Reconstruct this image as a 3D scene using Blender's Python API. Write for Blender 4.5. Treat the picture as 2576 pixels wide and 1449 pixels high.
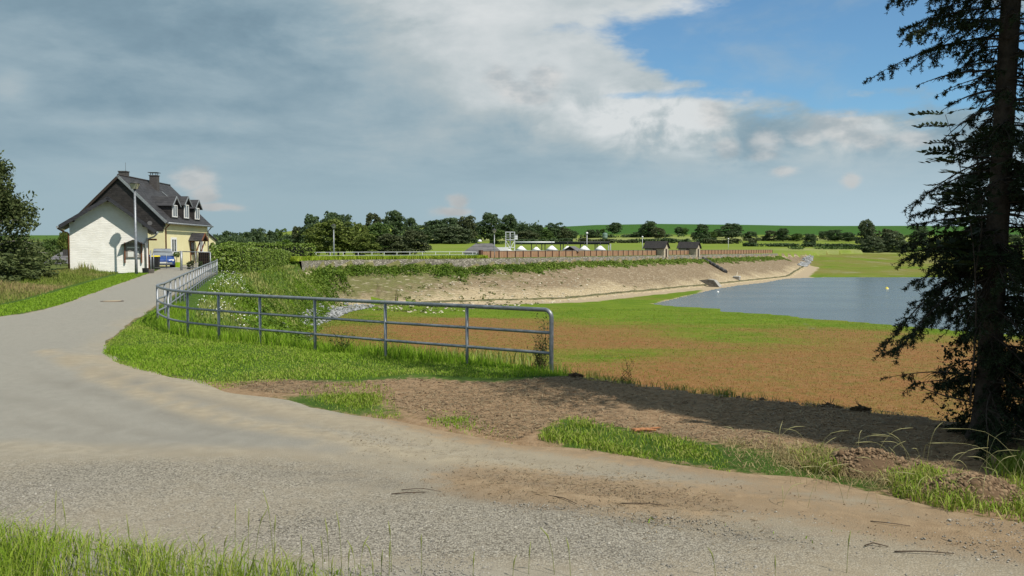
import bpy, bmesh, math, random
import numpy as np
from mathutils import Vector, Matrix
from mathutils.geometry import delaunay_2d_cdt

R = math.radians
scene = bpy.context.scene
for o in list(bpy.data.objects):
    bpy.data.objects.remove(o)
COL = scene.collection

# ------------------------------------------------------------------ camera
EYE, F, HZ, CX, CY = 2.06, 2168.0, 625.5, 1288.0, 724.5      # metres; the rest in pixels of a 2576-wide picture
PITCH = math.atan((CY - HZ) / F)
cam = bpy.data.cameras.new('camera')
cam.sensor_width = 36.0
cam.lens = F / 2576.0 * 36.0
cam.clip_start, cam.clip_end = 0.1, 6000
camo = bpy.data.objects.new('camera', cam)
camo.location = (0, 0, EYE)
camo.rotation_euler = (math.pi / 2 - PITCH, 0, 0)
COL.objects.link(camo)
scene.camera = camo

# ------------------------------------------------------------------ sun, sky, exposure
SUN_AZ, SUN_EL = R(129.0), R(53.0)          # azimuth clockwise from +Y
sunv = Vector((math.sin(SUN_AZ) * math.cos(SUN_EL), math.cos(SUN_AZ) * math.cos(SUN_EL), math.sin(SUN_EL)))
sl = bpy.data.lights.new('sun', 'SUN')
sl.energy, sl.angle, sl.color = 4.9, R(0.53), (1.0, 0.945, 0.84)
so = bpy.data.objects.new('sun', sl)
so.rotation_euler = sunv.to_track_quat('Z', 'Y').to_euler()
so.location = (20, -30, 60)
COL.objects.link(so)
scene.view_settings.view_transform = 'Standard'
scene.view_settings.look = 'None'
scene.view_settings.exposure = 0.08
scene.view_settings.gamma = 1.0
scene.cycles.max_bounces = 5
scene.cycles.diffuse_bounces = 2
scene.cycles.glossy_bounces = 2
scene.cycles.transmission_bounces = 4
scene.cycles.transparent_max_bounces = 8
scene.cycles.use_denoising = True


class NT:
    """small node-tree helper: v() makes a value usable as input, m() a math node"""
    def __init__(self, tree):
        self.t = tree
    def n(self, kind, **kw):
        nd = self.t.nodes.new(kind)
        for k, v in kw.items():
            setattr(nd, k, v)
        return nd
    def put(self, sock, val):
        if isinstance(val, bpy.types.NodeSocket):
            self.t.links.new(val, sock)
        elif val is not None:
            if sock.type == 'RGBA' and isinstance(val, (tuple, list)) and len(val) == 3:
                val = (*val, 1.0)
            sock.default_value = val
    def m(self, op, a, b=None, c=None, clamp=False):
        nd = self.n('ShaderNodeMath', operation=op)
        nd.use_clamp = clamp
        for i, x in enumerate((a, b, c)):
            if x is not None:
                self.put(nd.inputs[i], x)
        return nd.outputs[0]
    def add(self, a, b): return self.m('ADD', a, b)
    def sub(self, a, b): return self.m('SUBTRACT', a, b)
    def mul(self, a, b): return self.m('MULTIPLY', a, b)
    def ss(self, x, lo, hi, a=0.0, b=1.0):
        nd = self.n('ShaderNodeMapRange', interpolation_type='SMOOTHSTEP')
        for i, q in enumerate((x, lo, hi, a, b)):
            self.put(nd.inputs[i], q)
        return nd.outputs[0]
    def lin(self, x, lo, hi, a=0.0, b=1.0):
        nd = self.n('ShaderNodeMapRange')
        for i, q in enumerate((x, lo, hi, a, b)):
            self.put(nd.inputs[i], q)
        return nd.outputs[0]
    def mix(self, f, a, b, blend='MIX'):
        nd = self.n('ShaderNodeMix', data_type='RGBA', blend_type=blend)
        self.put(nd.inputs[0], f)
        self.put(nd.inputs[6], a)
        self.put(nd.inputs[7], b)
        return nd.outputs[2]
    def noise(self, vec, scale, detail=4.0, rough=0.55, dist=0.0, color=False):
        nd = self.n('ShaderNodeTexNoise')
        if vec is not None:
            self.put(nd.inputs['Vector'], vec)
        self.put(nd.inputs['Scale'], scale)
        self.put(nd.inputs['Detail'], detail)
        self.put(nd.inputs['Roughness'], rough)
        self.put(nd.inputs['Distortion'], dist)
        return nd.outputs['Color' if color else 'Fac']
    def voro(self, vec, scale, feature='F1', out='Distance', rnd=1.0):
        nd = self.n('ShaderNodeTexVoronoi', feature=feature)
        if vec is not None:
            self.put(nd.inputs['Vector'], vec)
        self.put(nd.inputs['Scale'], scale)
        self.put(nd.inputs['Randomness'], rnd)
        return nd.outputs[out]
    def vscale(self, vec, s):
        nd = self.n('ShaderNodeVectorMath', operation='MULTIPLY')
        self.put(nd.inputs[0], vec)
        nd.inputs[1].default_value = s
        return nd.outputs[0]
    def xyz(self, vec):
        nd = self.n('ShaderNodeSeparateXYZ')
        self.put(nd.inputs[0], vec)
        return nd.outputs
    def attr(self, name):
        return self.n('ShaderNodeAttribute', attribute_name=name)


def build_world():
    w = bpy.data.worlds.new('World')
    scene.world = w
    w.use_nodes = True
    w.cycles.sampling_method = 'NONE'
    t = w.node_tree
    t.nodes.clear()
    k = NT(t)
    out = k.n('ShaderNodeOutputWorld')
    bg = k.n('ShaderNodeBackground')
    t.links.new(bg.outputs[0], out.inputs[0])
    STR = 0.1
    bg.inputs[1].default_value = STR
    sky = k.n('ShaderNodeTexSky', sky_type='NISHITA')
    sky.sun_disc = False
    sky.sun_elevation, sky.sun_rotation = SUN_EL, SUN_AZ
    sky.altitude = 400
    sky.air_density, sky.dust_density, sky.ozone_density = 1.0, 0.6, 2.0
    d = k.n('ShaderNodeTexCoord').outputs['Generated']
    x, y, z = k.xyz(d)
    zc = k.m('MAXIMUM', z, 0.0)
    yy = k.m('MAXIMUM', y, 0.03)
    U = k.m('DIVIDE', x, yy)
    V = k.m('DIVIDE', zc, yy)
    # a flat cloud deck seen in perspective: features shrink towards the horizon
    den = k.add(zc, 0.16)
    cv = k.n('ShaderNodeCombineXYZ')
    k.put(cv.inputs[0], k.m('DIVIDE', x, den))
    k.put(cv.inputs[1], k.m('DIVIDE', y, den))
    k.put(cv.inputs[2], k.mul(zc, 2.0))
    dv = cv.outputs[0]
    n1 = k.noise(dv, 0.55, 6, 0.56, 0.3)
    n2 = k.noise(dv, 1.7, 6, 0.6, 0.2)
    dd = k.vscale(d, (1.0, 1.0, 2.0))
    n3 = k.noise(dd, 16.0, 6, 0.62, 0.4)
    n4 = k.noise(dd, 5.0, 5, 0.55, 0.3)
    wc = k.xyz(k.noise(dd, 4.5, 6, .6, 0.2, color=True))
    wn = [k.mul(k.sub(wc[0], .5), 2.4), k.mul(k.sub(wc[1], .5), 2.4)]
    fc = k.xyz(k.noise(dd, 26.0, 5, .62, 0.0, color=True))
    fn = [k.mul(k.sub(fc[0], .5), 1.6), k.mul(k.sub(fc[1], .5), 1.6)]
    def px(a, b):
        return (a - CX) / F, (HZ - b) / F
    def gauss(a, b, ra, rb, wob=0.0):
        cu, cvv = px(a, b)
        du = k.mul(k.sub(U, cu), F / ra)
        dw = k.mul(k.sub(V, cvv), F / rb)
        if wob:
            du = k.add(du, k.mul(wn[0], wob))
            dw = k.add(dw, k.mul(wn[1], wob))
        q = k.add(k.mul(du, du), k.mul(dw, dw))
        return k.m('EXPONENT', k.mul(q, -1.0))
    S = lambda *a: a[0] if len(a) == 1 else k.add(a[0], S(*a[1:]))
    # brightness of the cloud layer
    deck = S(k.mul(gauss(1330, 110, 540, 200, 0.9), 1.0), k.mul(gauss(1050, 50, 260, 100, .9), .3), k.mul(gauss(1620, 60, 230, 110, .9), .35), k.mul(gauss(1790, 20, 130, 26, .6), .8))
    dark = S(gauss(380, 70, 520, 150, 1.4), k.mul(gauss(150, 300, 420, 110, 1.2), .22), k.mul(gauss(900, 330, 420, 70, 1.2), .34),
             k.mul(gauss(1250, 400, 380, 60, 1.0), .20))
    streak = S(k.mul(gauss(320, 305, 360, 26, 1.0), .45), k.mul(gauss(200, 190, 330, 50, 1.2), .22), k.mul(gauss(1060, 345, 120, 40, .8), .30),
               k.mul(gauss(1650, 300, 260, 60, .9), .32), k.mul(gauss(20, 220, 60, 60, .8), .35))
    bank = S(gauss(1900, 330, 430, 95, .9), k.mul(gauss(1560, 300, 260, 70, .8), .6), k.mul(gauss(2330, 330, 260, 70, .8), .7))
    bil = k.ss(k.noise(k.vscale(d, (1, 1, 1.5)), 13.0, 6, .58, .5), .36, .66)
    B = S(0.44, k.mul(bank, k.add(.06, k.mul(k.sub(bil, .35), .46))), k.mul(deck, .44), k.mul(dark, -0.34), k.mul(streak, .55), k.mul(k.sub(n1, .5), 0.75), k.mul(k.sub(n2, .5), 0.60), k.mul(k.sub(n3, .5), 0.20))
    # towards the horizon the layer turns into even blue-grey air
    B = k.add(B, k.mul(k.ss(y, 0.15, -0.25), .10))  # cloud layer behind the camera lifted evenly, added as fill for shaded walls
    low = k.ss(zc, 0.0, 0.11)
    B = k.add(k.mul(B, low), k.mul(k.sub(1.0, low), k.add(0.47, k.mul(k.sub(n1, .5), .18))))
    # small bright heaps
    puffs = [(1262, 200, 44, 34), (1300, 232, 50, 34), (1372, 205, 46, 36), (1340, 250, 60, 22), (495, 448, 56, 30), (520, 490, 40, 26), (545, 522, 62, 10),
             (1150, 508, 26, 18), (1140, 534, 40, 12), (2110, 318, 80, 46), (2030, 345, 60, 26), (1930, 362, 46, 30), (1920, 390, 40, 18), (2180, 350, 60, 34),
             (1975, 432, 44, 14), (2140, 455, 24, 18), (1830, 372, 34, 26), (1790, 285, 50, 40), (2290, 350, 60, 26), (1870, 235, 60, 16)]
    pf = None
    for a, b, ra, rb in puffs:
        cu, cvv = px(a, b)
        du = k.add(k.mul(k.sub(U, cu), F / ra), k.add(fn[0], k.mul(wn[0], .25)))
        dw = k.add(k.mul(k.sub(V, cvv), F / rb), k.add(fn[1], k.mul(wn[1], .25)))
        g = k.m('EXPONENT', k.mul(k.add(k.mul(du, du), k.mul(dw, dw)), -1.0))
        pf = g if pf is None else k.m('MAXIMUM', pf, g)
    pm = k.ss(k.add(pf, k.mul(k.sub(n3, .5), 0.7)), 0.10, 0.85)
    pshade = k.ss(k.noise(dd, 20.0, 4, .55), .38, .62)
    # blue gap
    hole = S(gauss(2120, 95, 400, 150, 0.8), k.mul(gauss(2500, 190, 330, 120, .8), .9), k.mul(gauss(1800, 150, 170, 80, .8), .7),
             k.mul(gauss(2200, 262, 150, 22, .8), .35), k.mul(gauss(1620, 245, 150, 16, 1.), .45))
    behind = k.ss(y, 0.15, -0.25)
    hole = k.add(hole, k.mul(behind, k.ss(n1, .5, .62)))
    cover = k.sub(1.0, k.ss(k.sub(hole, k.mul(k.sub(n2, .5), 1.3)), 0.28, 0.62))
    wisp = k.ss(k.add(n4, k.mul(k.sub(n3, .5), .3)), .50, .74)
    cover = k.m('MAXIMUM', cover, k.mul(wisp, .34))
    cover = k.add(k.mul(cover, .93), .03)
    ramp = k.n('ShaderNodeValToRGB')
    cr = ramp.color_ramp
    cols = [(0.0, (.138, .215, .272)), (.25, (.212, .308, .368)), (.45, (.300, .395, .445)), (.68, (.420, .482, .500)), (1.0, (.665, .69, .69))]
    cr.elements[0].position, cr.elements[0].color = cols[0][0], (*cols[0][1], 1)
    cr.elements[1].position, cr.elements[1].color = cols[-1][0], (*cols[-1][1], 1)
    for p_, c_ in cols[1:-1]:
        e = cr.elements.new(p_)
        e.color = (*c_, 1)
    k.put(ramp.inputs[0], B)
    cloud = ramp.outputs[0]
    # air near the horizon, paler to the sunny side
    air = k.mix(k.ss(U, -.30, .42), (.310, .420, .478), (.430, .560, .640))
    cloud = k.mix(k.ss(zc, 0.14, 0.01), cloud, air)
    cloud = k.mix(k.mul(pm, .62), cloud, k.mix(pshade, (.36, .40, .42), (.66, .645, .62)))
    # the small heaps on the far side are seen through haze and turn pinkish grey
    cloud = k.mix(k.mul(k.mul(pm, k.ss(zc, .11, .03)), .75), cloud, (.43, .42, .415))
    blue = k.n('ShaderNodeMix', data_type='RGBA', blend_type='MULTIPLY')
    blue.inputs[0].default_value = 1.0
    k.put(blue.inputs[6], sky.outputs[0])
    blue.inputs[7].default_value = (.74, 1.06, 1.17, 1)
    cs = k.n('ShaderNodeVectorMath', operation='SCALE')
    k.put(cs.inputs[0], cloud)
    cs.inputs[3].default_value = 1.0 / STR
    fin = k.mix(cover, blue.outputs[2], cs.outputs[0])
    t.links.new(fin, bg.inputs[0])
build_world()

# ------------------------------------------------------------------ geometry of the view -> places on the ground
CP, SP = math.cos(PITCH), math.sin(PITCH)
def ray(px, py):
    u, v = (px - CX) / F, (CY - py) / F
    return Vector((u, CP + v * SP, -SP + v * CP))
def at(px, py, d):
    """the point seen at px,py that lies d metres ahead"""
    q = ray(px, py)
    return q * (d / q.y) + Vector((0, 0, EYE))
def onz(px, py, z=0.0):
    q = ray(px, py)
    return q * ((z - EYE) / q.z) + Vector((0, 0, EYE))
def ss(a, b, x):
    t = np.clip((np.asarray(x, float) - a) / (b - a), 0, 1)
    return t * t * (3 - 2 * t)

rng = np.random.default_rng(7)
random.seed(7)
# ------------------------------------------------------------------ terrain heights
def plateau(X, Y):
    p = np.interp(Y, [0, 20, 32, 45, 60, 76, 100, 130], [0, 0, .12, .32, .55, .78, .68, .66])
    return p * ss(12, -8, X - (Y - 40) * .3)

WL = -5.35
# dam crest line (waterside foot of the parapet)
DAM0, DAM1 = np.array([-4.7, 130.0]), np.array([79.8, 265.0])
DDIR = (DAM1 - DAM0) / np.linalg.norm(DAM1 - DAM0)
DNRM = np.array([DDIR[1], -DDIR[0]])                       # towards the water
def dampt(t, w=0.0):
    return DAM0 + DDIR * t + DNRM * w
# rim of the basin: x, y, height, dam weight
RIM = [(60, 1, 0, 0), (22, 8.2, 0, 0), (12, 9.6, 0, 0)]
for px, py in [(2450, 1062), (2300, 1040), (2120, 1020), (1900, 1000), (1700, 975), (1480, 950)]:
    q = onz(px, py, 0.02)
    RIM.append((q.x, q.y, 0, 0))
FENCE_PX = [(1387, 938), (1175, 918), (970, 899), (793, 881), (655, 867), (551, 856), (473, 846), (424, 834), (397, 815)]
fence_base = [onz(a, b, 0.0) for a, b in FENCE_PX]
for q in fence_base[1:7]:
    RIM.append((q.x + .25, q.y + .55, 0, 0))
RIM += [(-9.4, 23.0, .0, 0), (-9.9, 26, .02, 0), (-12.2, 33, .05, 0), (-15.6, 43.5, .12, 0), (-20.3, 60, .2, 0), (-22.2, 72, .2, 0), (-24.6, 88, .15, .1), (-26.2, 101, .3, .4),
        (-26.3, 108, .5, .75), (-24.2, 114, .6, 1), (-19.5, 119, .64, 1), (-12.5, 124.4, .65, 1)]
for t in (0, 25, 50, 75, 100, 125, 150, 159.3):
    q = dampt(t, .35)
    RIM.append((q[0], q[1], .66, 1))
RIM += [(92, 280, .5, .6), (112, 318, .1, .0), (160, 352, .0, 0), (260, 362, 0, 0), (420, 350, 0, 0), (600, 250, 0, 0), (500, 20, 0, 0)]
RIMA = np.array(RIM, float)

def poly_sd(X, Y, P, closed=True, extra=None):
    """signed distance (positive inside) to polygon P, with values interpolated at the nearest rim point"""
    n = len(P)
    best = np.full(X.shape, 1e18)
    ex = None if extra is None else np.zeros((extra.shape[1],) + X.shape)
    inside = np.zeros(X.shape, bool)
    for i in range(n if closed else n - 1):
        ax, ay = P[i]
        bx, by = P[(i + 1) % n]
        dx, dy = bx - ax, by - ay
        t = np.clip(((X - ax) * dx + (Y - ay) * dy) / (dx * dx + dy * dy + 1e-12), 0, 1)
        d2 = (X - ax - t * dx) ** 2 + (Y - ay - t * dy) ** 2
        m = d2 < best
        best = np.where(m, d2, best)
        if ex is not None:
            j = (i + 1) % n
            for c in range(extra.shape[1]):
                ex[c] = np.where(m, extra[i, c] * (1 - t) + extra[j, c] * t, ex[c])
        if closed:
            cond = (ay > Y) != (by > Y)
            with np.errstate(divide='ignore', invalid='ignore'):
                xi = ax + (Y - ay) * dx / (dy if abs(dy) > 1e-12 else 1e-12)
            inside ^= cond & (X < xi)
    d = np.sqrt(best)
    return np.where(inside, d, -d), ex

LAKE_PX = [(1644, 765), (1695, 770), (1812, 776), (1811, 783), (1888, 787), (1981, 793), (2031, 801), (2107, 805), (2236, 816.5), (2420, 832), (2700, 850), (3300, 860),
           (3300, 700), (2700, 697), (2400, 697.6), (2236, 697.6), (2079, 697.6), (1978, 701), (1925, 711), (1860, 718), (1815, 725), (1798, 728), (1720, 747)]
LAKE = np.array([onz(a, b, WL)[:2] for a, b in LAKE_PX])

_r = np.random.RandomState(3)
_W = [(_r.uniform(0, 6.28), _r.uniform(0, 6.28)) for _ in range(24)]
def vnoise(X, Y, scale, seed=0, octs=3):
    """cheap smooth noise of sines, about -1..1"""
    o = 0
    a = 1.0
    tot = 0
    for i in range(octs):
        for j in range(3):
            th, ph = _W[(seed * 5 + i * 3 + j) % 24]
            o = o + a * np.sin((X * math.cos(th) + Y * math.sin(th)) * scale * (1.7 ** i) * (1 + .23 * j) + ph * 7 + 1.3 * np.sin((X * math.sin(th) - Y * math.cos(th)) * scale * .6 * (1.7 ** i) + ph))
            tot += a
        a *= .55
    return o / tot * 1.6

YD = np.array([100, 200, 250, 330, 450, 600, 800, 1000, 1300, 2500])
YR = np.array([642, 639, 636.5, 629, 613, 599, 578, 567, 572, 590])       # right: fields rising to a crest
YL = np.array([665, 660, 655, 648, 638, 625, 606, 598, 592, 588])       # left: lower ground, far hills
CRX = [-3000, 300, 480, 560, 760, 1300, 1400, 1500, 1650, 2000, 2300, 2600, 6000]
CRD = [6, 3, 8, 8, 0, 6, 4, -1, -4, 1, 1, 3, 8]                              # crest line up and down
def far_h(X, Y):
    d = np.sqrt(X * X + Y * Y)
    px = CX + F * X / np.maximum(Y, 1.0)
    dd = np.maximum(Y, .35 * d)
    wr = ss(420, 1000, px)
    yp = np.interp(dd, YD, YR) * wr + np.interp(dd, YD, YL) * (1 - wr)
    yp = yp + np.interp(px, CRX, CRD) * ss(400, 1000, dd)
    return EYE + (HZ - yp) / F * dd + .25 * vnoise(X, Y, .02, 1) * ss(200, 500, dd)

def height(X, Y, full=False):
    X = np.asarray(X, float)
    Y = np.asarray(Y, float)
    s, ex = poly_sd(X, Y, RIMA[:, :2], True, RIMA[:, 2:])
    eh, dam = ex
    d = np.hypot(X, Y)
    # ---- outside the basin
    p = plateau(X, Y)
    so_ = np.maximum(-s, 0)
    p = p + (eh - p) * np.exp(-so_ / 2.2) * ss(14, 30, Y)
    xl = np.interp(Y, [0, 26, 40, 57, 66, 90, 115], [-14, -20.5, -24.5, -31.5, -37.5, -39, -40])
    p = p - 4.6 * ss(0, -11, X - xl) * ss(-10, 12, Y)
    wf = ss(6, 60, so_) * ss(105, 190, d)
    wf = np.maximum(wf, ss(200, 320, d))
    fh = far_h(X, Y)
    hout = p * (1 - wf) + fh * wf
    # small unevenness close by
    hout = hout + .025 * vnoise(X, Y, 1.1, 2) * ss(60, 20, d) * ss(-.2, 1.0, so_ + .4)
    # ---- inside
    sdl, _ = poly_sd(X, Y, LAKE)
    o = np.maximum(-sdl, 0)
    b = WL + np.where(sdl > 0, -np.minimum(sdl * .03, .9) - .02, .008 + .012 * o)
    b = b + np.maximum(Y - 221, 0) * .040 * ss(0, 5, o) 
    b = b + .05 * vnoise(X, Y, .09, 4) * ss(1, 12, o)
    si = np.maximum(s, 0)
    bank = eh - .06 - .16 * np.minimum(si, 1.2) - (.60 + .32 * ss(32, 52, Y) + .55 * ss(55, 74, Y)) * np.maximum(si - 1.2, 0) + .10 * vnoise(X, Y, .5, 5) * ss(1, 4, si)
    dmb = eh - .04 * np.minimum(si, 1.3) - .95 * ss(1.3, 1.5, si) - .345 * np.maximum(si - 1.5, 0)
    hb = bank * (1 - dam) + dmb * dam
    kk = .35
    e = np.clip(.5 + .5 * (hb - b) / kk, 0, 1)
    hin = b * (1 - e) + hb * e + kk * e * (1 - e) * .8
    hin = np.where(Y > 330, np.maximum(hin, b), hin)
    h = np.where(s > 0, hin, hout)
    if full:
        return h, s, dam, b, hb, wf, sdl
    return h
def gh(x, y):
    return float(height(np.array([x]), np.array([y]))[0])
def on_ground(px, py, d0=3.0, d1=900.0):
    """walk along the view ray until it meets the terrain"""
    q = ray(px, py)
    ds = np.exp(np.linspace(math.log(d0), math.log(d1), 3000))
    X, Y, Z = q.x / q.y * ds, ds, EYE + q.z / q.y * ds
    below = np.nonzero(Z < height(X, Y))[0]
    i = below[0] if len(below) else -1
    return Vector((X[i], Y[i], Z[i]))

# ------------------------------------------------------------------ object helpers
def tag(o, label=None, cat=None, group=None, kind=None):
    if label: o['label'] = label
    if cat: o['category'] = cat
    if group: o['group'] = group
    if kind: o['kind'] = kind
    return o
def empty(name, loc, rz=0.0, label=None, cat=None, group=None):
    o = bpy.data.objects.new(name, None)
    o.empty_display_size = .3
    o.location = loc
    o.rotation_euler = (0, 0, rz)
    COL.objects.link(o)
    return tag(o, label, cat, group)
def link(name, me, parent=None):
    o = bpy.data.objects.new(name, me)
    COL.objects.link(o)
    if parent is not None:
        o.parent = parent
    return o
def np_mesh(name, V, faces_flat, loop_tot, mats, colors=None, smooth=False, mat_idx=None):
    """fast mesh from numpy arrays; colors: (nverts,4) point attribute 'col'"""
    me = bpy.data.meshes.new(name)
    V = np.ascontiguousarray(V, np.float32)
    faces_flat = np.ascontiguousarray(faces_flat, np.int32)
    loop_tot = np.ascontiguousarray(loop_tot, np.int32)
    me.vertices.add(len(V))
    me.vertices.foreach_set('co', V.ravel())
    me.loops.add(len(faces_flat))
    me.loops.foreach_set('vertex_index', faces_flat)
    me.polygons.add(len(loop_tot))
    st = np.zeros(len(loop_tot), np.int32)
    st[1:] = np.cumsum(loop_tot)[:-1]
    me.polygons.foreach_set('loop_start', st)
    me.polygons.foreach_set('loop_total', loop_tot)
    if mat_idx is not None:
        me.polygons.foreach_set('material_index', np.ascontiguousarray(mat_idx, np.int32))
    me.update(calc_edges=True)
    if smooth:
        me.polygons.foreach_set('use_smooth', np.ones(len(loop_tot), bool))
    for m in (mats if isinstance(mats, (list, tuple)) else [mats]):
        me.materials.append(m)
    if colors is not None:
        a = me.color_attributes.new('col', 'FLOAT_COLOR', 'POINT')
        a.data.foreach_set('color', np.ascontiguousarray(colors, np.float32).ravel())
    return me
def quads(V, Q, mats, name='m', colors=None, smooth=False):
    Q = np.asarray(Q)
    return np_mesh(name, V, Q.ravel(), np.full(len(Q), Q.shape[1]), mats, colors, smooth)

def mat(name, build, rough=.8):
    m = bpy.data.materials.new(name)
    m.use_nodes = True
    t = m.node_tree
    bs = t.nodes['Principled BSDF']
    bs.inputs['Roughness'].default_value = rough
    bs.inputs['Specular IOR Level'].default_value = .25
    k = NT(t)
    k.bsdf = bs
    k.pos = k.n('ShaderNodeNewGeometry').outputs['Position']
    k.tc = k.n('ShaderNodeTexCoord')
    def bump(h, strength=.5, dist=.02):
        b = k.n('ShaderNodeBump')
        b.inputs['Strength'].default_value = strength
        b.inputs['Distance'].default_value = dist
        k.put(b.inputs['Height'], h)
        t.links.new(b.outputs[0], bs.inputs['Normal'])
    k.bump = bump
    k.col = lambda c: k.put(bs.inputs['Base Color'], c)
    build(k)
    return m
def plain(name, rgb, rough=.7, metal=0.0, var=.15, scale=6.0, spec=.3, bump=0.0):
    def b(k):
        n = k.noise(k.pos, scale, 5, .6)
        c1 = tuple(x * (1 - var) for x in rgb)
        c2 = tuple(min(1, x * (1 + var)) for x in rgb)
        k.col(k.mix(k.ss(n, .3, .7), c1, c2))
        k.bsdf.inputs['Metallic'].default_value = metal
        k.bsdf.inputs['Specular IOR Level'].default_value = spec
        k.put(k.bsdf.inputs['Roughness'], k.lin(n, .3, .7, rough - .08, min(1, rough + .08)))
        if bump:
            k.bump(k.noise(k.pos, scale * 4, 4, .6), bump, .01)
    return mat(name, b, rough)

# ------------------------------------------------------------------ ground materials
def m_ground(k):
    a = k.attr('col')
    r, g, b = k.n('ShaderNodeSeparateColor'), None, None
    k.put(r.inputs[0], a.outputs['Color'])
    dirt, dry, lush = r.outputs[0], r.outputs[1], r.outputs[2]
    n1 = k.noise(k.pos, .9, 6, .62)
    n2 = k.noise(k.pos, 7.0, 6, .68)
    n3 = k.noise(k.pos, 45.0, 4, .7)
    grass = k.mix(k.ss(n1, .35, .65), (.050, .105, .014), (.085, .150, .020))
    grass = k.mix(k.mul(dry, .9), grass, k.mix(n2, (.16, .125, .055), (.20, .20, .07)))
    grass = k.mix(k.ss(n3, .35, .75), k.mix(.5, grass, (.03, .045, .012)), grass)
    soil = k.mix(k.ss(n2, .30, .70), (.200, .126, .068), (.335, .232, .142))
    soil = k.mix(k.ss(n1, .45, .70), soil, (.275, .190, .115))
    soil = k.mix(k.ss(n3, .62, .78), soil, (.40, .32, .22))
    soil = k.mix(k.ss(n3, .42, .28), soil, (.075, .052, .036))
    f = k.ss(k.add(dirt, k.mul(k.sub(n2, .5), .9)), .38, .62)
    k.col(k.mix(f, grass, soil))
    k.bump(k.add(k.mul(n2, .8), k.mul(n3, .35)), .9, .06)
    k.bsdf.inputs['Specular IOR Level'].default_value = .1
GROUND = mat('ground_soil_grass', m_ground, .95)

def m_basin(k):
    a = k.n('ShaderNodeSeparateColor')
    k.put(a.inputs[0], k.attr('col').outputs['Color'])
    orange, beach, far = a.outputs
    p = k.vscale(k.pos, (1, 1, .2))
    n1 = k.noise(p, .045, 6, .62, .6)
    n2 = k.noise(k.vscale(p, (.55, 1, 1)), .32, 7, .68, .4)
    n3 = k.noise(p, 2.4, 6, .75)
    n5 = k.noise(p, .9, 5, .7)
    green = k.mix(k.ss(n2, .3, .7), (.080, .145, .008), (.140, .200, .016))
    green = k.mix(k.ss(n3, .50, .75), green, (.175, .195, .045))
    green = k.mix(k.mul(k.ss(n5, .55, .70), .5), green, (.10, .10, .035))
    green = k.mix(k.mul(k.ss(n1, .52, .66), .55), green, (.170, .150, .035))
    red = k.mix(k.ss(n2, .3, .7), (.265, .102, .050), (.215, .116, .044))
    red = k.mix(k.ss(n3, .45, .72), red, (.290, .140, .075))
    red = k.mix(k.ss(n3, .44, .25), red, (.095, .095, .020))
    red = k.mix(k.mul(k.ss(n5, .46, .66), .6), red, (.130, .125, .028))
    fo = k.ss(k.add(orange, k.add(k.mul(k.sub(n1, .5), 1.5), k.add(k.mul(k.sub(n2, .5), 1.1), k.mul(k.sub(n5, .5), .6)))), .20, .86)
    c = k.mix(k.mul(fo, .84), green, red)
    c = k.mix(k.mul(far, k.ss(n1, .3, .6)), c, (.165, .155, .040))
    c = k.mix(k.mul(far, k.ss(k.add(k.mul(n2, .6), k.mul(n1, .5)), .58, .70)), c, (.22, .22, .12))
    bs = k.mix(n3, (.30, .235, .155), (.44, .355, .245))
    sp_ = k.attr('col').outputs['Alpha']
    bs = k.mix(sp_, (.17, .155, .10), bs)
    fb = k.ss(k.add(beach, k.mul(k.sub(n2, .5), .8)), .40, .60)
    c = k.mix(fb, c, bs)
    k.col(c)
    k.bump(k.add(n3, k.mul(n5, 1.5)), .9, .15)
    k.bsdf.inputs['Specular IOR Level'].default_value = .08
BASIN = mat('basin_meadow', m_basin, .95)

def m_dam(k):
    a = k.n('ShaderNodeSeparateColor')
    k.put(a.inputs[0], k.attr('col').outputs['Color'])
    up, left, tl = a.outputs                    # 0 at the toe .. 1 at the top; left end; along the dam
    p = k.pos
    # courses of laid stone: long across the slope, thin down it
    cb = k.n('ShaderNodeCombineXYZ')
    k.put(cb.inputs[0], k.mul(tl, 400.0))
    k.put(cb.inputs[1], k.mul(up, 17.0))
    q = cb.outputs[0]
    n1 = k.noise(p, .10, 5, .6)
    n2 = k.noise(p, .6, 6, .65)
    st = k.voro(k.vscale(q, (1.5, 3.2, 1)), 1.0, 'F1', 'Color')
    ed = k.voro(k.vscale(q, (1.5, 3.2, 1)), 1.0, 'DISTANCE_TO_EDGE', 'Distance')
    sv = k.n('ShaderNodeSeparateColor')
    k.put(sv.inputs[0], st)
    lines = k.ss(k.m('FRACT', k.add(k.mul(up, 22.0), k.mul(k.sub(n2, .5), 1.2))), .25, .75)
    bare = k.mix(sv.outputs[0], (.42, .330, .205), (.52, .425, .285))
    brown = k.mix(sv.outputs[0], (.215, .158, .100), (.290, .222, .148))
    c = k.mix(k.ss(k.add(up, k.mul(k.sub(n1, .5), .8)), .06, .40), bare, brown)
    c = k.mix(k.mul(lines, .35), c, k.mix(.5, c, (.085, .075, .03)))
    weeds = k.mix(n2, (.085, .11, .025), (.18, .175, .07))
    fw = k.ss(k.add(k.add(k.mul(up, .60), k.mul(left, .66)), k.add(k.mul(k.sub(n2, .5), 1.1), k.mul(k.sub(n1, .5), .5))), .46, .84)
    c = k.mix(k.mul(fw, .85), c, weeds)
    c = k.mix(k.mul(k.ss(sv.outputs[1], .86, .92), .35), c, (.50, .43, .32))
    c = k.mix(k.mul(k.ss(ed, .09, .0), .6), c, (.09, .07, .045))
    # straw-coloured line of stones just below the weeds at the top
    c = k.mix(k.mul(k.mul(k.ss(up, .80, .84), k.ss(up, .90, .86)), k.ss(n2, .40, .55)), c, (.50, .43, .29))
    k.col(c)
    k.bump(k.add(k.mul(k.ss(ed, 0, .2), .6), n2), .8, .12)
    k.bsdf.inputs['Specular IOR Level'].default_value = .1
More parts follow.
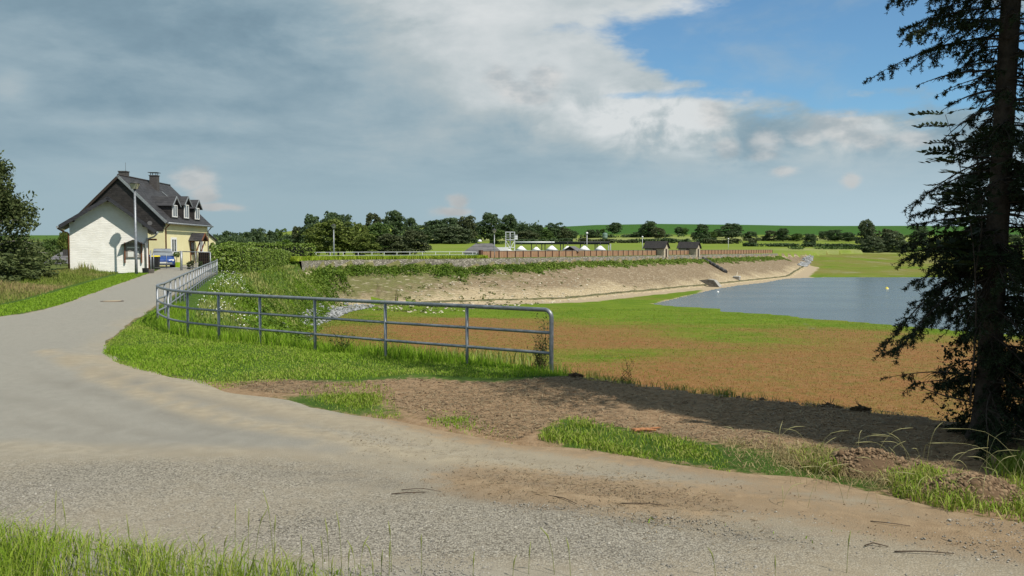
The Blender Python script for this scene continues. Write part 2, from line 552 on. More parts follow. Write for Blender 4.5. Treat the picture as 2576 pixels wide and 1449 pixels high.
DAMM = mat('dam_stone_facing', m_dam, .95)

def m_field(k):
    a = k.n('ShaderNodeSeparateColor')
    k.put(a.inputs[0], k.attr('col').outputs['Color'])
    crop, pale, _ = a.outputs
    n1 = k.noise(k.pos, .012, 5, .6)
    n2 = k.noise(k.vscale(k.pos, (.4, 1.0, 1)), .12, 5, .65)
    n3 = k.noise(k.pos, 1.2, 4, .7)
    c = k.mix(k.ss(n1, .35, .65), (.140, .210, .022), (.190, .245, .036))
    c = k.mix(k.ss(n2, .35, .7), c, k.mix(.5, c, (.20, .20, .06)))
    c = k.mix(crop, c, k.mix(n2, (.030, .095, .016), (.055, .125, .022)))
    c = k.mix(k.mul(pale, k.ss(n2, .25, .6)), c, (.27, .285, .11))
    c = k.mix(k.ss(n3, .3, .75), k.mix(.25, c, (.03, .05, .01)), c)
    k.col(c)
    k.bump(n3, .4, .1)
    k.bsdf.inputs['Specular IOR Level'].default_value = .06
FIELD = mat('field_grass', m_field, .95)

# ------------------------------------------------------------------ terrain sheet, split into the pieces of the setting
def build_terrain():
    th = np.concatenate([np.linspace(-180, -39, 48, endpoint=False), np.linspace(-39, 39, 621), np.linspace(39, 180, 48, endpoint=False)[1:]])
    th = np.radians(th)
    nt = len(th)
    r = np.exp(np.linspace(math.log(.8), math.log(2600), 460))
    nr = len(r)
    T, RR = np.meshgrid(th, r)
    X, Y = RR * np.sin(T), RR * np.cos(T)
    h, s, dam, b, hb, wf, sdl = height(X, Y, True)
    on_road = ROADSD(X, Y)
    V = np.stack([X, Y, h - .03 * ss(-.1, .5, on_road)], -1).reshape(-1, 3)
    V = np.vstack([V, [[0, 0, height(np.array([0.]), np.array([0.]))[0]]]])
    i, j = np.meshgrid(np.arange(nr - 1), np.arange(nt), indexing='ij')
    j2 = (j + 1) % nt
    Q = np.stack([i * nt + j, i * nt + j2, (i + 1) * nt + j2, (i + 1) * nt + j], -1).reshape(-1, 4)[:, ::-1]
    fs = s.ravel()[Q].mean(1)
    fdam = dam.ravel()[Q].mean(1)
    fgap = (hb - b).ravel()[Q].mean(1)
    fY = Y.ravel()[Q].mean(1)
    fX = X.ravel()[Q].mean(1)
    fwf = wf.ravel()[Q].mean(1)
    reg = np.zeros(len(Q), int)
    reg[(fwf > .45)] = 3
    inside = fs > 1.4
    reg[inside] = 1
    reg[inside & (fdam > .3) & (fgap > -.1) & (fY < 330)] = 2
    reg[inside & (fdam <= .3) & (fgap > .15) & (fY < 112)] = 0
    reg[inside & (fY > 326)] = 3
    # colour masks
    px = CX + F * X / np.maximum(Y, 1.0)
    d = np.hypot(X, Y)
    C0 = np.zeros(X.shape + (4,)); C0[..., 3] = 1
    # ground: bare soil between fence and track, dry growth on banks
    sd_soil, _ = poly_sd(X, Y, SOIL)
    C0[..., 0] = np.clip(.5 + sd_soil * .8, 0, 1) + .55 * np.exp(-np.abs(on_road) / .35)
    C0[..., 1] = .6 * ss(.6, 3, s) * (.35 + .25 * vnoise(X, Y, .25, 6)) + ss(-1, -6, X - np.interp(Y, [10, 26, 40, 57], [-12, -16.5, -20.5, -26])) * .5 * ss(8, 20, Y)
    C1 = np.zeros_like(C0); C1[..., 3] = 1
    # orange bloom: near half of the dry basin floor
    orr = ss(88, 50, Y - .18 * np.maximum(X, 0) + 17 * vnoise(X * .35, Y, .13, 7) + 6 * vnoise(X * .5, Y, .35, 2)) * ss(-18, -6, X)
    orr = orr + .55 * ss(95, 80, Y) * ss(6, -8, X) * ss(-24, -16, X)
    C1[..., 0] = np.clip(orr, 0, 1)
    o = np.maximum(-sdl, 0)
    toe = np.clip((hb - b), -9, 9)
    beach = ss(2.0, .2, o) * (.40 + .15 * ss(105, 125, Y)) + ss(-2.3, -.2, toe) * dam * ss(-22, -6, X)
    spit, _ = poly_sd(X, Y, SPIT)
    beach = np.maximum(beach, ss(-2.0, 2.5, spit) * .62)
    C1[..., 3] = 1 - ss(-3, -.5, spit)
    C1[..., 1] = np.clip(beach, 0, 1)
    C1[..., 2] = ss(215, 240, Y)
    C2 = np.zeros_like(C0); C2[..., 3] = 1
    C2[..., 0] = np.clip((h - b) / (.66 - .95 - b + .1), 0, 1)
    tl = (X - DAM0[0]) * DDIR[0] + (Y - DAM0[1]) * DDIR[1]
    C2[..., 1] = ss(22, -38, tl) * .9
    C2[..., 2] = (tl + 120) / 400.0
    C3 = np.zeros_like(C0); C3[..., 3] = 1
    C3[..., 0] = ss(640, 700, Y) * ss(1250, 1420, px) + .8 * ss(900, 1200, d) * ss(600, 400, px)
    C3[..., 1] = ss(520, 560, Y) * ss(640, 600, Y) + ss(300, 340, Y) * ss(380, 350, Y) * ss(1900, 2000, px)
    out = []
    for rg, name, m, C in ((0, 'ground', GROUND, C0), (1, 'basin_floor', BASIN, C1), (2, 'dam_slope', DAMM, C2), (3, 'field', FIELD, C3)):
        q = Q[reg == rg]
        if rg == 0:
            fan = np.stack([np.full(nt, nr * nt), (np.arange(nt) + 1) % nt, np.arange(nt)], -1)[:, ::-1]
        used, inv = np.unique(q.ravel(), return_inverse=True)
        vv = V[used]
        cc = C.reshape(-1, 4)
        cc = np.vstack([cc, cc[:1]])[used]
        me = quads(vv, inv.reshape(-1, 4), m, name, cc, True)
        ob = link(name, me)
        ob['kind'] = 'structure'
        out.append(ob)
    return out

# bare soil patch and sandy spit, in plan
SOIL = np.array([onz(a, b, 0)[:2] for a, b in [(560, 968), (700, 955), (900, 962), (1040, 953), (1250, 962), (1430, 950), (1560, 960), (1900, 992), (2420, 1052), (2800, 1085), (2800, 1330),
                 (2400, 1245), (2250, 1190), (1900, 1130), (1700, 1100), (1420, 1050), (1300, 1110), (1130, 1075), (985, 1020), (900, 990), (760, 990), (640, 985)]])
SPIT = np.array([onz(a, b, WL)[:2] for a, b in [(1990, 795), (2030, 797), (2055, 822), (2100, 838), (2060, 842), (2010, 832)]])

# ------------------------------------------------------------------ road and track
RL = [(-400, 905), (-160, 832), (0, 797), (60, 789), (130, 774), (190, 752), (250, 731), (320, 706), (372, 687), (392, 680), (405, 675)]
RRt = [(556, 671), (520, 690), (440, 735), (400, 762), (350, 795), (300, 830), (268, 862), (262, 885), (285, 905), (330, 922), (430, 945), (560, 980), (700, 1008), (830, 1034), (1000, 1062),
       (1200, 1102), (1400, 1126), (1600, 1152), (1800, 1188), (2000, 1212), (2200, 1238), (2400, 1292), (2576, 1318), (2900, 1375), (3600, 1500)]
def on_plateau(px, py):
    z = 0.0
    for _ in range(30):
        q = onz(px, py, z)
        z = float(plateau(np.array([q.x]), np.array([q.y]))[0])
    return q
def smooth_poly(pts, n=3):
    for _ in range(n):
        o = [pts[0]]
        for a, b in zip(pts, pts[1:]):
            o += [a * .75 + b * .25, a * .25 + b * .75]
        o.append(pts[-1])
        pts = o
    return pts
left_edge = smooth_poly([np.array(on_plateau(a, b)[:2]) for a, b in RL], 2)
right_edge = smooth_poly([np.array(on_plateau(a, b)[:2]) for a, b in RRt], 2)
yard = [np.array(q) for q in [(-27.4, 66), (-27.6, 69), (-27.7, 84), (-24.6, 90), (-23.4, 80), (-22.6, 70)]]
back = [np.array(q) for q in [(14, -6.0), (2, -6), (-9, -3), (-24, 6)]]
ROAD = np.array(left_edge + yard[:3] + yard[3:] + right_edge + back)
def ROADSD(X, Y):
    return poly_sd(X, Y, ROAD)[0]

def curve_d(X, Y, pts):
    P = np.array([on_plateau(a, b)[:2] for a, b in pts])
    return -poly_sd(X, Y, P, False)[0]

def m_road(k):
    a = k.n('ShaderNodeSeparateColor')
    k.put(a.inputs[0], k.attr('col').outputs['Color'])
    dust, gravel, soil = a.outputs
    n1 = k.noise(k.pos, .8, 6, .6)
    n2 = k.noise(k.pos, 6.0, 6, .66)
    n3 = k.noise(k.pos, 60.0, 4, .7)
    n4 = k.noise(k.pos, 240.0, 2, .7)
    asph = k.mix(k.ss(n2, .3, .7), (.222, .208, .178), (.258, .243, .208))
    asph = k.mix(k.ss(n4, .50, .74), asph, (.37, .355, .315))
    asph = k.mix(k.ss(n4, .46, .28), asph, (.115, .115, .11))
    du = k.mix(k.ss(n2, .3, .7), (.275, .228, .160), (.350, .295, .210))
    fd = k.ss(k.add(dust, k.add(k.mul(k.sub(n1, .5), .4), k.mul(k.sub(n3, .5), .35))), .20, .95)
    c = k.mix(k.mul(fd, .85), asph, du)
    # gravel: loose grey chips
    v = k.voro(k.pos, 62.0, 'F1', 'Color')
    sv = k.n('ShaderNodeSeparateColor')
    k.put(sv.inputs[0], v)
    ve = k.voro(k.pos, 62.0, 'F1', 'Distance')
    gr = k.mix(sv.outputs[0], (.175, .157, .128), (.375, .342, .282))
    gr = k.mix(k.ss(ve, .50, .80), gr, (.105, .092, .072))
    fg = k.ss(k.add(gravel, k.add(k.mul(k.sub(n2, .5), .8), k.mul(k.sub(n3, .5), .5))), .22, .92)
    base = k.mix(k.ss(n2, .35, .7), (.265, .225, .165), (.345, .300, .225))
    c = k.mix(k.m('MINIMUM', k.mul(gravel, 1.6), 1.0), c, k.mix(k.mul(fd, .7), base, du))
    c = k.mix(fg, c, gr)
    so_ = k.mix(k.ss(n2, .3, .7), (.215, .145, .082), (.310, .222, .135))
    so_ = k.mix(k.ss(n3, .40, .26), so_, (.10, .068, .042))
    fs = k.ss(k.add(soil, k.add(k.mul(k.sub(n2, .5), .8), k.mul(k.sub(n3, .5), .35))), .34, .72)
    c = k.mix(k.mul(fs, .9), c, so_)
    worn = k.mul(k.attr('col').outputs['Alpha'], k.ss(n2, .25, .62))
    c = k.mix(k.mul(worn, .8), c, k.mix(.55, c, (.12, .105, .085)))
    # scattered dark bits of bark and mud
    c = k.mix(k.mul(k.ss(n3, .36, .28), k.m('MAXIMUM', k.mul(gravel, .8), soil)), c, (.07, .055, .042))
    k.col(c)
    k.bump(k.add(k.add(k.mul(n4, .25), k.mul(n3, .5)), k.mul(k.mul(k.ss(ve, .7, .1), gravel), .8)), .55, .02)
    k.bsdf.inputs['Specular IOR Level'].default_value = .2
ROADM = mat('road_asphalt_dust', m_road, .9)

def build_road():
    pts = [Vector(q) for q in ROAD]
    # jitter the edge slightly so that it is never ruler straight
    n0 = len(pts)
    bnd = []
    for i in range(n0):
        a, b = pts[i], pts[(i + 1) % n0]
        L = (b - a).length
        n = max(1, int(L / max(.18, .012 * max(2, a.y))))
        for j in range(n):
            p = a.lerp(b, j / n)
            q = .10 * float(vnoise(np.array([p.x]), np.array([p.y]), 2.2, 3)[0]) * min(1, n)
            bnd.append(Vector((p.x + q * .6, p.y + q)))
    edges = [(i, (i + 1) % len(bnd)) for i in range(len(bnd))]
    ip = []
    for r in np.exp(np.linspace(math.log(1.2), math.log(95), 130)):
        step = max(.022, .012)
        for t in np.arange(-1.6, 1.6, step if r < 40 else .02):
            ip.append((r * math.sin(t), r * math.cos(t)))
    ip = np.array(ip)
    sd = ROADSD(ip[:, 0], ip[:, 1])
    ip = ip[sd > .15 + .004 * np.hypot(ip[:, 0], ip[:, 1])]
    allp = bnd + [Vector(q) for q in ip]
    v, e, f, *_ = delaunay_2d_cdt(allp, edges, [], 1, 1e-5)
    P = np.array([(q.x, q.y) for q in v])
    X, Y = P[:, 0], P[:, 1]
    sd = ROADSD(X, Y)
    z = height(X, Y) + .014 - .012 * ss(.5, .0, sd)
    C = np.zeros((len(P), 4)); C[:, 3] = 0
    # wheel tracks sweeping from the road round to the dirt track: pressed in a little, darker where the dust is worn off
    for L_, wdt in (([(60, 935), (300, 1010), (560, 1085), (860, 1145), (1200, 1195), (1700, 1260), (2300, 1345), (2800, 1420)], .16), ([(150, 905), (420, 985), (700, 1050), (1000, 1105), (1300, 1150), (1800, 1215), (2400, 1312), (2900, 1395)], .16),
                    ([(-60, 985), (300, 1075), (620, 1130), (1000, 1215), (1500, 1290), (2000, 1345), (2600, 1420)], .13), ([(-60, 1040), (300, 1118), (700, 1190), (1200, 1260), (1600, 1305), (2200, 1400)], .11)):
        rd = curve_d(X, Y, L_)
        g_ = np.exp(-(rd / wdt) ** 2) * (.6 + .5 * vnoise(X, Y, .7, 6))
        C[:, 3] = np.maximum(C[:, 3], g_)
        z = z - .010 * np.exp(-(rd / wdt) ** 2) + .008 * np.exp(-((np.abs(rd) - wdt * 1.9) / (wdt * .7)) ** 2)
    C[:, 3] = np.clip(C[:, 3], 0, 1)
    z = z + .006 * vnoise(X, Y, 3.0, 5) * ss(9, 7, Y) * ss(0, .6, sd)
    V = np.column_stack([X, Y, z])
    dust = .9 * np.exp(-(curve_d(X, Y, [(240, 900), (420, 955), (640, 1015), (900, 1075), (1200, 1130), (1500, 1170)]) / .55) ** 2) * ss(26, 16, Y)
    d2 = curve_d(X, Y, [(120, 885), (330, 985), (560, 1055), (800, 1105), (1060, 1150), (1350, 1190)])
    dust = np.maximum(dust, .95 * np.exp(-(d2 / .30) ** 2))
    d3 = curve_d(X, Y, [(0, 1120), (300, 1135), (600, 1150), (900, 1160), (1300, 1180)])
    dust = np.maximum(dust, .65 * np.exp(-(d3 / .45) ** 2))
    right = ss(-1.5, 2.5, X - (Y - 8) * .15)
    dust = np.maximum(dust, right * .8 * ss(14, 11, Y))
    dust = np.maximum(dust, .5 * ss(1.0, .15, sd))
    front = ss(8.6, 7.4, Y + .10 * X + .25 * vnoise(X, Y, .9, 4)) * ss(-16, -6, X)
    # gravel strip in front, thinning to the right where it lies as a second strip nearer still
    g1 = front * ss(1.6, -1.2, X) * ss(5.3, 6.0, Y + .25 * vnoise(X, Y, 1.3, 8) + .05 * X)
    g2 = ss(-2.0, .2, X) * np.exp(-((Y - 6.05 + .10 * X) / .85) ** 2)
    g3 = .35 * ss(-1, 3, X) * (vnoise(X, Y, .8, 9) > .1)
    C[:, 0] = np.clip(dust, 0, 1)
    C[:, 1] = np.clip(g1 * .85 + g2 * .8 + g3, 0, 1) * (.72 + .3 * vnoise(X, Y, 1.0, 11))
    ds = curve_d(X, Y, [(960, 1185), (1150, 1215), (1400, 1232), (1700, 1250), (2000, 1275), (2300, 1320), (2700, 1380)])
    C[:, 2] = np.clip(.85 * np.exp(-(ds / .78) ** 2) * ss(-1.5, .0, X + .0) * (.8 + .35 * vnoise(X, Y, 1.2, 1)), 0, 1)
    C[:, 2] = np.maximum(C[:, 2], .8 * ss(.75, .0, sd) * ss(-4, -.5, X) * ss(16, 12, Y))
    C[:, 1] = np.clip(C[:, 1] * (1 + .25 * ss(0, -2, X)), 0, 1)
    fl = np.array([i for q in f for i in q])
    me = np_mesh('road', V, fl, np.array([len(q) for q in f]), ROADM, C, True)
    o = link('road', me)
    o['kind'] = 'structure'
    return o

SETTING = build_terrain()
road = build_road()

# ------------------------------------------------------------------ water
def m_water(k):
    n = k.noise(k.vscale(k.pos, (1.0, 2.2, 1)), 1.4, 4, .6)
    n2 = k.noise(k.vscale(k.pos, (.03, .08, 1)), 1.0, 3, .5)
    k.col((.085, .105, .110))
    k.put(k.bsdf.inputs['Roughness'], k.lin(n2, .3, .7, .16, .28))
    k.bsdf.inputs['IOR'].default_value = 1.33
    k.bsdf.inputs['Specular IOR Level'].default_value = .5
    k.bump(n, .5, .10)
WATERM = mat('reservoir_water', m_water, .08)
def build_water():
    P = LAKE.mean(0)
    big = np.array([q + (q - P) / np.linalg.norm(q - P) * 2.5 for q in LAKE])
    v = np.column_stack([big, np.full(len(big), WL)])
    me = np_mesh('water', v, np.arange(len(v)), [len(v)], WATERM)
    if me.polygons[0].normal.z < 0:
        me.flip_normals()
    o = link('water', me)
    o['kind'] = 'structure'
build_water()
# ------------------------------------------------------------------ mesh builder
class MB:
    def __init__(self):
        self.v, self.f, self.sm = [], [], []
    def face(self, idx, smooth=False):
        self.f.append(tuple(idx)); self.sm.append(smooth)
    def poly(self, pts, smooth=False):
        b = len(self.v)
        self.v += [tuple(p) for p in pts]
        self.face(range(b, b + len(pts)), smooth)
        return self
    def hexa(self, p):
        """8 corners: bottom 0-3 counter-clockwise, top 4-7"""
        b = len(self.v)
        self.v += [tuple(q) for q in p]
        for f in ((3, 2, 1, 0), (4, 5, 6, 7), (0, 1, 5, 4), (1, 2, 6, 5), (2, 3, 7, 6), (3, 0, 4, 7)):
            self.face([b + i for i in f])
        return self
    def box(self, x0, x1, y0, y1, z0, z1):
        return self.hexa([(x0, y0, z0), (x1, y0, z0), (x1, y1, z0), (x0, y1, z0), (x0, y0, z1), (x1, y0, z1), (x1, y1, z1), (x0, y1, z1)])
    def frustum(self, cx, cy, z0, z1, a0, b0, a1, b1):
        return self.hexa([(cx - a0, cy - b0, z0), (cx + a0, cy - b0, z0), (cx + a0, cy + b0, z0), (cx - a0, cy + b0, z0),
                          (cx - a1, cy - b1, z1), (cx + a1, cy - b1, z1), (cx + a1, cy + b1, z1), (cx - a1, cy + b1, z1)])
    def prism(self, outline, p0, vec):
        """outline: list of 3D points (planar), pushed along vec"""
        n = len(outline)
        b = len(self.v)
        vec = Vector(vec)
        self.v += [tuple(Vector(q) + Vector(p0)) for q in outline] + [tuple(Vector(q) + Vector(p0) + vec) for q in outline]
        self.face(list(range(b, b + n))[::-1])
        self.face(range(b + n, b + 2 * n))
        for i in range(n):
            j = (i + 1) % n
            self.face((b + i, b + j, b + n + j, b + n + i))
        return self
    def slab(self, a, b, c, d, t):
        """four corners of a sloping plate, thickness t along its normal, downwards"""
        a, b, c, d = map(Vector, (a, b, c, d))
        n = (b - a).cross(d - a).normalized()
        if n.z < 0:
            n = -n
        lo = [p - n * t for p in (a, b, c, d)]
        if (b - a).cross(d - a).z < 0:
            a, b, c, d = d, c, b, a
            lo = lo[::-1]
        return self.hexa(lo + [a, b, c, d])
    def tube(self, pts, r, n=8, cap=True, r1=None):
        pts = [Vector(p) for p in pts]
        rs = r if isinstance(r, (list, tuple)) else ([r] * len(pts) if r1 is None else [r + (r1 - r) * i / (len(pts) - 1) for i in range(len(pts))])
        b0 = len(self.v)
        up = Vector((0, 0, 1))
        prev = None
        for i, p in enumerate(pts):
            d = (pts[min(i + 1, len(pts) - 1)] - pts[max(i - 1, 0)]).normalized()
            if prev is None:
                x = d.cross(up if abs(d.z) < .95 else Vector((1, 0, 0))).normalized()
            else:
                x = (prev - d * prev.dot(d)).normalized()
            prev = x
            y = d.cross(x)
            for j in range(n):
                a = 2 * math.pi * j / n
                self.v.append(tuple(p + (x * math.cos(a) + y * math.sin(a)) * rs[i]))
        for i in range(len(pts) - 1):
            for j in range(n):
                k = (j + 1) % n
                self.face((b0 + i * n + j, b0 + i * n + k, b0 + (i + 1) * n + k, b0 + (i + 1) * n + j), n > 4)
        if cap:
            self.face([b0 + j for j in range(n)][::-1])
            self.face([b0 + (len(pts) - 1) * n + j for j in range(n)])
        return self
    def lathe(self, prof, n=16, c=(0, 0, 0), smooth=True):
        b0 = len(self.v)
        for r, z in prof:
            for j in range(n):
                a = 2 * math.pi * j / n
                self.v.append((c[0] + r * math.cos(a), c[1] + r * math.sin(a), c[2] + z))
        for i in range(len(prof) - 1):
            for j in range(n):
                k = (j + 1) % n
                self.face((b0 + i * n + j, b0 + i * n + k, b0 + (i + 1) * n + k, b0 + (i + 1) * n + j), smooth)
        self.face([b0 + j for j in range(n)][::-1])
        self.face([b0 + (len(prof) - 1) * n + j for j in range(n)])
        return self
    def mesh(self, name, m):
        me = bpy.data.meshes.new(name)
        me.from_pydata(self.v, [], self.f)
        me.polygons.foreach_set('use_smooth', self.sm)
        me.materials.append(m)
        me.update()
        return me
    def build(self, name, m, parent=None, bevel=0.0):
        o = link(name, self.mesh(name, m), parent)
        if bevel:
            b = o.modifiers.new('bevel', 'BEVEL')
            b.width = bevel
            b.segments = 2
            b.limit_method = 'ANGLE'
        return o

# ------------------------------------------------------------------ materials of built things
GALV = plain('galvanised_steel', (.225, .240, .262), .42, .35, .22, 9, .5)
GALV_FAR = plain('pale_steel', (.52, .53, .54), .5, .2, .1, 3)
def m_plaster(k):
    n = k.noise(k.pos, 1.3, 5, .6)
    n2 = k.noise(k.vscale(k.pos, (1.2, 1.2, 7)), 2.2, 5, .65)
    x, y, z = k.xyz(k.pos)
    row = k.ss(k.m('ABSOLUTE', k.sub(k.m('FRACT', k.add(k.mul(z, 9.0), k.mul(k.sub(n2, .5), .9))), .5)), .34, .50)
    c = k.mix(k.ss(n, .3, .7), (.71, .69, .635), (.82, .80, .75))
    c = k.mix(k.mul(k.mul(row, k.ss(n2, .40, .65)), .22), c, (.54, .52, .48))
    c = k.mix(k.mul(k.ss(n2, .60, .72), .5), c, (.60, .57, .50))
    k.col(c)
    k.bump(k.add(k.mul(n2, 1.4), k.mul(row, -.35)), .6, .02)
WHITEWALL = mat('whitewashed_brick', m_plaster, .9)
def m_yellow(k):
    n = k.noise(k.pos, .9, 5, .6)
    n2 = k.noise(k.pos, 22, 3, .7)
    c = k.mix(k.ss(n, .3, .7), (.74, .665, .370), (.79, .715, .420))
    k.col(k.mix(k.mul(k.ss(n2, .55, .75), .25), c, (.55, .47, .20)))
    k.bump(n2, .3, .01)
YELLOW = mat('yellow_render', m_yellow, .9)
def slate_mat(name, c1, c2, sc=3.2):
    def m(k):
        p = k.pos
        x, y, z = k.xyz(p)
        row = k.m('FRACT', k.mul(z, sc * 1.4))
        v = k.voro(k.vscale(p, (sc, sc, sc * 1.4)), 1.0, 'F1', 'Color', .4)
        sv = k.n('ShaderNodeSeparateColor')
        k.put(sv.inputs[0], v)
        n = k.noise(p, .7, 5, .6)
        c = k.mix(sv.outputs[0], c1, c2)
        c = k.mix(k.ss(row, .18, .02), c, tuple(q * .45 for q in c1))
        c = k.mix(k.mul(k.ss(n, .5, .75), .25), c, (.065, .06, .05))
        k.col(c)
        k.bump(k.add(row, sv.outputs[1]), .5, .02)
        k.bsdf.inputs['Specular IOR Level'].default_value = .35
    return mat(name, m, .62)
SLATE = slate_mat('roof_slate', (.026, .025, .028), (.050, .048, .052))
SLATE2 = slate_mat('gable_slate', (.024, .021, .021), (.042, .036, .035), 4.0)
ROOFDARK = slate_mat('bitumen_shingle', (.024, .025, .031), (.040, .041, .048), 4.0)
WINFRAME = plain('white_window_frame', (.80, .80, .78), .4, 0, .04)
def m_glass(k):
    n = k.noise(k.pos, 1.5, 2, .5)
    k.col(k.mix(n, (.03, .04, .05), (.09, .10, .11)))
    k.bsdf.inputs['Specular IOR Level'].default_value = .8
GLASS = mat('window_glass', m_glass, .06)
ZINC = plain('zinc_gutter', (.36, .37, .38), .4, .55, .12)
COPPER = plain('brown_downpipe', (.20, .090, .045), .5, .3, .15)
WOOD = plain('brown_timber', (.155, .058, .024), .6, 0, .25, 14)
WOODDARK = plain('dark_timber', (.045, .032, .025), .7, 0, .2, 12)
WOODGREY = plain('weathered_timber', (.22, .20, .18), .85, 0, .25, 12)
BRICKDARK = plain('chimney_brick', (.075, .068, .066), .85, 0, .3, 10, bump=.4)
PAPER = plain('white_paper', (.62, .62, .58), .8, 0, .05)
BLACKP = plain('black_plastic', (.022, .023, .026), .5, 0, .2)
YELLOWP = plain('yellow_plastic', (.68, .56, .03), .45, 0, .06)
LIME = plain('lime_pot', (.30, .46, .02), .45, 0, .08)
TERRA = plain('terracotta_pot', (.20, .075, .045), .8, 0, .2)
CONC = plain('concrete', (.30, .285, .26), .9, 0, .2, 4, bump=.4)
CONCDARK = plain('wet_concrete', (.175, .155, .135), .85, 0, .3, 3, bump=.4)
STONEW = plain('cut_stone', (.44, .375, .275), .9, 0, .25, 5, bump=.6)
CARBLUE = plain('blue_car_paint', (.022, .065, .25), .25, .1, .05, 3, .6)
CARGREY = plain('silver_cover', (.24, .26, .28), .4, .3, .1, 3)
RUBBER = plain('tyre_rubber', (.018, .018, .019), .8, 0, .1)
STEELW = plain('white_steel', (.72, .73, .73), .45, .1, .05)
STEELD = plain('dark_steel', (.05, .05, .052), .6, .2, .2)
WHITESHEET = plain('white_sheet', (.74, .74, .72), .55, 0, .07)
def m_brick(k):
    n = k.noise(k.pos, 1.6, 5, .65)
    b = k.n('ShaderNodeTexBrick')
    b.inputs['Scale'].default_value = 1.0
    b.inputs['Brick Width'].default_value = .25
    b.inputs['Row Height'].default_value = .075
    b.inputs['Mortar Size'].default_value = .01
    k.put(b.inputs['Vector'], k.tc.outputs['Object'])
    b.inputs['Color1'].default_value = (.27, .130, .072, 1)
    b.inputs['Color2'].default_value = (.35, .205, .115, 1)
    b.inputs['Mortar'].default_value = (.36, .31, .24, 1)
    c = k.mix(k.ss(n, .45, .75), b.outputs['Color'], (.32, .235, .14))
    k.col(k.mix(k.ss(n, .42, .25), c, (.17, .085, .06)))
    k.bump(n, .4, .02)
BRICK = mat('clinker_brick', m_brick, .9)
BRICKPIER = plain('dark_brick_pier', (.10, .052, .036), .9, 0, .3, 5)
COPING = plain('grey_coping', (.24, .215, .19), .9, 0, .25, 4)
def m_stonewall(k):
    v = k.voro(k.vscale(k.pos, (1, 1, 1.8)), 2.6, 'F1', 'Color')
    e = k.voro(k.vscale(k.pos, (1, 1, 1.8)), 2.6, 'DISTANCE_TO_EDGE', 'Distance')
    s = k.n('ShaderNodeSeparateColor')
    k.put(s.inputs[0], v)
    n = k.noise(k.pos, .8, 5, .6)
    c = k.mix(s.outputs[0], (.13, .118, .095), (.30, .275, .230))
    c = k.mix(k.ss(e, .07, .0), c, (.06, .055, .04))
    k.col(k.mix(k.mul(k.ss(n, .5, .7), .7), c, (.12, .13, .045)))
    k.bump(k.add(k.ss(e, 0, .15), n), .8, .06)
STONEWALL = mat('rubble_stone_wall', m_stonewall, .95)

# ------------------------------------------------------------------ near railing
def catmull(P, step):
    P = [Vector(p) for p in P]
    out = []
    for i in range(len(P) - 1):
        a, b, c, d = P[max(i - 1, 0)], P[i], P[i + 1], P[min(i + 2, len(P) - 1)]
        n = max(1, int((c - b).length / step))
        for j in range(n):
            t = j / n
            out.append(.5 * ((2 * b) + (c - a) * t + (2 * a - 5 * b + 4 * c - d) * t * t + (3 * b - a - 3 * c + d) * t ** 3))
    out.append(P[-1])
    return out

fence_xy = [(q.x, q.y) for q in fence_base] + [(-10.3, 25.6), (-11.1, 28.2), (-14.2, 38.5), (-17.3, 48.8), (-20.6, 60.2)]
def build_railing():
    base = [Vector((x, y, 0)) for x, y in fence_xy]
    path = catmull(base, .22)
    g = height(np.array([p.x for p in path]), np.array([p.y for p in path]))
    base_z = np.interp([p.y for p in path], [14, 26, 45, 60], [0.0, 0.0, .10, .19])
    P = [Vector((p.x, p.y, z)) for p, z in zip(path, base_z)]
    r = empty('metal_railing', P[0], 0, 'grey three-rail tube railing curving along the road edge to the hedge', 'railing')
    off = P[0].copy()
    P = [p - off for p in P]
    up = lambda h: [p + Vector((0, 0, h)) for p in P]
    top = up(1.045)
    d = (top[1] - top[0]).normalized()
    # rounded end: the top rail turns down into the first post
    rad = .13
    arc = []
    for a in np.linspace(0, math.pi / 2, 7):
        arc.append(top[0] + d * rad * (1 - math.sin(a)) + Vector((0, 0, -rad * (1 - math.cos(a)))))
    arc = arc[::-1]
    endpost = [Vector((0, 0, -.35)), Vector((0, 0, .4))]
    tr = endpost + arc + [p for p in top[1:] if (p - top[0]).length > .2]
    MB().tube(tr, .036, 12).build('top_rail', GALV, r)
    for h in (.665, .325):
        MB().tube(up(h), .027, 10).build('rail', GALV, r)
    posts = []
    # near posts where they stand, then one every 1.9 m
    near = [Vector((q.x, q.y, 0)) for q in fence_base[1:]]
    for q in near:
        i = min(range(len(P)), key=lambda i: (Vector((P[i].x + off.x, P[i].y + off.y, 0)) - q).length)
        posts.append(i)
    acc = 0
    for i in range(posts[-1] + 1, len(P)):
        acc += (P[i] - P[i - 1]).length
        if acc > 1.75:
            posts.append(i)
            acc = 0
    if posts[-1] != len(P) - 1:
        posts.append(len(P) - 1)
    pm = MB().tube([(0, 0, -.4), (0, 0, 1.03)], .030, 10).mesh('post', GALV)
    pe = MB().tube([(0, 0, -.4), (0, 0, 1.14)], .042, 10).mesh('end_post', GALV)
    for i in posts:
        o = link('post', pe if i == len(P) - 1 else pm, r)
        o.location = P[i]
build_railing()

# ------------------------------------------------------------------ manhole cover
q = on_plateau(282, 757.5)
mh = empty('manhole_cover', (q.x, q.y, gh(q.x, q.y) + .012), 0, 'round iron manhole cover with pale concrete filling in the asphalt road', 'manhole')
MB().lathe([(.40, 0), (.40, .014), (.33, .016)], 24).build('frame_ring', plain('rusty_iron', (.11, .075, .055), .7, .4, .3), mh)
MB().lathe([(.32, .012), (.31, .020), (.0, .020)], 24).build('lid', plain('manhole_concrete', (.34, .27, .18), .9, 0, .2), mh)

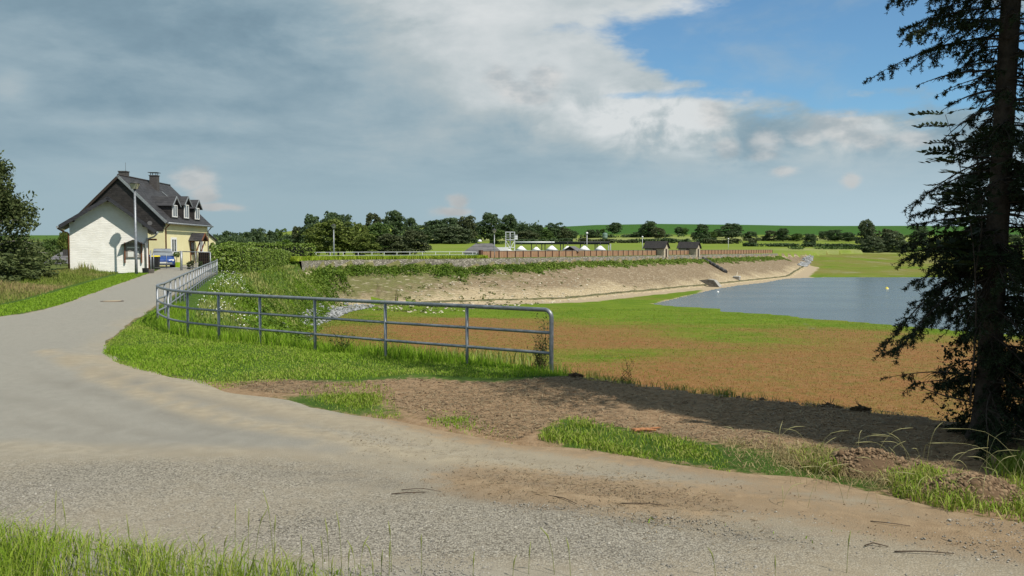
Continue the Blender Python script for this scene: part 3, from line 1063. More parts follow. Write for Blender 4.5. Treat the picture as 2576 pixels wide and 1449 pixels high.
# ------------------------------------------------------------------ street lamps
def lantern_lamp(name, x, y, z, H, label, poles=.07, s=1.0, group='street lamps'):
    r = empty(name, (x, y, z), 0, label, 'street lamp', group)
    MB().tube([(0, 0, -.3), (0, 0, H * .2), (0, 0, H - .66 * s)], [poles * 1.15, poles, poles * .72], 12).build('pole', GALV, r)
    hb = H - .66 * s
    h = MB().lathe([(.05 * s, 0), (.09 * s, .04 * s), (.06 * s, .08 * s)], 12, (0, 0, hb)).build('collar', STEELD, r)
    MB().frustum(0, 0, hb + .08 * s, hb + .40 * s, .13 * s, .13 * s, .24 * s, .24 * s).build('glass_lantern', LAMPGLASS, r)
    for sx in (-1, 1):
        for sy in (-1, 1):
            MB().tube([(sx * .135 * s, sy * .135 * s, hb + .07 * s), (sx * .247 * s, sy * .247 * s, hb + .41 * s)], .012 * s, 6).build('glazing_bar', STEELD, r)
    MB().lathe([(.30 * s, .40 * s), (.31 * s, .425 * s), (.20 * s, .50 * s), (.10 * s, .58 * s), (.05 * s, .60 * s), (.025 * s, .66 * s)], 20, (0, 0, hb)).build('lantern_hat', STEELD, r)
    return r
def m_lg(k):
    k.col((.46, .44, .33))
    k.bsdf.inputs['Specular IOR Level'].default_value = .6
LAMPGLASS = mat('frosted_lamp_glass', m_lg, .25)
q = at(343, 683, 54.5)
lz = gh(q.x, q.y)
ltop = at(340, 452, 54.5).z
lantern_lamp('street_lamp', q.x, q.y, lz, ltop - lz, 'tall grey lamp post with square lantern in front of the white shed', .085)
q = at(840, 637, 122)
lantern_lamp('street_lamp', q.x, q.y, gh(q.x, q.y), at(840, 562, 122).z - gh(q.x, q.y), 'lantern lamp post behind the crest railing, in front of the olive-green tree', .10, 1.2)
q = at(1243.6, 628, 133)
lantern_lamp('street_lamp', q.x, q.y, gh(q.x, q.y), at(1243.6, 574, 133).z - gh(q.x, q.y), 'lantern lamp post standing beside the dark hipped roof', .09, 1.3)
for px_, yt, dd_, lab in ((1476.5, 585, 170, 'slim lamp post above the brick wall among the white cone roofs'),
                     (1616, 595, 215, 'slim lamp post beside the valve houses, near the nearer one'),
                     (1832, 600, 265, 'thin lamp post with white globe beyond the brick wall')):
    q = at(px_, 630, dd_)
    z = gh(q.x, q.y)
    r = empty('lamp_post', (q.x, q.y, z), 0, lab, 'lamp post', 'slim lamp posts behind the dam')
    H = at(px_, yt, dd_).z - z
    MB().tube([(0, 0, -.2), (0, 0, H - .2)], .06, 8).build('pole', GALV_FAR, r)
    MB().lathe([(.06, 0), (.22, .1), (.24, .25), (.16, .4), (.02, .46)], 12, (0, 0, H - .35)).build('globe', WHITESHEET, r)

# ------------------------------------------------------------------ white shed
GZ = .55
def roof_pair(r, xl, zl, xr, zr, xe, ze, y0, y1, t, m, name='roof_slope'):
    MB().slab((xl, y0, zl), (xe, y0, ze), (xe, y1, ze), (xl, y1, zl), t).build(name, m, r)
    MB().slab((xe, y0, ze), (xr, y0, zr), (xr, y1, zr), (xe, y1, ze), t).build(name, m, r)
SHR = R(25)
shed = empty('white_shed', (-24.05, 57.0, GZ), SHR, 'whitewashed brick shed with dark gabled roof beside the lamp post', 'shed')
sx0, sx1 = -4.6, 0.0
rx, rz = -2.34, 5.40 - GZ
lex, lez, rex, rez = -5.2, 3.52 - GZ, .52, 3.22 - GZ
def rooflow(x):      # underside of the roof at x
    return (lez + (x - lex) / (rx - lex) * (rz - lez) if x < rx else rz + (x - rx) / (rex - rx) * (rez - rz)) - .16
outline = [(sx0, 0, -.8), (sx1, 0, -.8), (sx1, 0, rooflow(sx1)), (rx, 0, rooflow(rx)), (sx0, 0, rooflow(sx0))]
MB().prism(outline, (0, 0, 0), (0, 7.6, 0)).build('wall', WHITEWALL, shed)
roof_pair(shed, lex, lez, rex, rez, rx, rz, -.62, 8.0, .13, ROOFDARK)
for a, b in (((lex, lez), (rx, rz)), ((rx, rz), (rex, rez))):
    MB().slab((a[0], -.70, a[1] + .02), (b[0], -.70, b[1] + .02), (b[0], -.62, b[1] + .02), (a[0], -.62, a[1] + .02), .22).build('verge_board', ROOFDARK, shed)
for x in (sx0 + .25, rx, sx1 - .25):
    MB().box(x - .06, x + .06, -.60, .4, rooflow(x) - .16, rooflow(x) - .02).build('purlin_end', WOODDARK, shed)
for x, z, sgn in ((lex - .05, lez - .10, -1), (rex + .05, rez - .10, 1)):
    MB().tube([(x, -.68, z), (x, 8.0, z)], .075, 8).build('gutter', ZINC, shed)
xw = sx0 - .07
MB().tube([(lex - .05, -.5, lez - .18), (lex + .25, -.25, lez - .36), (xw, -.02, lez - .48), (xw, -.02, .05)], .05, 8).build('downpipe', COPPER, shed)
xw = sx1 - .14
MB().tube([(rex + .03, -.45, rez - .18), (rex - .15, -.3, rez - .38), (xw + .1, -.10, rez - .52), (xw, -.09, rez - .75), (xw, -.09, .05)], .055, 8).build('downpipe', ZINC, shed)
MB().box(sx1 + .005, sx1 + .06, .0, .12, -.1, rez - .5).build('corner_board', WOOD, shed)
MB().box(sx1 - .1, sx1 + .55, -.1, -.012, rez - .62, rez - .50).build('bracket', WOOD, shed)
# loudspeaker horn on the roof edge
MB().lathe([(.06, -.12), (.07, 0), (.15, .12), (.15, .14)], 14).build('horn', STEELD, shed).matrix_local = Matrix.Translation((rx + (rex - rx) * .86, -.35, rz + (rez - rz) * .86 + .16)) @ Matrix.Rotation(R(70), 4, 'X')
# notice board hung on the shed
nb = empty('notice_board', shed.matrix_basis @ Vector((-.92, -.02, 0)) if False else (Matrix.Translation(shed.location) @ Matrix.Rotation(SHR, 4, 'Z')) @ Vector((-.90, -.02, 0)), SHR, 'roofed wooden notice board with papers hung on the white shed wall', 'notice board')
zz = lambda y: at(341, y, 56.7).z - GZ
MB().box(-.46, .46, -.07, -.02, zz(648), zz(612)).build('back_panel', WOODGREY, nb)
for s in (-1, 1):
    MB().box(s * .50 - .04, s * .50 + .04, -.13, -.015, zz(661), zz(610)).build('post', WOOD, nb)
    MB().slab((0, -.50, zz(602.5)), (s * .72, -.50, zz(615)), (s * .72, .0, zz(615)), (0, 0, zz(602.5)), .05).build('roof_board', ROOFDARK, nb)
for (a, b, c, d) in ((-.33, .02, 648 - 15, 646), (.08, .34, 632, 641), (-.36, .36, 621, 624), (.12, .3, 643.5, 647)):
    MB().box(a, b, -.082, -.072, zz(d), zz(c)).build('paper', PAPER, nb)

# ------------------------------------------------------------------ yellow house
HZ0 = .74
HR = R(1.9)
house = empty('yellow_house', (-27.8, 69.0, HZ0), HR, 'pale yellow house with steep slate roof, three dormers and slate-clad gable', 'house')
W, L = 6.9, 10.9
hw = 3.42
zr_, ov = 7.91 - HZ0, .36
sl_ = (zr_ - (4.18 - HZ0)) / (W / 2 + ov)           # roof slope
ze = 4.18 - HZ0
def hroof(x):       # top of roof at local x (0 at the right wall, negative to the left)
    return zr_ - abs(x + W / 2) * sl_
MB().prism([(0, 0, -.8), (0, 0, hw), (-W, 0, hw), (-W, 0, -.8)][::-1], (0, 0, 0), (0, L, 0)).build('wall', YELLOW, house)
MB().prism([(-.02, 0, 3.44 - HZ0 + .02), (.03, 0, hroof(0) - .20), (-W / 2, 0, zr_ - .20), (-W - .03, 0, hroof(-W) - .2), (-W - .03, 0, 3.44 - HZ0)][::-1], (0, -.07, 0), (0, .4, 0)).build('gable_cladding', SLATE2, house)
MB().prism([(0, 0, hw - .02), (0, 0, hroof(0) - .2), (-W / 2, 0, zr_ - .2), (-W, 0, hroof(-W) - .2), (-W, 0, hw - .02)][::-1], (0, L - .3, 0), (0, .3, 0)).build('gable_cladding', SLATE2, house)
roof = empty_roof = None
mb = MB()
mb.slab((ov, -.22, ze), (-W / 2, -.22, zr_), (-W / 2, L + .2, zr_), (ov, L + .2, ze), .14)
roof = mb.build('roof', SLATE, house)
MB().slab((-W / 2, -.22, zr_), (-W - ov, -.22, ze), (-W - ov, L + .2, ze), (-W / 2, L + .2, zr_), .14).build('roof', SLATE, house)
MB().tube([(-W / 2, -.24, zr_ + .01), (-W / 2, L + .22, zr_ + .01)], .07, 8).build('ridge', SLATE2, house)
for s in (0, 1):
    x0, x1 = (ov, -W / 2) if s == 0 else (-W - ov, -W / 2)
    MB().slab((x0, -.27, ze + .02), (x1, -.27, zr_ + .02), (x1, -.222, zr_ + .02), (x0, -.222, ze + .02), .2).build('verge_board', ZINC if s == 0 else WOODDARK, house)
MB().tube([(ov + .06, -.2, ze - .08), (ov + .06, L + .2, ze - .08)], .075, 8).build('gutter', ZINC, house)
for y in (.18, L - .10):
    MB().tube([(ov + .06, y, ze - .1), (ov - .1, y, ze - .30), (.08, y, ze - .48), (.08, y, -.1)], .05, 8).build('downpipe', COPPER if y < 1 else ZINC, house)
# chimneys
def chimney(x, y, w, top, capm, cap=True):
    z0 = hroof(x) - .6
    c = MB().box(x - w / 2, x + w / 2, y - w / 2, y + w / 2, z0, top).build('chimney', BRICKDARK, roof)
    MB().box(x - w / 2 - .04, x + w / 2 + .04, y - w / 2 - .04, y + w / 2 + .04, top, top + .07).build('chimney_head', BRICKDARK, roof)
    if cap:
        for sx in (-1, 1):
            for sy in (-1, 1):
                MB().box(x + sx * w * .36 - .02, x + sx * w * .36 + .02, y + sy * w * .36 - .02, y + sy * w * .36 + .02, top + .07, top + .27).build('cap_leg', STEELD, roof)
        MB().box(x - w / 2 - .1, x + w / 2 + .1, y - w / 2 - .1, y + w / 2 + .1, top + .27, top + .31).build('chimney_cap', STEELD, roof)
chimney(-W / 2 - .45, 2.0, .62, 8.32 - HZ0, None, False)
chimney(-W / 2 + .62, 5.7, .62, 8.30 - HZ0, None, True)
MB().tube([(-W / 2 - .3, 2.0, 8.3 - HZ0), (-W / 2 - .3, 2.0, 9.1 - HZ0)], .012, 5).build('aerial', STEELD, roof)
MB().slab((-W / 2 + 1.0, 6.3, hroof(-W / 2 + 1.0) + .1), (-W / 2 + 1.7, 6.6, hroof(-W / 2 + 1.7) + .1), (-W / 2 + 1.7, 6.75, hroof(-W / 2 + 1.7) + .1), (-W / 2 + 1.0, 6.45, hroof(-W / 2 + 1.0) + .1), .03).build('roof_ladder', ZINC, roof)
# windows: on the right wall, frame proud of the wall
def window(parent, x, y, w, z0, z1, mull=True):
    """a window in a wall facing +x at local x"""
    f = MB()
    t = .07
    for (a, b, c, d) in ((y - w / 2, y + w / 2, z1 - t, z1), (y - w / 2, y + w / 2, z0, z0 + t), (y - w / 2, y - w / 2 + t, z0 + t, z1 - t), (y + w / 2 - t, y + w / 2, z0 + t, z1 - t)):
        f.box(x - .04, x + .035, a, b, c, d)
    if mull:
        f.box(x - .04, x + .03, y - .035, y + .035, z0 + t, z1 - t)
    o = f.build('window', WINFRAME, parent)
    if mull:
        for a, b in ((y - w / 2 + t, y - .035), (y + .035, y + w / 2 - t)):
            MB().box(x - .03, x + .008, a, b, z0 + t, z1 - t).build('pane', GLASS, o)
    else:
        MB().box(x - .03, x + .008, y - w / 2 + t, y + w / 2 - t, z0 + t, z1 - t).build('pane', GLASS, o)
    return o
def surround(x, y, w, z0, z1, par):
    f = MB()
    t = .11
    for (a, b, c, d) in ((y - w / 2 - t, y + w / 2 + t, z1, z1 + t), (y - w / 2 - t, y - w / 2, z0, z1), (y + w / 2, y + w / 2 + t, z0, z1), (y - w / 2 - t, y + w / 2 + t, z0 - .08, z0)):
        f.box(x - .02, x + .02 + (.05 if d == z0 else 0), a, b, c, d)
    f.build('window_surround', WHITEWALL, par)
for y, w, z0, z1 in ((2.1, 1.15, 1.72 - HZ0, 2.88 - HZ0), (8.9, 1.0, 1.75 - HZ0, 2.88 - HZ0)):
    window(house, .01, y, w, z0, z1)
    surround(.0, y, w, z0, z1, house)
# dormers
for y, top in ((2.35, 6.38), (5.15, 6.55), (7.9, 6.40)):
    zt = top - HZ0
    zeave = zt - .70
    xf = .02
    zb = hroof(xf) + .02
    hwid = .80
    xb = -W / 2 - (zeave - zr_) / sl_ * 1 if False else None
    xback = (zr_ - zeave) / sl_ - W / 2            # where the roof reaches the dormer eave height
    xridge = (zr_ - zt) / sl_ - W / 2
    d = MB()
    d.prism([(xf, 0, zb - .3), (xf, 0, zeave), (xback - .15, 0, zeave), (xback - .1, 0, hroof(xback) - .4), ], (0, y - hwid, 0), (0, .10, 0))
    d.prism([(xf, 0, zb - .3), (xf, 0, zeave), (xback - .15, 0, zeave), (xback - .1, 0, hroof(xback) - .4), ], (0, y + hwid - .10, 0), (0, .10, 0))
    d.prism([(0, y - hwid, zb - .3), (0, y + hwid, zb - .3), (0, y + hwid, zeave), (0, y, zt - .12), (0, y - hwid, zeave)], (xf - .06, 0, 0), (.05, 0, 0))
    o = d.build('dormer', SLATE2, house)
    e = .16
    for s in (-1, 1):
        zlo = zeave - .12
        MB().slab((xf + .2, y, zt), (xf + .2, y + s * (hwid + e), zlo), ((zr_ - zlo) / sl_ - W / 2 + .1 - .35, y + s * (hwid + e), zlo), (xridge - .3, y, zt), .06).build('dormer_roof', SLATE, o)
        MB().slab((xf + .24, y, zt + .015), (xf + .24, y + s * (hwid + e), zlo + .015), (xf + .195, y + s * (hwid + e), zlo + .015), (xf + .195, y, zt + .015), .10).build('dormer_verge', ZINC, o)
    window(o, xf + .03, y, 1.05, zb + .12, zeave - .03)
# porch: gabled canopy on brown timber brackets, door behind it
py_, pz0, pz1 = 6.5, 2.80 - HZ0, 3.42 - HZ0
porch = MB().box(.0, 1.02, py_ - .72, py_ - .62, pz0 - .12, pz0).build('porch', WOOD, house)
for s in (-1, 1):
    MB().slab((-.0, py_, pz1), (1.15, py_, pz1), (1.15, py_ + s * .9, pz0 - .04), (0, py_ + s * .9, pz0 - .04), .07).build('porch_roof', SLATE, porch)
    MB().slab((1.15, py_, pz1 + .02), (1.2, py_, pz1 + .02), (1.2, py_ + s * .9, pz0 - .02), (1.15, py_ + s * .9, pz0 - .02), .13).build('porch_verge', WOOD, porch)
    MB().tube([(.95, py_ + s * .66, pz0 - .05), (.55, py_ + s * .60, .95), (.5, py_ + s * .60, 0)], .055, 6).build('porch_post', WOOD, porch)
    MB().box(.0, .98, py_ + s * .66 - .05, py_ + s * .66 + .05, pz0 - .10, pz0 + .02).build('porch_beam', WOOD, porch)
door = MB().box(-.02, .05, py_ - .48, py_ + .48, .08, 2.02).build('door', WOOD, house)
MB().box(.05, .06, py_ - .30, py_ + .30, .95, 1.85).build('door_pane', GLASS, door)
MB().box(.05, .06, py_ - .30, py_ + .30, .25, .78).build('door_panel', YELLOW, door)
MB().tube([(.06, py_ - .38, 1.05), (.11, py_ - .38, 1.05), (.11, py_ - .28, 1.05)], .014, 6).build('door_handle', STEELW, door)
MB().box(.0, .9, py_ - .8, py_ + .8, -.3, .07).build('door_step', CONC, house)
MB().box(.0, .22, 9.95, 10.1, 2.72 - HZ0, 2.86 - HZ0).build('wall_lamp', BLACKP, house)
# lean-to against the far gable
zA, zB = 3.44 - HZ0, 2.82 - HZ0
MB().prism([(0, L + .01, -.8), (0, L + 2.5, -.8), (0, L + 2.5, zB), (0, L + .01, zA)], (-4.5, 0, 0), (4.44, 0, 0)).build('lean_to', YELLOW, house)
MB().slab((.08, L + .02, zA + .1), (.08, L + 2.75, zB + .04), (-4.7, L + 2.75, zB + .04), (-4.7, L + .02, zA + .1), .09).build('lean_to_roof', SLATE, house)

# ------------------------------------------------------------------ gate and things around the yard
gy = 62.0
g0, g1 = at(386, 640, gy), at(529, 640, gy)
gz = gh((g0.x + g1.x) / 2, gy)
gate = empty('yard_gate', (g0.x, gy, .52), 0, 'low grey tube gate across the drive in front of the yellow house', 'gate')
wd = g1.x - g0.x
wm = at(456, 640, gy).x - g0.x
gtop = at(400, 633.5, gy).z - .52
MB().tube([(0, 0, gtop), (wm - .1, 0, gtop)], .035, 8).build('top_bar', GALV, gate)
MB().tube([(wm + .1, .02, gtop + .02), (wd, .02, gtop - .03)], .035, 8).build('top_bar', GALV, gate)
for a, b in ((0, wm - .1), (wm + .1, wd)):
    MB().tube([(a, .01, .16), (b, .01, .16)], .025, 8).build('bottom_bar', GALV, gate)
for x, r_, h0, h1 in ((-.2, .05, -.5, gtop + .1), (0, .04, -.1, gtop), (wm, .085, -.5, gtop + .06), (wd, .04, -.5, gtop - .03), ((at(418.7, 640, gy).x - g0.x), .02, .1, gtop), ((at(492.5, 640, gy).x - g0.x), .025, .1, gtop)):
    MB().tube([(x, 0, h0), (x, 0, h1)], r_, 10).build('gate_post' if r_ > .03 else 'upright', GALV, gate)

def bin_(px_, d, lidm, lab, w=.50, h=.95):
    q = at(px_, 660, d)
    b = empty('wheelie_bin', (q.x, q.y, .52), R(8), lab, 'bin', 'bins by the gate')
    MB().frustum(0, 0, .05, h, w * .42, w * .46, w * .54, w * .58).build('body', BLACKP, b)
    MB().hexa([(-w * .57, -w * .64, h + .005), (w * .57, -w * .64, h + .005), (w * .57, w * .62, h + .005), (-w * .57, w * .62, h + .005), (-w * .5, -w * .5, h + .07), (w * .5, -w * .5, h + .07), (w * .5, w * .6, h + .10), (-w * .5, w * .6, h + .10)]).build('lid', lidm, b)
    MB().tube([(-w * .4, w * .68, h - .03), (w * .4, w * .68, h - .03)], .018, 6).build('handle', BLACKP, b)
    for s in (-1, 1):
        MB().tube([(s * w * .38, w * .45, .1), (s * w * .5, w * .45, .1)], .10, 12).build('wheel', RUBBER, b)
bin_(391, 62.9, YELLOWP, 'black wheelie bin with bright yellow lid behind the gate')
bin_(377, 63.2, BLACKP, 'all-black wheelie bin half hidden by the shed corner', .46, .9)

def planter(px_, py, d, a, b, h, m, lab, name='planter_box'):
    q = at(px_, py, d)
    z = gh(q.x, q.y)
    o = empty(name, (q.x, q.y, z), 0, lab, 'planter')
    MB().frustum(0, 0, 0, h, a * .85, b * .85, a, b).build('box', m, o, .01)
    MB().box(-a * .85, a * .85, -b * .85, b * .85, h - .03, h + .006).build('soil', plain('potting_soil', (.05, .035, .025), .95), o)
    return o
planter(366, 681, 56.2, .16, .16, .34, BLACKP, 'small black planter at the foot of the shed downpipe')
planter(377, 681, 56.5, .26, .16, .26, CONCDARK, 'grey stone trough beside the gate post')
pot = planter(445, 668, 66, .19, .19, .44, LIME, 'lime green square pot with a ball tree on a stem', 'plant_pot')
pot2 = planter(434, 668, 66.5, .17, .17, .34, TERRA, 'brown clay pot beside the lime green pot', 'plant_pot')

# parked blue car with a grey sheet over its windscreen, seen from the front quarter
def car():
    q = at(409, 668, 66.4)
    z = gh(q.x, q.y)
    c = empty('parked_car', (q.x, q.y, z), R(24), 'blue hatchback with grey screen cover parked behind the bins', 'car')
    # stations along the length (y, from the front -1.9 to the back 1.9): half width, sill z, belt z
    secs = [(-1.92, .62, .30, .55), (-1.80, .76, .22, .68), (-1.2, .82, .20, .80), (-.75, .83, .20, .88), (.3, .84, .20, .92), (1.2, .83, .20, .93), (1.75, .78, .24, .88), (1.9, .66, .32, .70)]
    v, f = [], []
    for y, w, a, b in secs:
        v += [(-w, y, a), (-w * 1.02, y, (a + b) / 2), (-w * .96, y, b), (-w * .5, y, b + .03), (w * .5, y, b + .03), (w * .96, y, b), (w * 1.02, y, (a + b) / 2), (w, y, a)]
    m = MB()
    m.v = v
    for i in range(len(secs) - 1):
        for j in range(7):
            m.face((i * 8 + j, i * 8 + j + 1, i * 8 + j + 9, i * 8 + j + 8)[::-1], True)
        m.face((i * 8 + 7, i * 8, i * 8 + 8, i * 8 + 15)[::-1])
    m.face(range(8)); m.face([(len(secs) - 1) * 8 + j for j in range(8)][::-1])
    m.build('body', CARBLUE, c)
    cab = [(-.78, .78, .90), (-.10, .62, 1.40), (.95, .60, 1.42), (1.72, .74, .92)]
    g = MB()
    for y, w, z_ in cab:
        g.v += [(-w, y, z_), (w, y, z_)]
    for i in range(3):
        g.face((i * 2, i * 2 + 1, i * 2 + 3, i * 2 + 2)[::1])
    g.face((0, 2, 4, 6)); g.face((1, 7, 5, 3))
    g.build('cabin', GLASS, c)
    MB().slab((-.60, -.12, 1.435), (.60, -.12, 1.435), (.58, .96, 1.455), (-.58, .96, 1.455), .03).build('roof', CARBLUE, c)
    MB().slab((-.76, -.80, .925), (.76, -.80, .925), (.62, -.10, 1.43), (-.62, -.10, 1.43), .015).build('screen_cover', CARGREY, c)
    for s in (-1, 1):
        MB().box(s * .60 - .14, s * .60 + .14, -1.90, -1.84, .52, .66).build('headlight', WINFRAME, c)
        MB().box(s * .90 - .07, s * .90 + .07, -.62, -.48, .90, 1.0).build('mirror', CARBLUE, c)
        for y in (-1.22, 1.22):
            w_ = MB().tube([(s * .66, y, .30), (s * .85, y, .30)], .30, 18).build('wheel', RUBBER, c)
            MB().tube([(s * .84, y, .30), (s * .862, y, .30)], .19, 14).build('rim', ZINC, w_)
    MB().box(-.62, .62, -1.96, -1.85, .28, .44).build('bumper', CARGREY, c)
    MB().box(-.26, .26, -1.975, -1.955, .36, .46).build('number_plate', PAPER, c)
car()

# dark lattice panel between the porch and the hedge
q0 = at(500, 660, 66); q1 = at(530, 660, 66)
lat = empty('lattice_panel', (q0.x, 66, .55), 0, 'dark square lattice panel standing between the door and the hedge', 'lattice')
wl = q1.x - q0.x
hl = at(510, 634.8, 66).z - .55
for i in range(7):
    x = wl * i / 6
    MB().box(x - .025, x + .025, -.02, .02, 0, hl).build('slat', WOODDARK, lat)
for i in range(6):
    z = .06 + (hl - .1) * i / 5
    MB().box(-.02, wl + .02, .022, .055, z - .025, z + .025).build('slat', WOODDARK, lat)
MB().box(.0, wl, .06, .075, .0, hl - .02).build('backing_mesh', BLACKP, lat)

# ------------------------------------------------------------------ houses in the hollow on the far left
def hollow_house(pxl, pxr, yridge, yeave, d, lab, wallm, chim):
    a, b = at(pxl, yeave, d), at(pxr, yeave, d)
    zr2, ze2 = at(pxl, yridge, d).z, a.z
    g = gh((a.x + b.x) / 2, d)
    h = empty('old_house', ((a.x + b.x) / 2, d, g), R(-8), lab, 'house', 'houses in the hollow')
    hw_, dp = (b.x - a.x) / 2, 5.0
    zr2 -= g; ze2 -= g
    MB().box(-hw_ + .25, hw_ - .25, .3, dp - .3, -1, ze2).build('wall', wallm, h)
    rf = MB().slab((-hw_, 0, ze2 - .15), (hw_, 0, ze2 - .15), (hw_, dp / 2, zr2), (-hw_, dp / 2, zr2), .12).build('roof', SLATE_PALE, h)
    MB().slab((-hw_, dp / 2, zr2), (hw_, dp / 2, zr2), (hw_, dp, ze2 - .15), (-hw_, dp, ze2 - .15), .12).build('roof', SLATE_PALE, h)
    for s in (-1, 1):
        MB().poly([(s * (hw_ - .3), .3, ze2), (s * (hw_ - .3), dp - .3, ze2), (s * (hw_ - .3), dp / 2, zr2 - .1)]).build('gable', wallm, h)
    for x in chim:
        MB().box(x - .3, x + .3, dp / 2 - .3, dp / 2 + .3, zr2 - .5, zr2 + .55).build('chimney', BRICKDARK, rf)
    for x in (-hw_ * .5, 0, hw_ * .5):
        w_ = MB().box(x - .4, x + .4, .26, .3, ze2 - 1.6, ze2 - .5).build('window', WINFRAME, h)
        MB().box(x - .32, x + .32, .24, .26, ze2 - 1.52, ze2 - .58).build('pane', GLASS, w_)
SLATE_PALE = slate_mat('old_slate', (.105, .100, .105), (.165, .155, .16), 2.0)
hollow_house(98, 190, 641, 661, 92, 'low grey-roofed house in the hollow between birch and white shed', plain('grey_boards', (.16, .15, .14), .9), (-.6, 1.4))
hollow_house(120, 215, 634, 648, 118, 'grey-roofed house further back, only its roof showing beside the white shed', plain('grey_render', (.25, .24, .22), .9), (.5,))
q = at(108, 676, 82)
MB().box(-.8, .8, -.6, .6, 0, 1.5).build('orange_hut', plain('orange_paint', (.62, .25, .02), .7, 0, .1), None).location = (q.x, q.y, gh(q.x, q.y) + .1)
oh = bpy.data.objects['orange_hut']
tag(oh, 'small orange painted hut glimpsed below the birch', 'hut')
MB().slab((-.95, -.75, 1.55), (.95, -.75, 1.55), (.95, .75, 1.85), (-.95, .75, 1.85), .08).build('roof', SLATE_PALE, oh)
MB().box(-.3, .3, -.64, -.602, .0, 1.3).build('door', WOODGREY, oh)

# ------------------------------------------------------------------ dam: retaining wall, crest railing, brick parapet, valve houses
crest = [Vector((x, y, 0)) for x, y, h, w in RIM if w > .35 and y < 131]
crest += [Vector((*dampt(t, .35), 0)) for t in (25, 50, 75, 100, 125, 150, 159)]
def build_retaining():
    path = catmull(crest, 1.2)
    V, Q = [], []
    inn = []
    for i, p in enumerate(path):
        d = (path[min(i + 1, len(path) - 1)] - path[max(i - 1, 0)]).normalized()
        n = Vector((d.y, -d.x, 0))
        a = p + n * 1.22
        b = p + n * 1.62
        jt = .05 * math.sin(i * 2.1) + .04 * math.sin(i * .7)
        t0 = .66 - .10 + jt * .6
        V += [(b.x, b.y, -.75), (b.x - n.x * .1, b.y - n.y * .1, t0), (a.x, a.y, t0 + .015), (a.x, a.y, -.4)]
    for i in range(len(path) - 1):
        for j in range(3):
            Q.append((i * 4 + j, (i + 1) * 4 + j, (i + 1) * 4 + j + 1, i * 4 + j + 1))
    o = link('retaining_wall', quads(np.array(V), np.array(Q), STONEWALL, 'retaining_wall'))
    tag(o, 'low grey rubble-stone wall running along the top of the dam slope', 'wall')
build_retaining()

def build_crest_railing():
    pts = [Vector(q) for q in [(-26.6, 111.5, 0), (-24.9, 114.6, 0), (-20.2, 119.6, 0), (-13, 125.1, 0), (-5.4, 130.2, 0)]]
    path = catmull(pts, 1.0)
    r = empty('crest_railing', (pts[0].x, pts[0].y, .6), 0, 'pale grey tube railing along the dam crest between hedge and brick wall', 'railing')
    off = r.location
    P = [Vector((p.x, p.y, .62 + .03 * i / len(path))) - off for i, p in enumerate(path)]
    for h, rd in ((.94, .04), (.50, .028), (.1, .022)):
        MB().tube([p + Vector((0, 0, h)) for p in P], rd, 8).build('rail', GALV_FAR, r)
    pm = MB().tube([(0, 0, -.2), (0, 0, .93)], .03, 8).mesh('post', GALV_FAR)
    acc = 0
    for i in range(len(P)):
        if i % 2 == 0 or i == len(P) - 1:
            link('post', pm, r).location = P[i]
build_crest_railing()

def build_parapet():
    L = float(np.linalg.norm(DAM1 - DAM0))
    ang = math.atan2(DDIR[1], DDIR[0])
    r = empty('brick_parapet', (DAM0[0], DAM0[1], .62), ang, 'long red-brick wall with dark piers along the dam crest', 'wall')
    n = 66
    s = L / n
    H = 1.13
    pan = MB().box(.14, s - .14, -.12, .12, -.3, H - .08).mesh('panel', BRICK)
    cop = MB().box(.10, s - .10, -.16, .16, H - .08, H - .01).mesh('coping', COPING)
    pier = MB().box(-.15, .15, -.20, .20, -.3, H).mesh('pier', BRICKPIER)
    for i in range(n + 1):
        o = link('pier', pier, r); o.location = (i * s, 0, 0)
        if i == 0:
            o.scale = (2.0, 1.15, 1.06)
        if i < n:
            o = link('panel', pan, r); o.location = (i * s, 0, 0)
            o = link('coping', cop, r); o.location = (i * s, 0, 0)
build_parapet()

def valve_house(t, lab):
    p = dampt(t)
    ang = math.atan2(DNRM[1], DNRM[0])            # local x towards the water
    h = empty('valve_house', (p[0], p[1], .0), ang, lab, 'valve house', 'valve houses on the dam')
    a0, a1, hw_ = -2.6, 1.9, 1.25
    ze_, zr__ = 2.06 + .01 * 0 + (625.5 - 620.5) / 2168 * 190 * 1.0, 0
    ze_ = 2.45
    zr__ = 3.72
    MB().prism([(0, -hw_, -1.3), (0, hw_, -1.3), (0, hw_, ze_), (0, 0, zr__ - .1), (0, -hw_, ze_)], (a0, 0, 0), (a1 - a0, 0, 0)).build('wall', STONEW, h)
    for s in (-1, 1):
        MB().slab((a0 - .35, 0, zr__), (a1 + .35, 0, zr__), (a1 + .35, s * (hw_ + .35), ze_ - .32), (a0 - .35, s * (hw_ + .35), ze_ - .32), .10).build('roof', SLATE2, h)
    MB().box(a1 + .002, a1 + .05, -.42, .42, .10, 2.0).build('door', WOODDARK, h)
    MB().box(a1 + .002, a1 + .6, -hw_ * .9, hw_ * .9, -1.2, -.2).build('plinth', CONC, h)
    w_ = MB().box(a0 + 1.9, a0 + 2.7, -hw_ - .03, -hw_ + .02, 1.2, 2.0).build('window', WOODDARK, h)
valve_house(69, 'small stone valve house with dark gabled roof, the one nearer the white cones')
valve_house(89, 'small stone valve house with dark gabled roof, above the dark slope pipe')

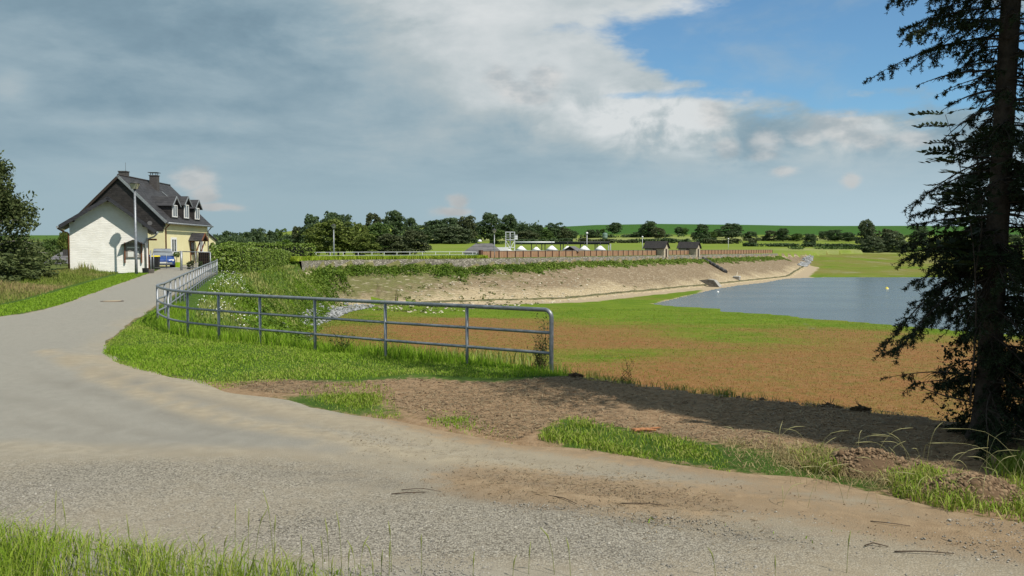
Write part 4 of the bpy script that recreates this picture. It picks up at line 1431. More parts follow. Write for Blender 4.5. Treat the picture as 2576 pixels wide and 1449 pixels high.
# pipe down the slope, inlet block, small box, buoy
def slope_pt(px_, py_):
    return on_ground(px_, py_, 60, 500)
p0, p1 = slope_pt(1768, 653), slope_pt(1826, 687)
pipe = empty('slope_pipe', p0, 0, 'thick dark pipe running down the stone slope below the valve house', 'pipe')
d = p1 - p0
MB().tube([(0, 0, .25), tuple(d * .5 + Vector((0, 0, .30))), tuple(d + Vector((0, 0, .25)))], .42, 12).build('pipe_run', STEELD, pipe)
for f in np.linspace(.12, .95, 6):
    c_ = d * f + Vector((0, 0, .28))
    u_ = d.normalized() * .12
    MB().tube([tuple(c_ - u_), tuple(c_ + u_)], .50, 12).build('flange', CONCDARK, pipe)
p2 = slope_pt(1852, 702)
bx_ = empty('inlet_box', p2, math.atan2(DNRM[1], DNRM[0]), 'small pale box at the end of the thin pipe on the stone slope', 'box')
MB().box(-.6, .8, -.5, .5, -.2, .55).build('body', CONC, bx_, .03)
MB().box(-.65, .85, -.55, .55, .55, .65).build('lid', WHITESHEET, bx_)
MB().tube([tuple(p1 - p2 + Vector((0, 0, .25))), (0, 0, .3)], .09, 8).build('thin_pipe', STONEW, bx_)
# concrete intake wing walls
pi_ = on_ground(1806, 722, 60, 400)
intake = empty('intake_wall', (pi_.x, pi_.y, WL), math.atan2(DNRM[1], DNRM[0]), 'angled concrete intake wall at the foot of the dam by the water', 'intake')
intake.scale = (.74, .74, .74)
prof = [(-4.8, 0, 1.72), (.2, 0, -.9), (.7, 0, .05), (-.7, 0, 1.75), (-2.4, 0, 2.02)]
for yy_ in (-1.0, .75):
    MB().prism(prof, (0, yy_, 0), (0, .3, 0)).build('wing_wall', CONCDARK, intake)
MB().slab((.75, -1.06, .10), (.75, 1.11, .10), (-.7, 1.11, 1.81), (-.7, -1.06, 1.81), .16).build('sloping_cover', CONC, intake)
MB().slab((-.7, -1.06, 1.83), (-.7, 1.11, 1.83), (-2.4, 1.11, 2.08), (-2.4, -1.06, 2.08), .14).build('top_slab', CONC, intake)
def buoy(px_, py_, m, r_, lab):
    q = onz(px_, py_, WL)
    b = empty('buoy', (q.x, q.y, WL), 0, lab, 'buoy')
    MB().lathe([(r_ * .3, -r_ * .7), (r_ * .9, -r_ * .4), (r_, 0), (r_ * .9, r_ * .45), (r_ * .5, r_ * .85), (r_ * .12, r_ * .95), (r_ * .1, r_ * 1.3)], 14).build('float', m, b)
    MB().lathe([(r_ * 1.03, -.06), (r_ * 1.03, .06)], 14).build('band', WHITESHEET, b)
buoy(2231, 727, YELLOWP, .34, 'yellow buoy floating on the open water')
buoy(1806, 735, WHITESHEET, .2, 'small white buoy floating just below the intake wall')

# ------------------------------------------------------------------ waterworks behind the parapet
def gz_at(px_, d):
    q = at(px_, 630, d)
    return q.x, gh(q.x, d)
x0, g = gz_at(1208, 152)
ww = empty('filter_building', (x0, 152, g), R(-6), 'dark grey half-hipped roof building behind the crest railing', 'building')
ze_, zr__ = at(1208, 637, 152).z - g, at(1208, 612, 152).z - g
xl, xr, xa, xb = [at(p, 630, 152).x - x0 for p in (1161, 1254, 1191, 1233)]
MB().box(xl + .4, xr - .4, .4, 6.6, -1.5, ze_).build('wall', WHITEWALL, ww)
m = MB()
m.v = [(xl, 0, ze_), (xr, 0, ze_), (xr, 7, ze_), (xl, 7, ze_), (xa, 3.0, zr__), (xb, 3.0, zr__), (xl + .35 * (xa - xl), 1.2, ze_ + .40 * (zr__ - ze_)), (xl + .35 * (xa - xl), 5.0, ze_ + .40 * (zr__ - ze_))]
m.f = [(0, 1, 5, 4, 6), (1, 2, 5), (2, 3, 7, 4, 5), (6, 4, 7), (0, 3, 2, 1)]
m.sm = [False] * 5
m.build('roof', slate_mat('grey_felt_roof', (.105, .10, .105), (.15, .142, .145), 1.2), ww)
m = MB(); m.poly([(xl + .05, .1, ze_ + .02), (xl + .37 * (xa - xl), 1.25, ze_ + .40 * (zr__ - ze_)), (xl + .37 * (xa - xl), 4.9, ze_ + .40 * (zr__ - ze_)), (xl + .05, 6.9, ze_ + .02)])
m.build('gable_boarding', WOODDARK, ww)
MB().lathe([(.35, 0), (.38, .15), (.25, .38), (.05, .45)], 14, (at(1202, 612, 154).x - x0, 3.0, zr__ + .25)).build('vent_dome', WHITESHEET, ww)
x1_, g = gz_at(1252, 158)
an = empty('white_annexe', (x1_, 158, g), 0, 'low white flat-roofed annexe beside the dark hipped roof', 'building')
za, zb_ = at(1252, 622, 158).z - g, at(1252, 630, 158).z - g
MB().prism([(-1.0, 0, -1), (3.0, 0, -1), (3.0, 0, zb_ - .2), (1.6, 0, za), (-1, 0, za)], (0, 0, 0), (0, 4, 0)).build('upper_block', WHITESHEET, an)
MB().box(2.0, 9.0, -1.0, 3.0, -1, zb_).build('low_block', WHITESHEET, an)
# lattice tower
x0, g = gz_at(1283.5, 160)
tw = empty('steel_tower', (x0, 160, g), 0, 'pale steel lattice tower with platform above the brick wall', 'tower')
H = at(1283, 583, 160).z - g
hp_ = at(1283, 603, 160).z - g
a = .82
for sx in (-1, 1):
    for sy in (-1, 1):
        MB().box(sx * a - .08, sx * a + .08, sy * a - .08, sy * a + .08, -.5, H).build('leg', GALV_FAR, tw)
for z in (H, hp_, hp_ * .55):
    for s in (-1, 1):
        MB().box(-a, a, s * a - .05, s * a + .05, z - .12, z).build('cross_beam', GALV_FAR, tw)
        MB().box(s * a - .05, s * a + .05, -a, a, z - .12, z).build('cross_beam', GALV_FAR, tw)
MB().box(-a - .1, a + .55, -a - .1, a + .1, hp_, hp_ + .08).build('platform', GALV_FAR, tw)
MB().box(a + .05, a + .55, -a - .1, -a, hp_ + .1, hp_ + .75).build('railing_panel', STEELW, tw)
for zz_ in (hp_ + .45, hp_ + .85):
    MB().box(-a - .1, a + .55, -a - .13, -a - .09, zz_, zz_ + .06).build('platform_rail', GALV_FAR, tw)
for s in (-1, 1):
    MB().tube([(-s * a, -a, 0), (s * a, -a, hp_ * .95)], .05, 6).build('brace', GALV_FAR, tw)
MB().box(-.1, .1, -a * .4, -a * .3, 0, H).build('ladder', GALV_FAR, tw)
# gantry with six cone roofs
x0, g = gz_at(1295, 172)
ga = empty('pipe_gantry', (x0, 172, g), 0, 'long dark pipe gantry on posts above the white cone roofs', 'gantry')
zt = at(1400, 609.5, 172).z - g
xe = at(1533, 610, 172).x - x0
MB().box(0, xe, -.2, .2, zt - .42, zt - .08).build('beam', STEELD, ga)
MB().tube([(0, -.3, zt), (xe * .42, -.3, zt)], .14, 8).build('pipe', STEELW, ga)
MB().tube([(xe * .42, -.3, zt), (xe, -.3, zt)], .14, 8).build('pipe', STEELD, ga)
for px_ in (1337, 1363, 1371, 1410, 1417, 1460, 1497, 1502, 1531, 1536):
    x = at(px_, 610, 172).x - x0
    MB().box(x - .09, x + .09, -.1, .1, -.5, zt - .3).build('post', STEELD if px_ < 1530 else GALV_FAR, ga)
cone_lab = ['nearest the steel tower', 'second from the steel tower, smaller', 'third from the steel tower', 'left of the small dark gable roof', 'right of the small dark gable roof', 'at the far end of the gantry']
for px_, lab, sc in zip((1311, 1349, 1388, 1428, 1470, 1510), cone_lab, (1, .78, 1.08, 1, 1.05, 1.05)):
    q = at(px_, 632, 168)
    zt2, zb2 = at(px_, 618.5, 168).z, at(px_, 629.5, 168).z
    c = empty('cone_roof_tank', (q.x, 168, zb2 - .9), 0, 'white cone-roofed tank under the gantry, ' + lab, 'tank', 'cone-roofed tanks')
    r_ = 1.08 * sc
    hcone = (zt2 - zb2) * sc
    MB().lathe([(r_ * .95, -1.0), (r_ * .95, .9), (r_ * 1.02, .9)], 18).build('tank_wall', CONC, c)
    MB().lathe([(r_ * 1.1, .9), (r_ * .62, .9 + hcone * .48), (r_ * .22, .9 + hcone * .92), (.08, .9 + hcone)], 18).build('cone_roof', WHITESHEET, c)
    MB().tube([(0, 0, .9 + hcone * .9), (0, 0, .9 + hcone + .7)], .06, 6).build('mast', STEELD, c)
x0, g = gz_at(1440, 150)
sr = empty('pump_hut', (x0, 156, g), R(0), 'small dark gable roof showing over the brick wall between white cones', 'hut')
zt, zb_ = at(1440, 620, 156).z - g, at(1440, 631, 156).z - g
MB().box(-1.3, 2.4, .1, 3, -1, zb_).build('wall', BRICK, sr)
MB().poly([(-1.5, 0, zb_ - .1), (1.3, 0, zb_ - .1), (-.1, 0, zt)]).build('gable', WOODDARK, sr)
MB().slab((-.1, -.2, zt + .05), (1.5, -.2, zb_ - .15), (3.0, 4, zb_ - .15), (1.2, 4, zt + .05), .08).build('roof', SLATE_PALE, sr)
MB().slab((-1.7, -.2, zb_ - .15), (-.1, -.2, zt + .05), (1.2, 4, zt + .05), (-.4, 4, zb_ - .15), .08).build('roof', SLATE_PALE, sr)
# green silo on the far hillside
q = at(1522, 590, 520)
si = empty('pale_green_silo', (q.x, q.y, gh(q.x, q.y)), 0, 'pale green silo on the hillside beside a round tree', 'silo')
MB().lathe([(1.5, 0), (1.5, 4.4), (1.1, 4.9), (.3, 5.1)], 16).build('drum', plain('pale_green_sheet', (.13, .20, .165), .6), si)
MB().lathe([(1.54, 2.4), (1.54, 2.6)], 16).build('hoop', GALV_FAR, si)
# ------------------------------------------------------------------ leaves, trees, shrubs
def leaf_mat(name, c1, c2, rough=.6, trans=.22, hue=None):
    def m(k):
        a = k.attr('col').outputs['Color']
        s = k.n('ShaderNodeSeparateColor')
        k.put(s.inputs[0], a)
        n = k.noise(k.pos, .9, 3, .6)
        c = k.mix(s.outputs[0], c1, c2)
        c = k.mix(k.mul(k.ss(n, .4, .7), .35), c, tuple(x * .6 for x in c1))
        if hue:
            c = k.mix(k.ss(s.outputs[1], .93, .97), c, hue)
        k.col(c)
        k.bsdf.inputs['Specular IOR Level'].default_value = .18
        t = k.n('ShaderNodeBsdfTranslucent')
        k.put(t.inputs[0], c)
        mx = k.n('ShaderNodeMixShader')
        mx.inputs[0].default_value = trans
        out = [n_ for n_ in k.t.nodes if n_.type == 'OUTPUT_MATERIAL'][0]
        k.t.links.new(k.bsdf.outputs[0], mx.inputs[1])
        k.t.links.new(t.outputs[0], mx.inputs[2])
        k.t.links.new(mx.outputs[0], out.inputs[0])
    return mat(name, m, rough)
L_DARK = leaf_mat('leaf_dark', (.040, .070, .030), (.104, .152, .062))
L_MID = leaf_mat('leaf_mid', (.052, .094, .022), (.115, .175, .042))
L_OLIVE = leaf_mat('leaf_olive', (.068, .098, .018), (.160, .198, .040))
L_WILLOW = leaf_mat('leaf_willow', (.052, .076, .036), (.135, .168, .084))
L_BROWN = leaf_mat('leaf_brownish', (.050, .066, .030), (.115, .132, .056))
L_BIRCH = leaf_mat('leaf_birch', (.055, .080, .026), (.135, .162, .056))
L_HEDGE = leaf_mat('leaf_hedge', (.075, .135, .014), (.230, .315, .055), .45, .2, (.34, .38, .16))
L_BUSH = leaf_mat('leaf_bush', (.055, .110, .010), (.130, .205, .020))
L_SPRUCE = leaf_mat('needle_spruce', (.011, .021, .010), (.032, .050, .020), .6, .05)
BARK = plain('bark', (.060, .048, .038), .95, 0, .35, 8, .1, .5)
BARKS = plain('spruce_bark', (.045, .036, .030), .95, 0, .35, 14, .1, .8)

def unit(v):
    return v / (np.linalg.norm(v, axis=-1, keepdims=True) + 1e-9)
def leaf_quads(C, size, rg, aspect=.55, nrm=None, spread=1.0):
    """rhombic leaf faces at centres C; nrm biases their facing"""
    n = len(C)
    d = unit(rg.normal(size=(n, 3)))
    if nrm is not None:
        nn = unit(nrm + rg.normal(size=(n, 3)) * spread)
    else:
        nn = unit(rg.normal(size=(n, 3)))
    a = unit(np.cross(nn, d))
    b = np.cross(nn, a)
    s = (size if np.ndim(size) else np.full(n, size))[:, None]
    V = np.stack([C - a * s, C + b * s * aspect, C + a * s, C - b * s * aspect], 1).reshape(-1, 3)
    Q = np.arange(4 * n).reshape(-1, 4)
    col = np.repeat(np.stack([rg.uniform(0, 1, n), rg.uniform(0, 1, n), rg.uniform(0, 1, n), np.ones(n)], 1), 4, 0)
    return V, Q, col

def crown_points(rg, nl, ncl, prof, clr=.15, squash=.75):
    """clumps through a crown of height 1; prof(z) gives its radius (about .5)"""
    cs, rs = [], []
    while len(cs) < ncl:
        z = rg.uniform(.02, .98)
        rad = prof(z)
        if rg.uniform(0, .55) > rad:
            continue
        f = rg.uniform(.25, 1) ** .5
        a = rg.uniform(0, 2 * math.pi)
        r = rad * f * (.86 + .28 * math.sin(a * 2 + z * 5) * .5)
        cs.append((r * math.cos(a), r * math.sin(a), z))
        rs.append(clr * rg.uniform(.6, 1.25))
    cs, rs = np.array(cs), np.array(rs)
    w = rs ** 2
    k = rg.choice(ncl, nl, p=w / w.sum())
    d = unit(rg.normal(size=(nl, 3)))
    d[:, 2] = np.where(d[:, 2] < -.35, -d[:, 2], d[:, 2])
    rr = rg.uniform(.35, 1.0, nl) ** .5
    P = cs[k] + d * (rs[k] * rr)[:, None] * np.array([1, 1, squash])
    return P, d, cs, rs

def crown_mesh(name, seed, nl, ncl, prof, m, leaf, clr=.15, droop=0.0):
    rg = np.random.default_rng(seed)
    P, d, cs, rs = crown_points(rg, nl, ncl, prof, clr)
    if droop:
        P[:, 2] -= droop * rg.uniform(0, 1, len(P)) * np.hypot(P[:, 0], P[:, 1])
    V, Q, c = leaf_quads(P, rg.uniform(.6, 1.3, nl) * leaf, rg, .6, d, .8)
    return quads(V, Q, m, name, c), cs
PROFS = {
    'round': lambda z: .5 * math.sqrt(max(0, 1 - ((z - .52) / .52) ** 2)),
    'broad': lambda z: .5 * math.sqrt(max(0, 1 - ((z - .42) / .60) ** 2)) * (1 if z > .1 else .7),
    'tall': lambda z: .5 * math.sqrt(max(0, 1 - ((z - .48) / .56) ** 2)) * (.85 + .15 * math.sin(z * 9)),
    'bush': lambda z: .5 * math.sqrt(max(0, 1 - (z / 1.02) ** 2)),
    'multi': lambda z: .5 * (1 - z * .55) * (.8 + .2 * math.sin(z * 13)) if z > .04 else .3,
}
CROWNS = {}
def get_crown(kind, mname, m, i):
    key = (kind, mname, i)
    if key not in CROWNS:
        CROWNS[key] = crown_mesh('crown', abs(hash((kind, i))) % 1000 if False else (sum(map(ord, kind)) * 7 + i * 31), 5200, 95 if kind != 'bush' else 60, PROFS[kind], m, .036, .145)
    return CROWNS[key][0]
TRUNKS = {}
def get_trunk(i):
    if i not in TRUNKS:
        rg = random.Random(i)
        b = MB()
        b.tube([(0, 0, -.08), (.01, 0, .2), (rg.uniform(-.03, .03), rg.uniform(-.03, .03), .55), (rg.uniform(-.05, .05), 0, .86)], [.040, .030, .020, .006], 7)
        for j in range(6):
            a = j * 1.05 + rg.uniform(-.3, .3)
            z = rg.uniform(.2, .55)
            r = rg.uniform(.2, .34)
            b.tube([(0, 0, z), (r * .5 * math.cos(a), r * .5 * math.sin(a), z + .12), (r * math.cos(a), r * math.sin(a), z + rg.uniform(.2, .34))], [.014, .009, .003], 5)
        TRUNKS[i] = b.mesh('trunk', BARK)
    return TRUNKS[i]
MATS = {'dark': L_DARK, 'mid': L_MID, 'olive': L_OLIVE, 'willow': L_WILLOW, 'brown': L_BROWN, 'birch': L_BIRCH, 'bush': L_BUSH}
tree_no = 0
def tree(px_, ytop, wpx, d, shape, mk, label, group='trees beyond the dam', cat='tree', name=None, clear=.07, ybase=None):
    """a tree whose top shows at px_, ytop from here, standing d metres ahead"""
    global tree_no
    tree_no += 1
    rg = random.Random(tree_no)
    top = at(px_, ytop, d)
    g = gh(top.x, d)
    H = top.z - g
    Wd = wpx / F * d * (1.15 if d > 300 else 1.05)
    t = empty(name or ('bush' if shape == 'bush' else 'broadleaf_tree'), (top.x, d, g), rg.uniform(0, 6.28), label, cat, group)
    c = link('crown', get_crown(shape, mk, MATS[mk], rg.randrange(3)), t)
    z0 = 0 if shape == 'bush' else H * clear
    c.location = (0, 0, z0 - .02 * H)
    c.scale = (Wd * 1.0, Wd * 1.0, H - z0)
    if shape != 'bush':
        k = link('trunk', get_trunk(rg.randrange(4)), t)
        k.scale = (H * .75, H * .75, H * .95)
    return t

def BY(y):
    """how far off the field lies that shows at height y"""
    return float(np.interp(-y, -YR[2:8], YD[2:8]))
TREES = [
 # left row beyond the house
 (548, 590, 44, 250, 'round', 'dark', 'dark tree directly behind the end of the yellow lean-to'),
 (580, 584, 60, 262, 'broad', 'dark', 'broad dark tree just right of the yellow house, behind the clipped hedge'),
 (612, 586, 56, 255, 'round', 'dark', 'rounded dark tree in the low row behind the hedge, second from the house'),
 (645, 577, 52, 270, 'tall', 'dark', 'taller dark tree in the low row behind the hedge, third from the house'),
 (676, 582, 48, 258, 'broad', 'dark', 'dark tree in the low row behind the hedge, fourth from the house'),
 (706, 575, 36, 285, 'round', 'mid', 'small rounded crown standing clear above the low tree row'),
 (728, 592, 50, 250, 'broad', 'dark', 'low dark tree at the end of the row above the hedge corner'),
 (718, 604, 60, 190, 'bush', 'bush', 'bright green bush just above the tall hedge'),
 # large group behind the crest railing
 (748, 574, 36, 225, 'tall', 'brown', 'slim brownish tree at the outer edge of the big tree group'),
 (787, 545, 66, 225, 'broad', 'dark', 'dark spreading tree behind the olive tree, first of three joined crowns'),
 (828, 536, 70, 230, 'broad', 'dark', 'tallest middle crown of three joined dark trees behind the olive tree'),
 (866, 543, 52, 228, 'round', 'dark', 'dark crown behind the olive tree, third of three joined crowns'),
 (790, 574, 56, 175, 'tall', 'olive', 'yellowish tree at the near edge of the olive tree'),
 (850, 553, 118, 168, 'broad', 'olive', 'big olive-green tree behind the lamp post on the crest'),
 (905, 566, 60, 185, 'tall', 'olive', 'tall light olive tree leaning on the big olive tree'),
 (922, 590, 80, 165, 'bush', 'olive', 'low olive shrub at the foot of the tree group behind the railing'),
 (938, 542, 54, 235, 'tall', 'brown', 'brownish-green tall tree in the middle of the skyline group'),
 (958, 562, 76, 200, 'broad', 'mid', 'mid-green tree below the two tall skyline crowns'),
 (990, 533, 64, 240, 'tall', 'dark', 'tall dark tree with sky showing through its crown'),
 (984, 588, 90, 170, 'bush', 'brown', 'wide brownish thicket behind the railing right of the big olive tree'),
 (1030, 551, 40, 245, 'round', 'dark', 'small dark crown right of the tall airy tree'),
 (1043, 580, 76, 180, 'broad', 'brown', 'dark brownish lone tree standing in the field behind the railing'),
 (1062, 566, 50, BY(612), 'round', 'dark', 'rounded dark crown behind the brownish lone tree'),
 (1092, 555, 60, BY(612), 'broad', 'dark', 'dark crown at the start of the wooded rise'),
 (1128, 550, 64, BY(610), 'broad', 'dark', 'broad dark crown in the middle of the wooded rise'),
 (1118, 572, 60, BY(614), 'bush', 'willow', 'greyish willow shrub at the foot of the wooded rise'),
 (1152, 566, 64, BY(614), 'bush', 'willow', 'larger greyish willow shrub left of the dark hipped roof'),
 (1174, 546, 54, BY(612), 'tall', 'brown', 'tall brown-green crown ending the wooded rise'),
 (1199, 590, 26, BY(608), 'bush', 'mid', 'small fresh green shrub above the dark hipped roof'),
 (1236, 539, 64, BY(606), 'broad', 'dark', 'tall dark crown above the second crest lamp post'),
 (1281, 542, 46, BY(606), 'tall', 'dark', 'tall dark crown right behind the steel tower'),
 (1256, 578, 46, BY(615), 'bush', 'mid', 'green shrub left of the steel tower'),
 (1320, 566, 46, BY(610), 'round', 'dark', 'round dark crown right of the steel tower, behind the gantry start'),
 (1325, 580, 60, BY(612), 'bush', 'brown', 'brown-green thicket behind the gantry start'),
 (1352, 567, 40, BY(606), 'broad', 'dark', 'dark crown behind the second cone roof'),
 (1374, 579, 44, BY(610), 'bush', 'mid', 'green shrub behind the third cone roof'),
 (1397, 560, 44, BY(606), 'round', 'dark', 'dark round crown standing up against the hill field'),
 (1416, 574, 42, BY(606), 'round', 'brown', 'brownish rounded tree right of the dark round crown'),
 (1440, 580, 26, BY(602), 'round', 'dark', 'small dark tree above the small gable roof'),
 (1487, 578, 26, BY(598), 'round', 'dark', 'small dark tree beside the slim lamp post'),
 (1503, 577, 12, BY(597), 'round', 'dark', 'very small tree just right of the slim lamp post'),
 # single trees on the hill fields
 (1516, 576, 18, BY(591), 'bush', 'mid', 'small green shrub beside the pale silo'),
 (1546, 561, 34, BY(590), 'round', 'dark', 'round dark tree on the hillside right of the silo'),
 (1632, 557, 44, BY(598), 'broad', 'dark', 'large dark tree on the hillside above the nearer valve house'),
 (1656, 573, 34, BY(602), 'round', 'brown', 'brownish tree leaning on the large dark hillside tree'),
 (1600, 584, 24, BY(598), 'bush', 'dark', 'dark shrub left of the large dark hillside tree'),
 (1708, 571, 20, BY(592), 'round', 'dark', 'small dark tree, left one of a pair on the hillside'),
 (1722, 573, 20, BY(592), 'round', 'mid', 'small greener tree, right one of a pair on the hillside'),
 (1748, 584, 18, BY(604), 'round', 'dark', 'little dark tree above the farther valve house'),
 (1766, 566, 36, BY(605), 'tall', 'dark', 'dark tall tree on the hillside above the slope pipe'),
 (1790, 583, 28, BY(604), 'round', 'mid', 'rounded green tree below two darker hillside trees'),
 (1805, 576, 22, BY(598), 'round', 'dark', 'slim dark tree between two larger hillside trees'),
 (1840, 563, 50, BY(601), 'broad', 'dark', 'big dark conical tree in the middle of the hill fields'),
 (1890, 582, 38, BY(602), 'bush', 'dark', 'low dark bush with a pointed top on the hillside'),
 (1940, 580, 44, BY(606), 'bush', 'brown', 'brown-green thicket left of a dark tree on the hillside'),
 (1970, 575, 34, BY(608), 'tall', 'dark', 'dark upright tree right of the brown-green thicket'),
 (2003, 588, 32, BY(608), 'round', 'mid', 'rounded green tree beside the upright dark one'),
 (2038, 589, 36, BY(619), 'tall', 'dark', 'dark egg-shaped tree standing alone near the far meadow'),
 (2075, 582, 32, BY(604), 'round', 'dark', 'dark round tree, first of three above the far meadow'),
 (2101, 579, 36, BY(608), 'round', 'dark', 'dark round tree, second and largest of three above the far meadow'),
 (2136, 585, 34, BY(609), 'round', 'dark', 'dark round tree, third of three beside the grey willows'),
 # willow thicket at the far shore
 (2180, 556, 46, 345, 'tall', 'willow', 'tall silvery willow rising above the far shore thicket'),
 (2196, 596, 50, 335, 'bush', 'willow', 'silvery willow bush below the tall willow'),
 (2224, 577, 66, 350, 'broad', 'brown', 'dark rounded tree behind the silvery willow bushes'),
 (2250, 587, 62, 338, 'bush', 'willow', 'large silvery willow bush in the middle of the far shore thicket'),
 (2285, 592, 52, 340, 'bush', 'mid', 'green bush at the end of the far shore thicket'),
 (2316, 570, 36, 430, 'round', 'dark', 'dark tree seen between the thicket and the spruce'),
 (2326, 602, 44, 345, 'bush', 'dark', 'low dark bush between the thicket and the spruce'),
 (2365, 612, 66, 340, 'bush', 'willow', 'low grey-green willow partly behind the spruce branches'),
 (2400, 592, 50, 400, 'round', 'dark', 'dark tree behind the spruce branches'),
 (2460, 606, 70, 345, 'bush', 'dark', 'dark bush behind the spruce trunk'),
 (2545, 590, 70, 360, 'broad', 'dark', 'dark tree on the far shore right of the spruce trunk'),
 # hollow on the left
 (128, 603, 46, 150, 'round', 'mid', 'rounded green tree over the grey roofs in the hollow'),
 (160, 586, 34, 130, 'tall', 'olive', 'light green birch-like tree beside the shed corner'),
 (95, 610, 60, 165, 'round', 'dark', 'dark tree behind the grey roofs'),
 (146, 655, 70, 84, 'bush', 'brown', 'dark bush in front of the grey-roofed house'),
]
for T in TREES:
    tree(*T)

def hedgerow(px0, px1, ytop, d0, d1, m, label, n=2600, w=3.0, gap=.35, seed=0, h=None):
    """uneven row of field shrubs, one thing"""
    rg = np.random.default_rng(seed + 100)
    t = rg.uniform(0, 1, n)
    k = max(4, int(abs(px1 - px0) / 9))
    cent = rg.uniform(0, 1, k)
    t = np.clip(cent[rg.integers(0, k, n)] + rg.normal(0, .5 / k * 1.4, n), 0, 1)
    d = d0 + (d1 - d0) * t
    px_ = px0 + (px1 - px0) * t
    X = (px_ - CX) / F * d
    Y = d + rg.uniform(-.5, .5, n) * w
    G = height(X, Y)
    if h is None:
        ht = np.maximum(.8, EYE + (HZ - ytop) / F * d - G)
    else:
        ht = np.full(n, h)
    ht = ht * (1 + gap * vnoise(X, Y, .25, seed % 7))
    Z = G + ht * rg.uniform(0, 1, n) ** .7
    C = np.stack([X, Y, Z], 1)
    V, Q, c = leaf_quads(C, rg.uniform(.6, 1.3, n) * .0011 * np.mean(d) * 1.1, rg, .6, np.tile([0, -.5, .6], (n, 1)), 1.0)
    o0 = Vector((float(X.mean()), float(Y.mean()), float(G.min())))
    o = link('hedgerow', quads(V - np.array(o0), Q, m, 'hedgerow', c))
    o.location = o0
    return tag(o, label, 'hedgerow', 'hedgerows between the fields')
hedgerow(1300, 1440, 603, BY(613), BY(612), L_DARK, 'dark hedgerow behind the pipe gantry', h=2.2, seed=1)
hedgerow(1440, 1600, 604, BY(612), BY(611), L_BROWN, 'brownish hedgerow from the slim lamp post to the valve houses', h=2.0, seed=2)
hedgerow(1590, 1800, 600, BY(611), BY(611), L_DARK, 'dark hedgerow above both valve house roofs', h=2.2, seed=3)
hedgerow(1770, 1900, 602, BY(613), BY(613), L_BROWN, 'clipped brownish hedgerow right of the valve houses', h=2.0, seed=4)
hedgerow(1870, 2170, 613, BY(620), BY(622), L_DARK, 'low dark hedgerow along the far meadow', n=2600, h=1.3, seed=5)
hedgerow(1460, 1900, 590, BY(598), BY(597), L_DARK, 'thin dark hedgerow halfway up the hill', n=2600, h=2.0, seed=6)
hedgerow(1870, 2200, 600, BY(606), BY(606), L_BROWN, 'thin hedgerow linking the three dark round trees', n=1600, h=1.6, seed=7)
hedgerow(990, 1200, 606, BY(615), BY(613), L_DARK, 'dark hedgerow at the foot of the wooded rise', n=2600, h=2.0, seed=8)
hedgerow(1080, 1360, 560, BY(592), BY(590), L_DARK, 'long dark treetop line on the wooded rise', n=4200, w=14, h=9, seed=9)
hedgerow(530, 780, 602, 235, 240, L_DARK, 'dark scrub line behind the clipped hedge', n=4200, w=8, seed=10)
hedgerow(1940, 2700, 637.5, 345, 352, L_MID, 'low green reed belt along the far shore', n=5200, w=8, h=.9, seed=11)
hedgerow(-700, 200, 604, 330, 330, L_DARK, 'far dark wood line on the lower hills', n=5000, w=30, seed=12)

# ------------------------------------------------------------------ clipped hedges
def hedge(name, A, B, wd, h0, h1, z0, z1, n, label, leaf=.075, m=None):
    """box hedge from A to B (plan), width wd"""
    rg = np.random.default_rng(len(label))
    A, B = np.array(A), np.array(B)
    L = np.linalg.norm(B - A)
    e = (B - A) / L
    f = np.array([e[1], -e[0]])
    u = rg.uniform(0, 1, n)
    side = rg.uniform(0, 1, n)
    s = np.where(side < .42, 1.0, np.where(side < .55, -1.0, rg.uniform(-1, 1, n)))
    top = (side >= .55) & (side < .9)
    end = side >= .9
    zf = np.where(top, 1.0, rg.uniform(0, 1, n))
    u = np.where(end, rg.choice([0.0, 1.0], n), u)
    P = A + e * (u * L)[:, None] + f * (s * wd / 2)[:, None]
    H = h0 + (h1 - h0) * u
    Z0 = z0 + (z1 - z0) * u
    bulge = .16 * vnoise(P[:, 0] * 1.0 + zf * .7, P[:, 1] + zf * 1.1, 1.1, 3) + rg.normal(0, .06, n)
    nr = np.zeros((n, 3))
    nr[:, :2] += f * s[:, None] * (~top & ~end)[:, None]
    nr[:, 2] += top * 1.0 + .25
    nr[end, :2] += np.outer(np.where(u[end] > .5, 1, -1), e)
    C = np.column_stack([P, Z0 + zf * H]) + unit(nr) * bulge[:, None]
    V, Q, c = leaf_quads(C, rg.uniform(.6, 1.35, n) * leaf, rg, .6, unit(nr), .55)
    o = empty(name, (A[0], A[1], z0), 0, label, 'hedge', 'clipped hedges')
    link('foliage', quads(V - np.array([A[0], A[1], z0]), Q, m or L_HEDGE, 'foliage', c), o)
    # dark woody core so that no light leaks through
    k = MB()
    g = wd / 2 - .22
    pts = []
    for q, zz0, hh in ((A + e * .2, z0, h0), (B - e * .2, z1, h1)):
        pts.append((q, zz0, hh))
    (a, za, ha), (b, zb, hb) = pts
    loc = lambda q, z: (q[0] - A[0], q[1] - A[1], z - z0)
    k.hexa([loc(a - f * g, za - .5), loc(a + f * g, za - .5), loc(b + f * g, zb - .5), loc(b - f * g, zb - .5), loc(a - f * g, za + ha - .22), loc(a + f * g, za + ha - .22), loc(b + f * g, zb + hb - .22), loc(b - f * g, zb + hb - .22)])
    k.build('branches', plain('hedge_wood', (.012, .016, .008), .95), o)
hedge('clipped_hedge', (-20.9, 62.6), (-27.4, 104), 1.7, 2.3, 2.2, -.1, -.6, 30000, 'long clipped green hedge starting where the road railing ends', .085)
hedge('clipped_hedge', (-26.4, 113.0), (-34.5, 103.5), 2.2, 2.4, 2.5, .1, .2, 9000, 'tall clipped hedge behind, ending at the crest railing', .11)
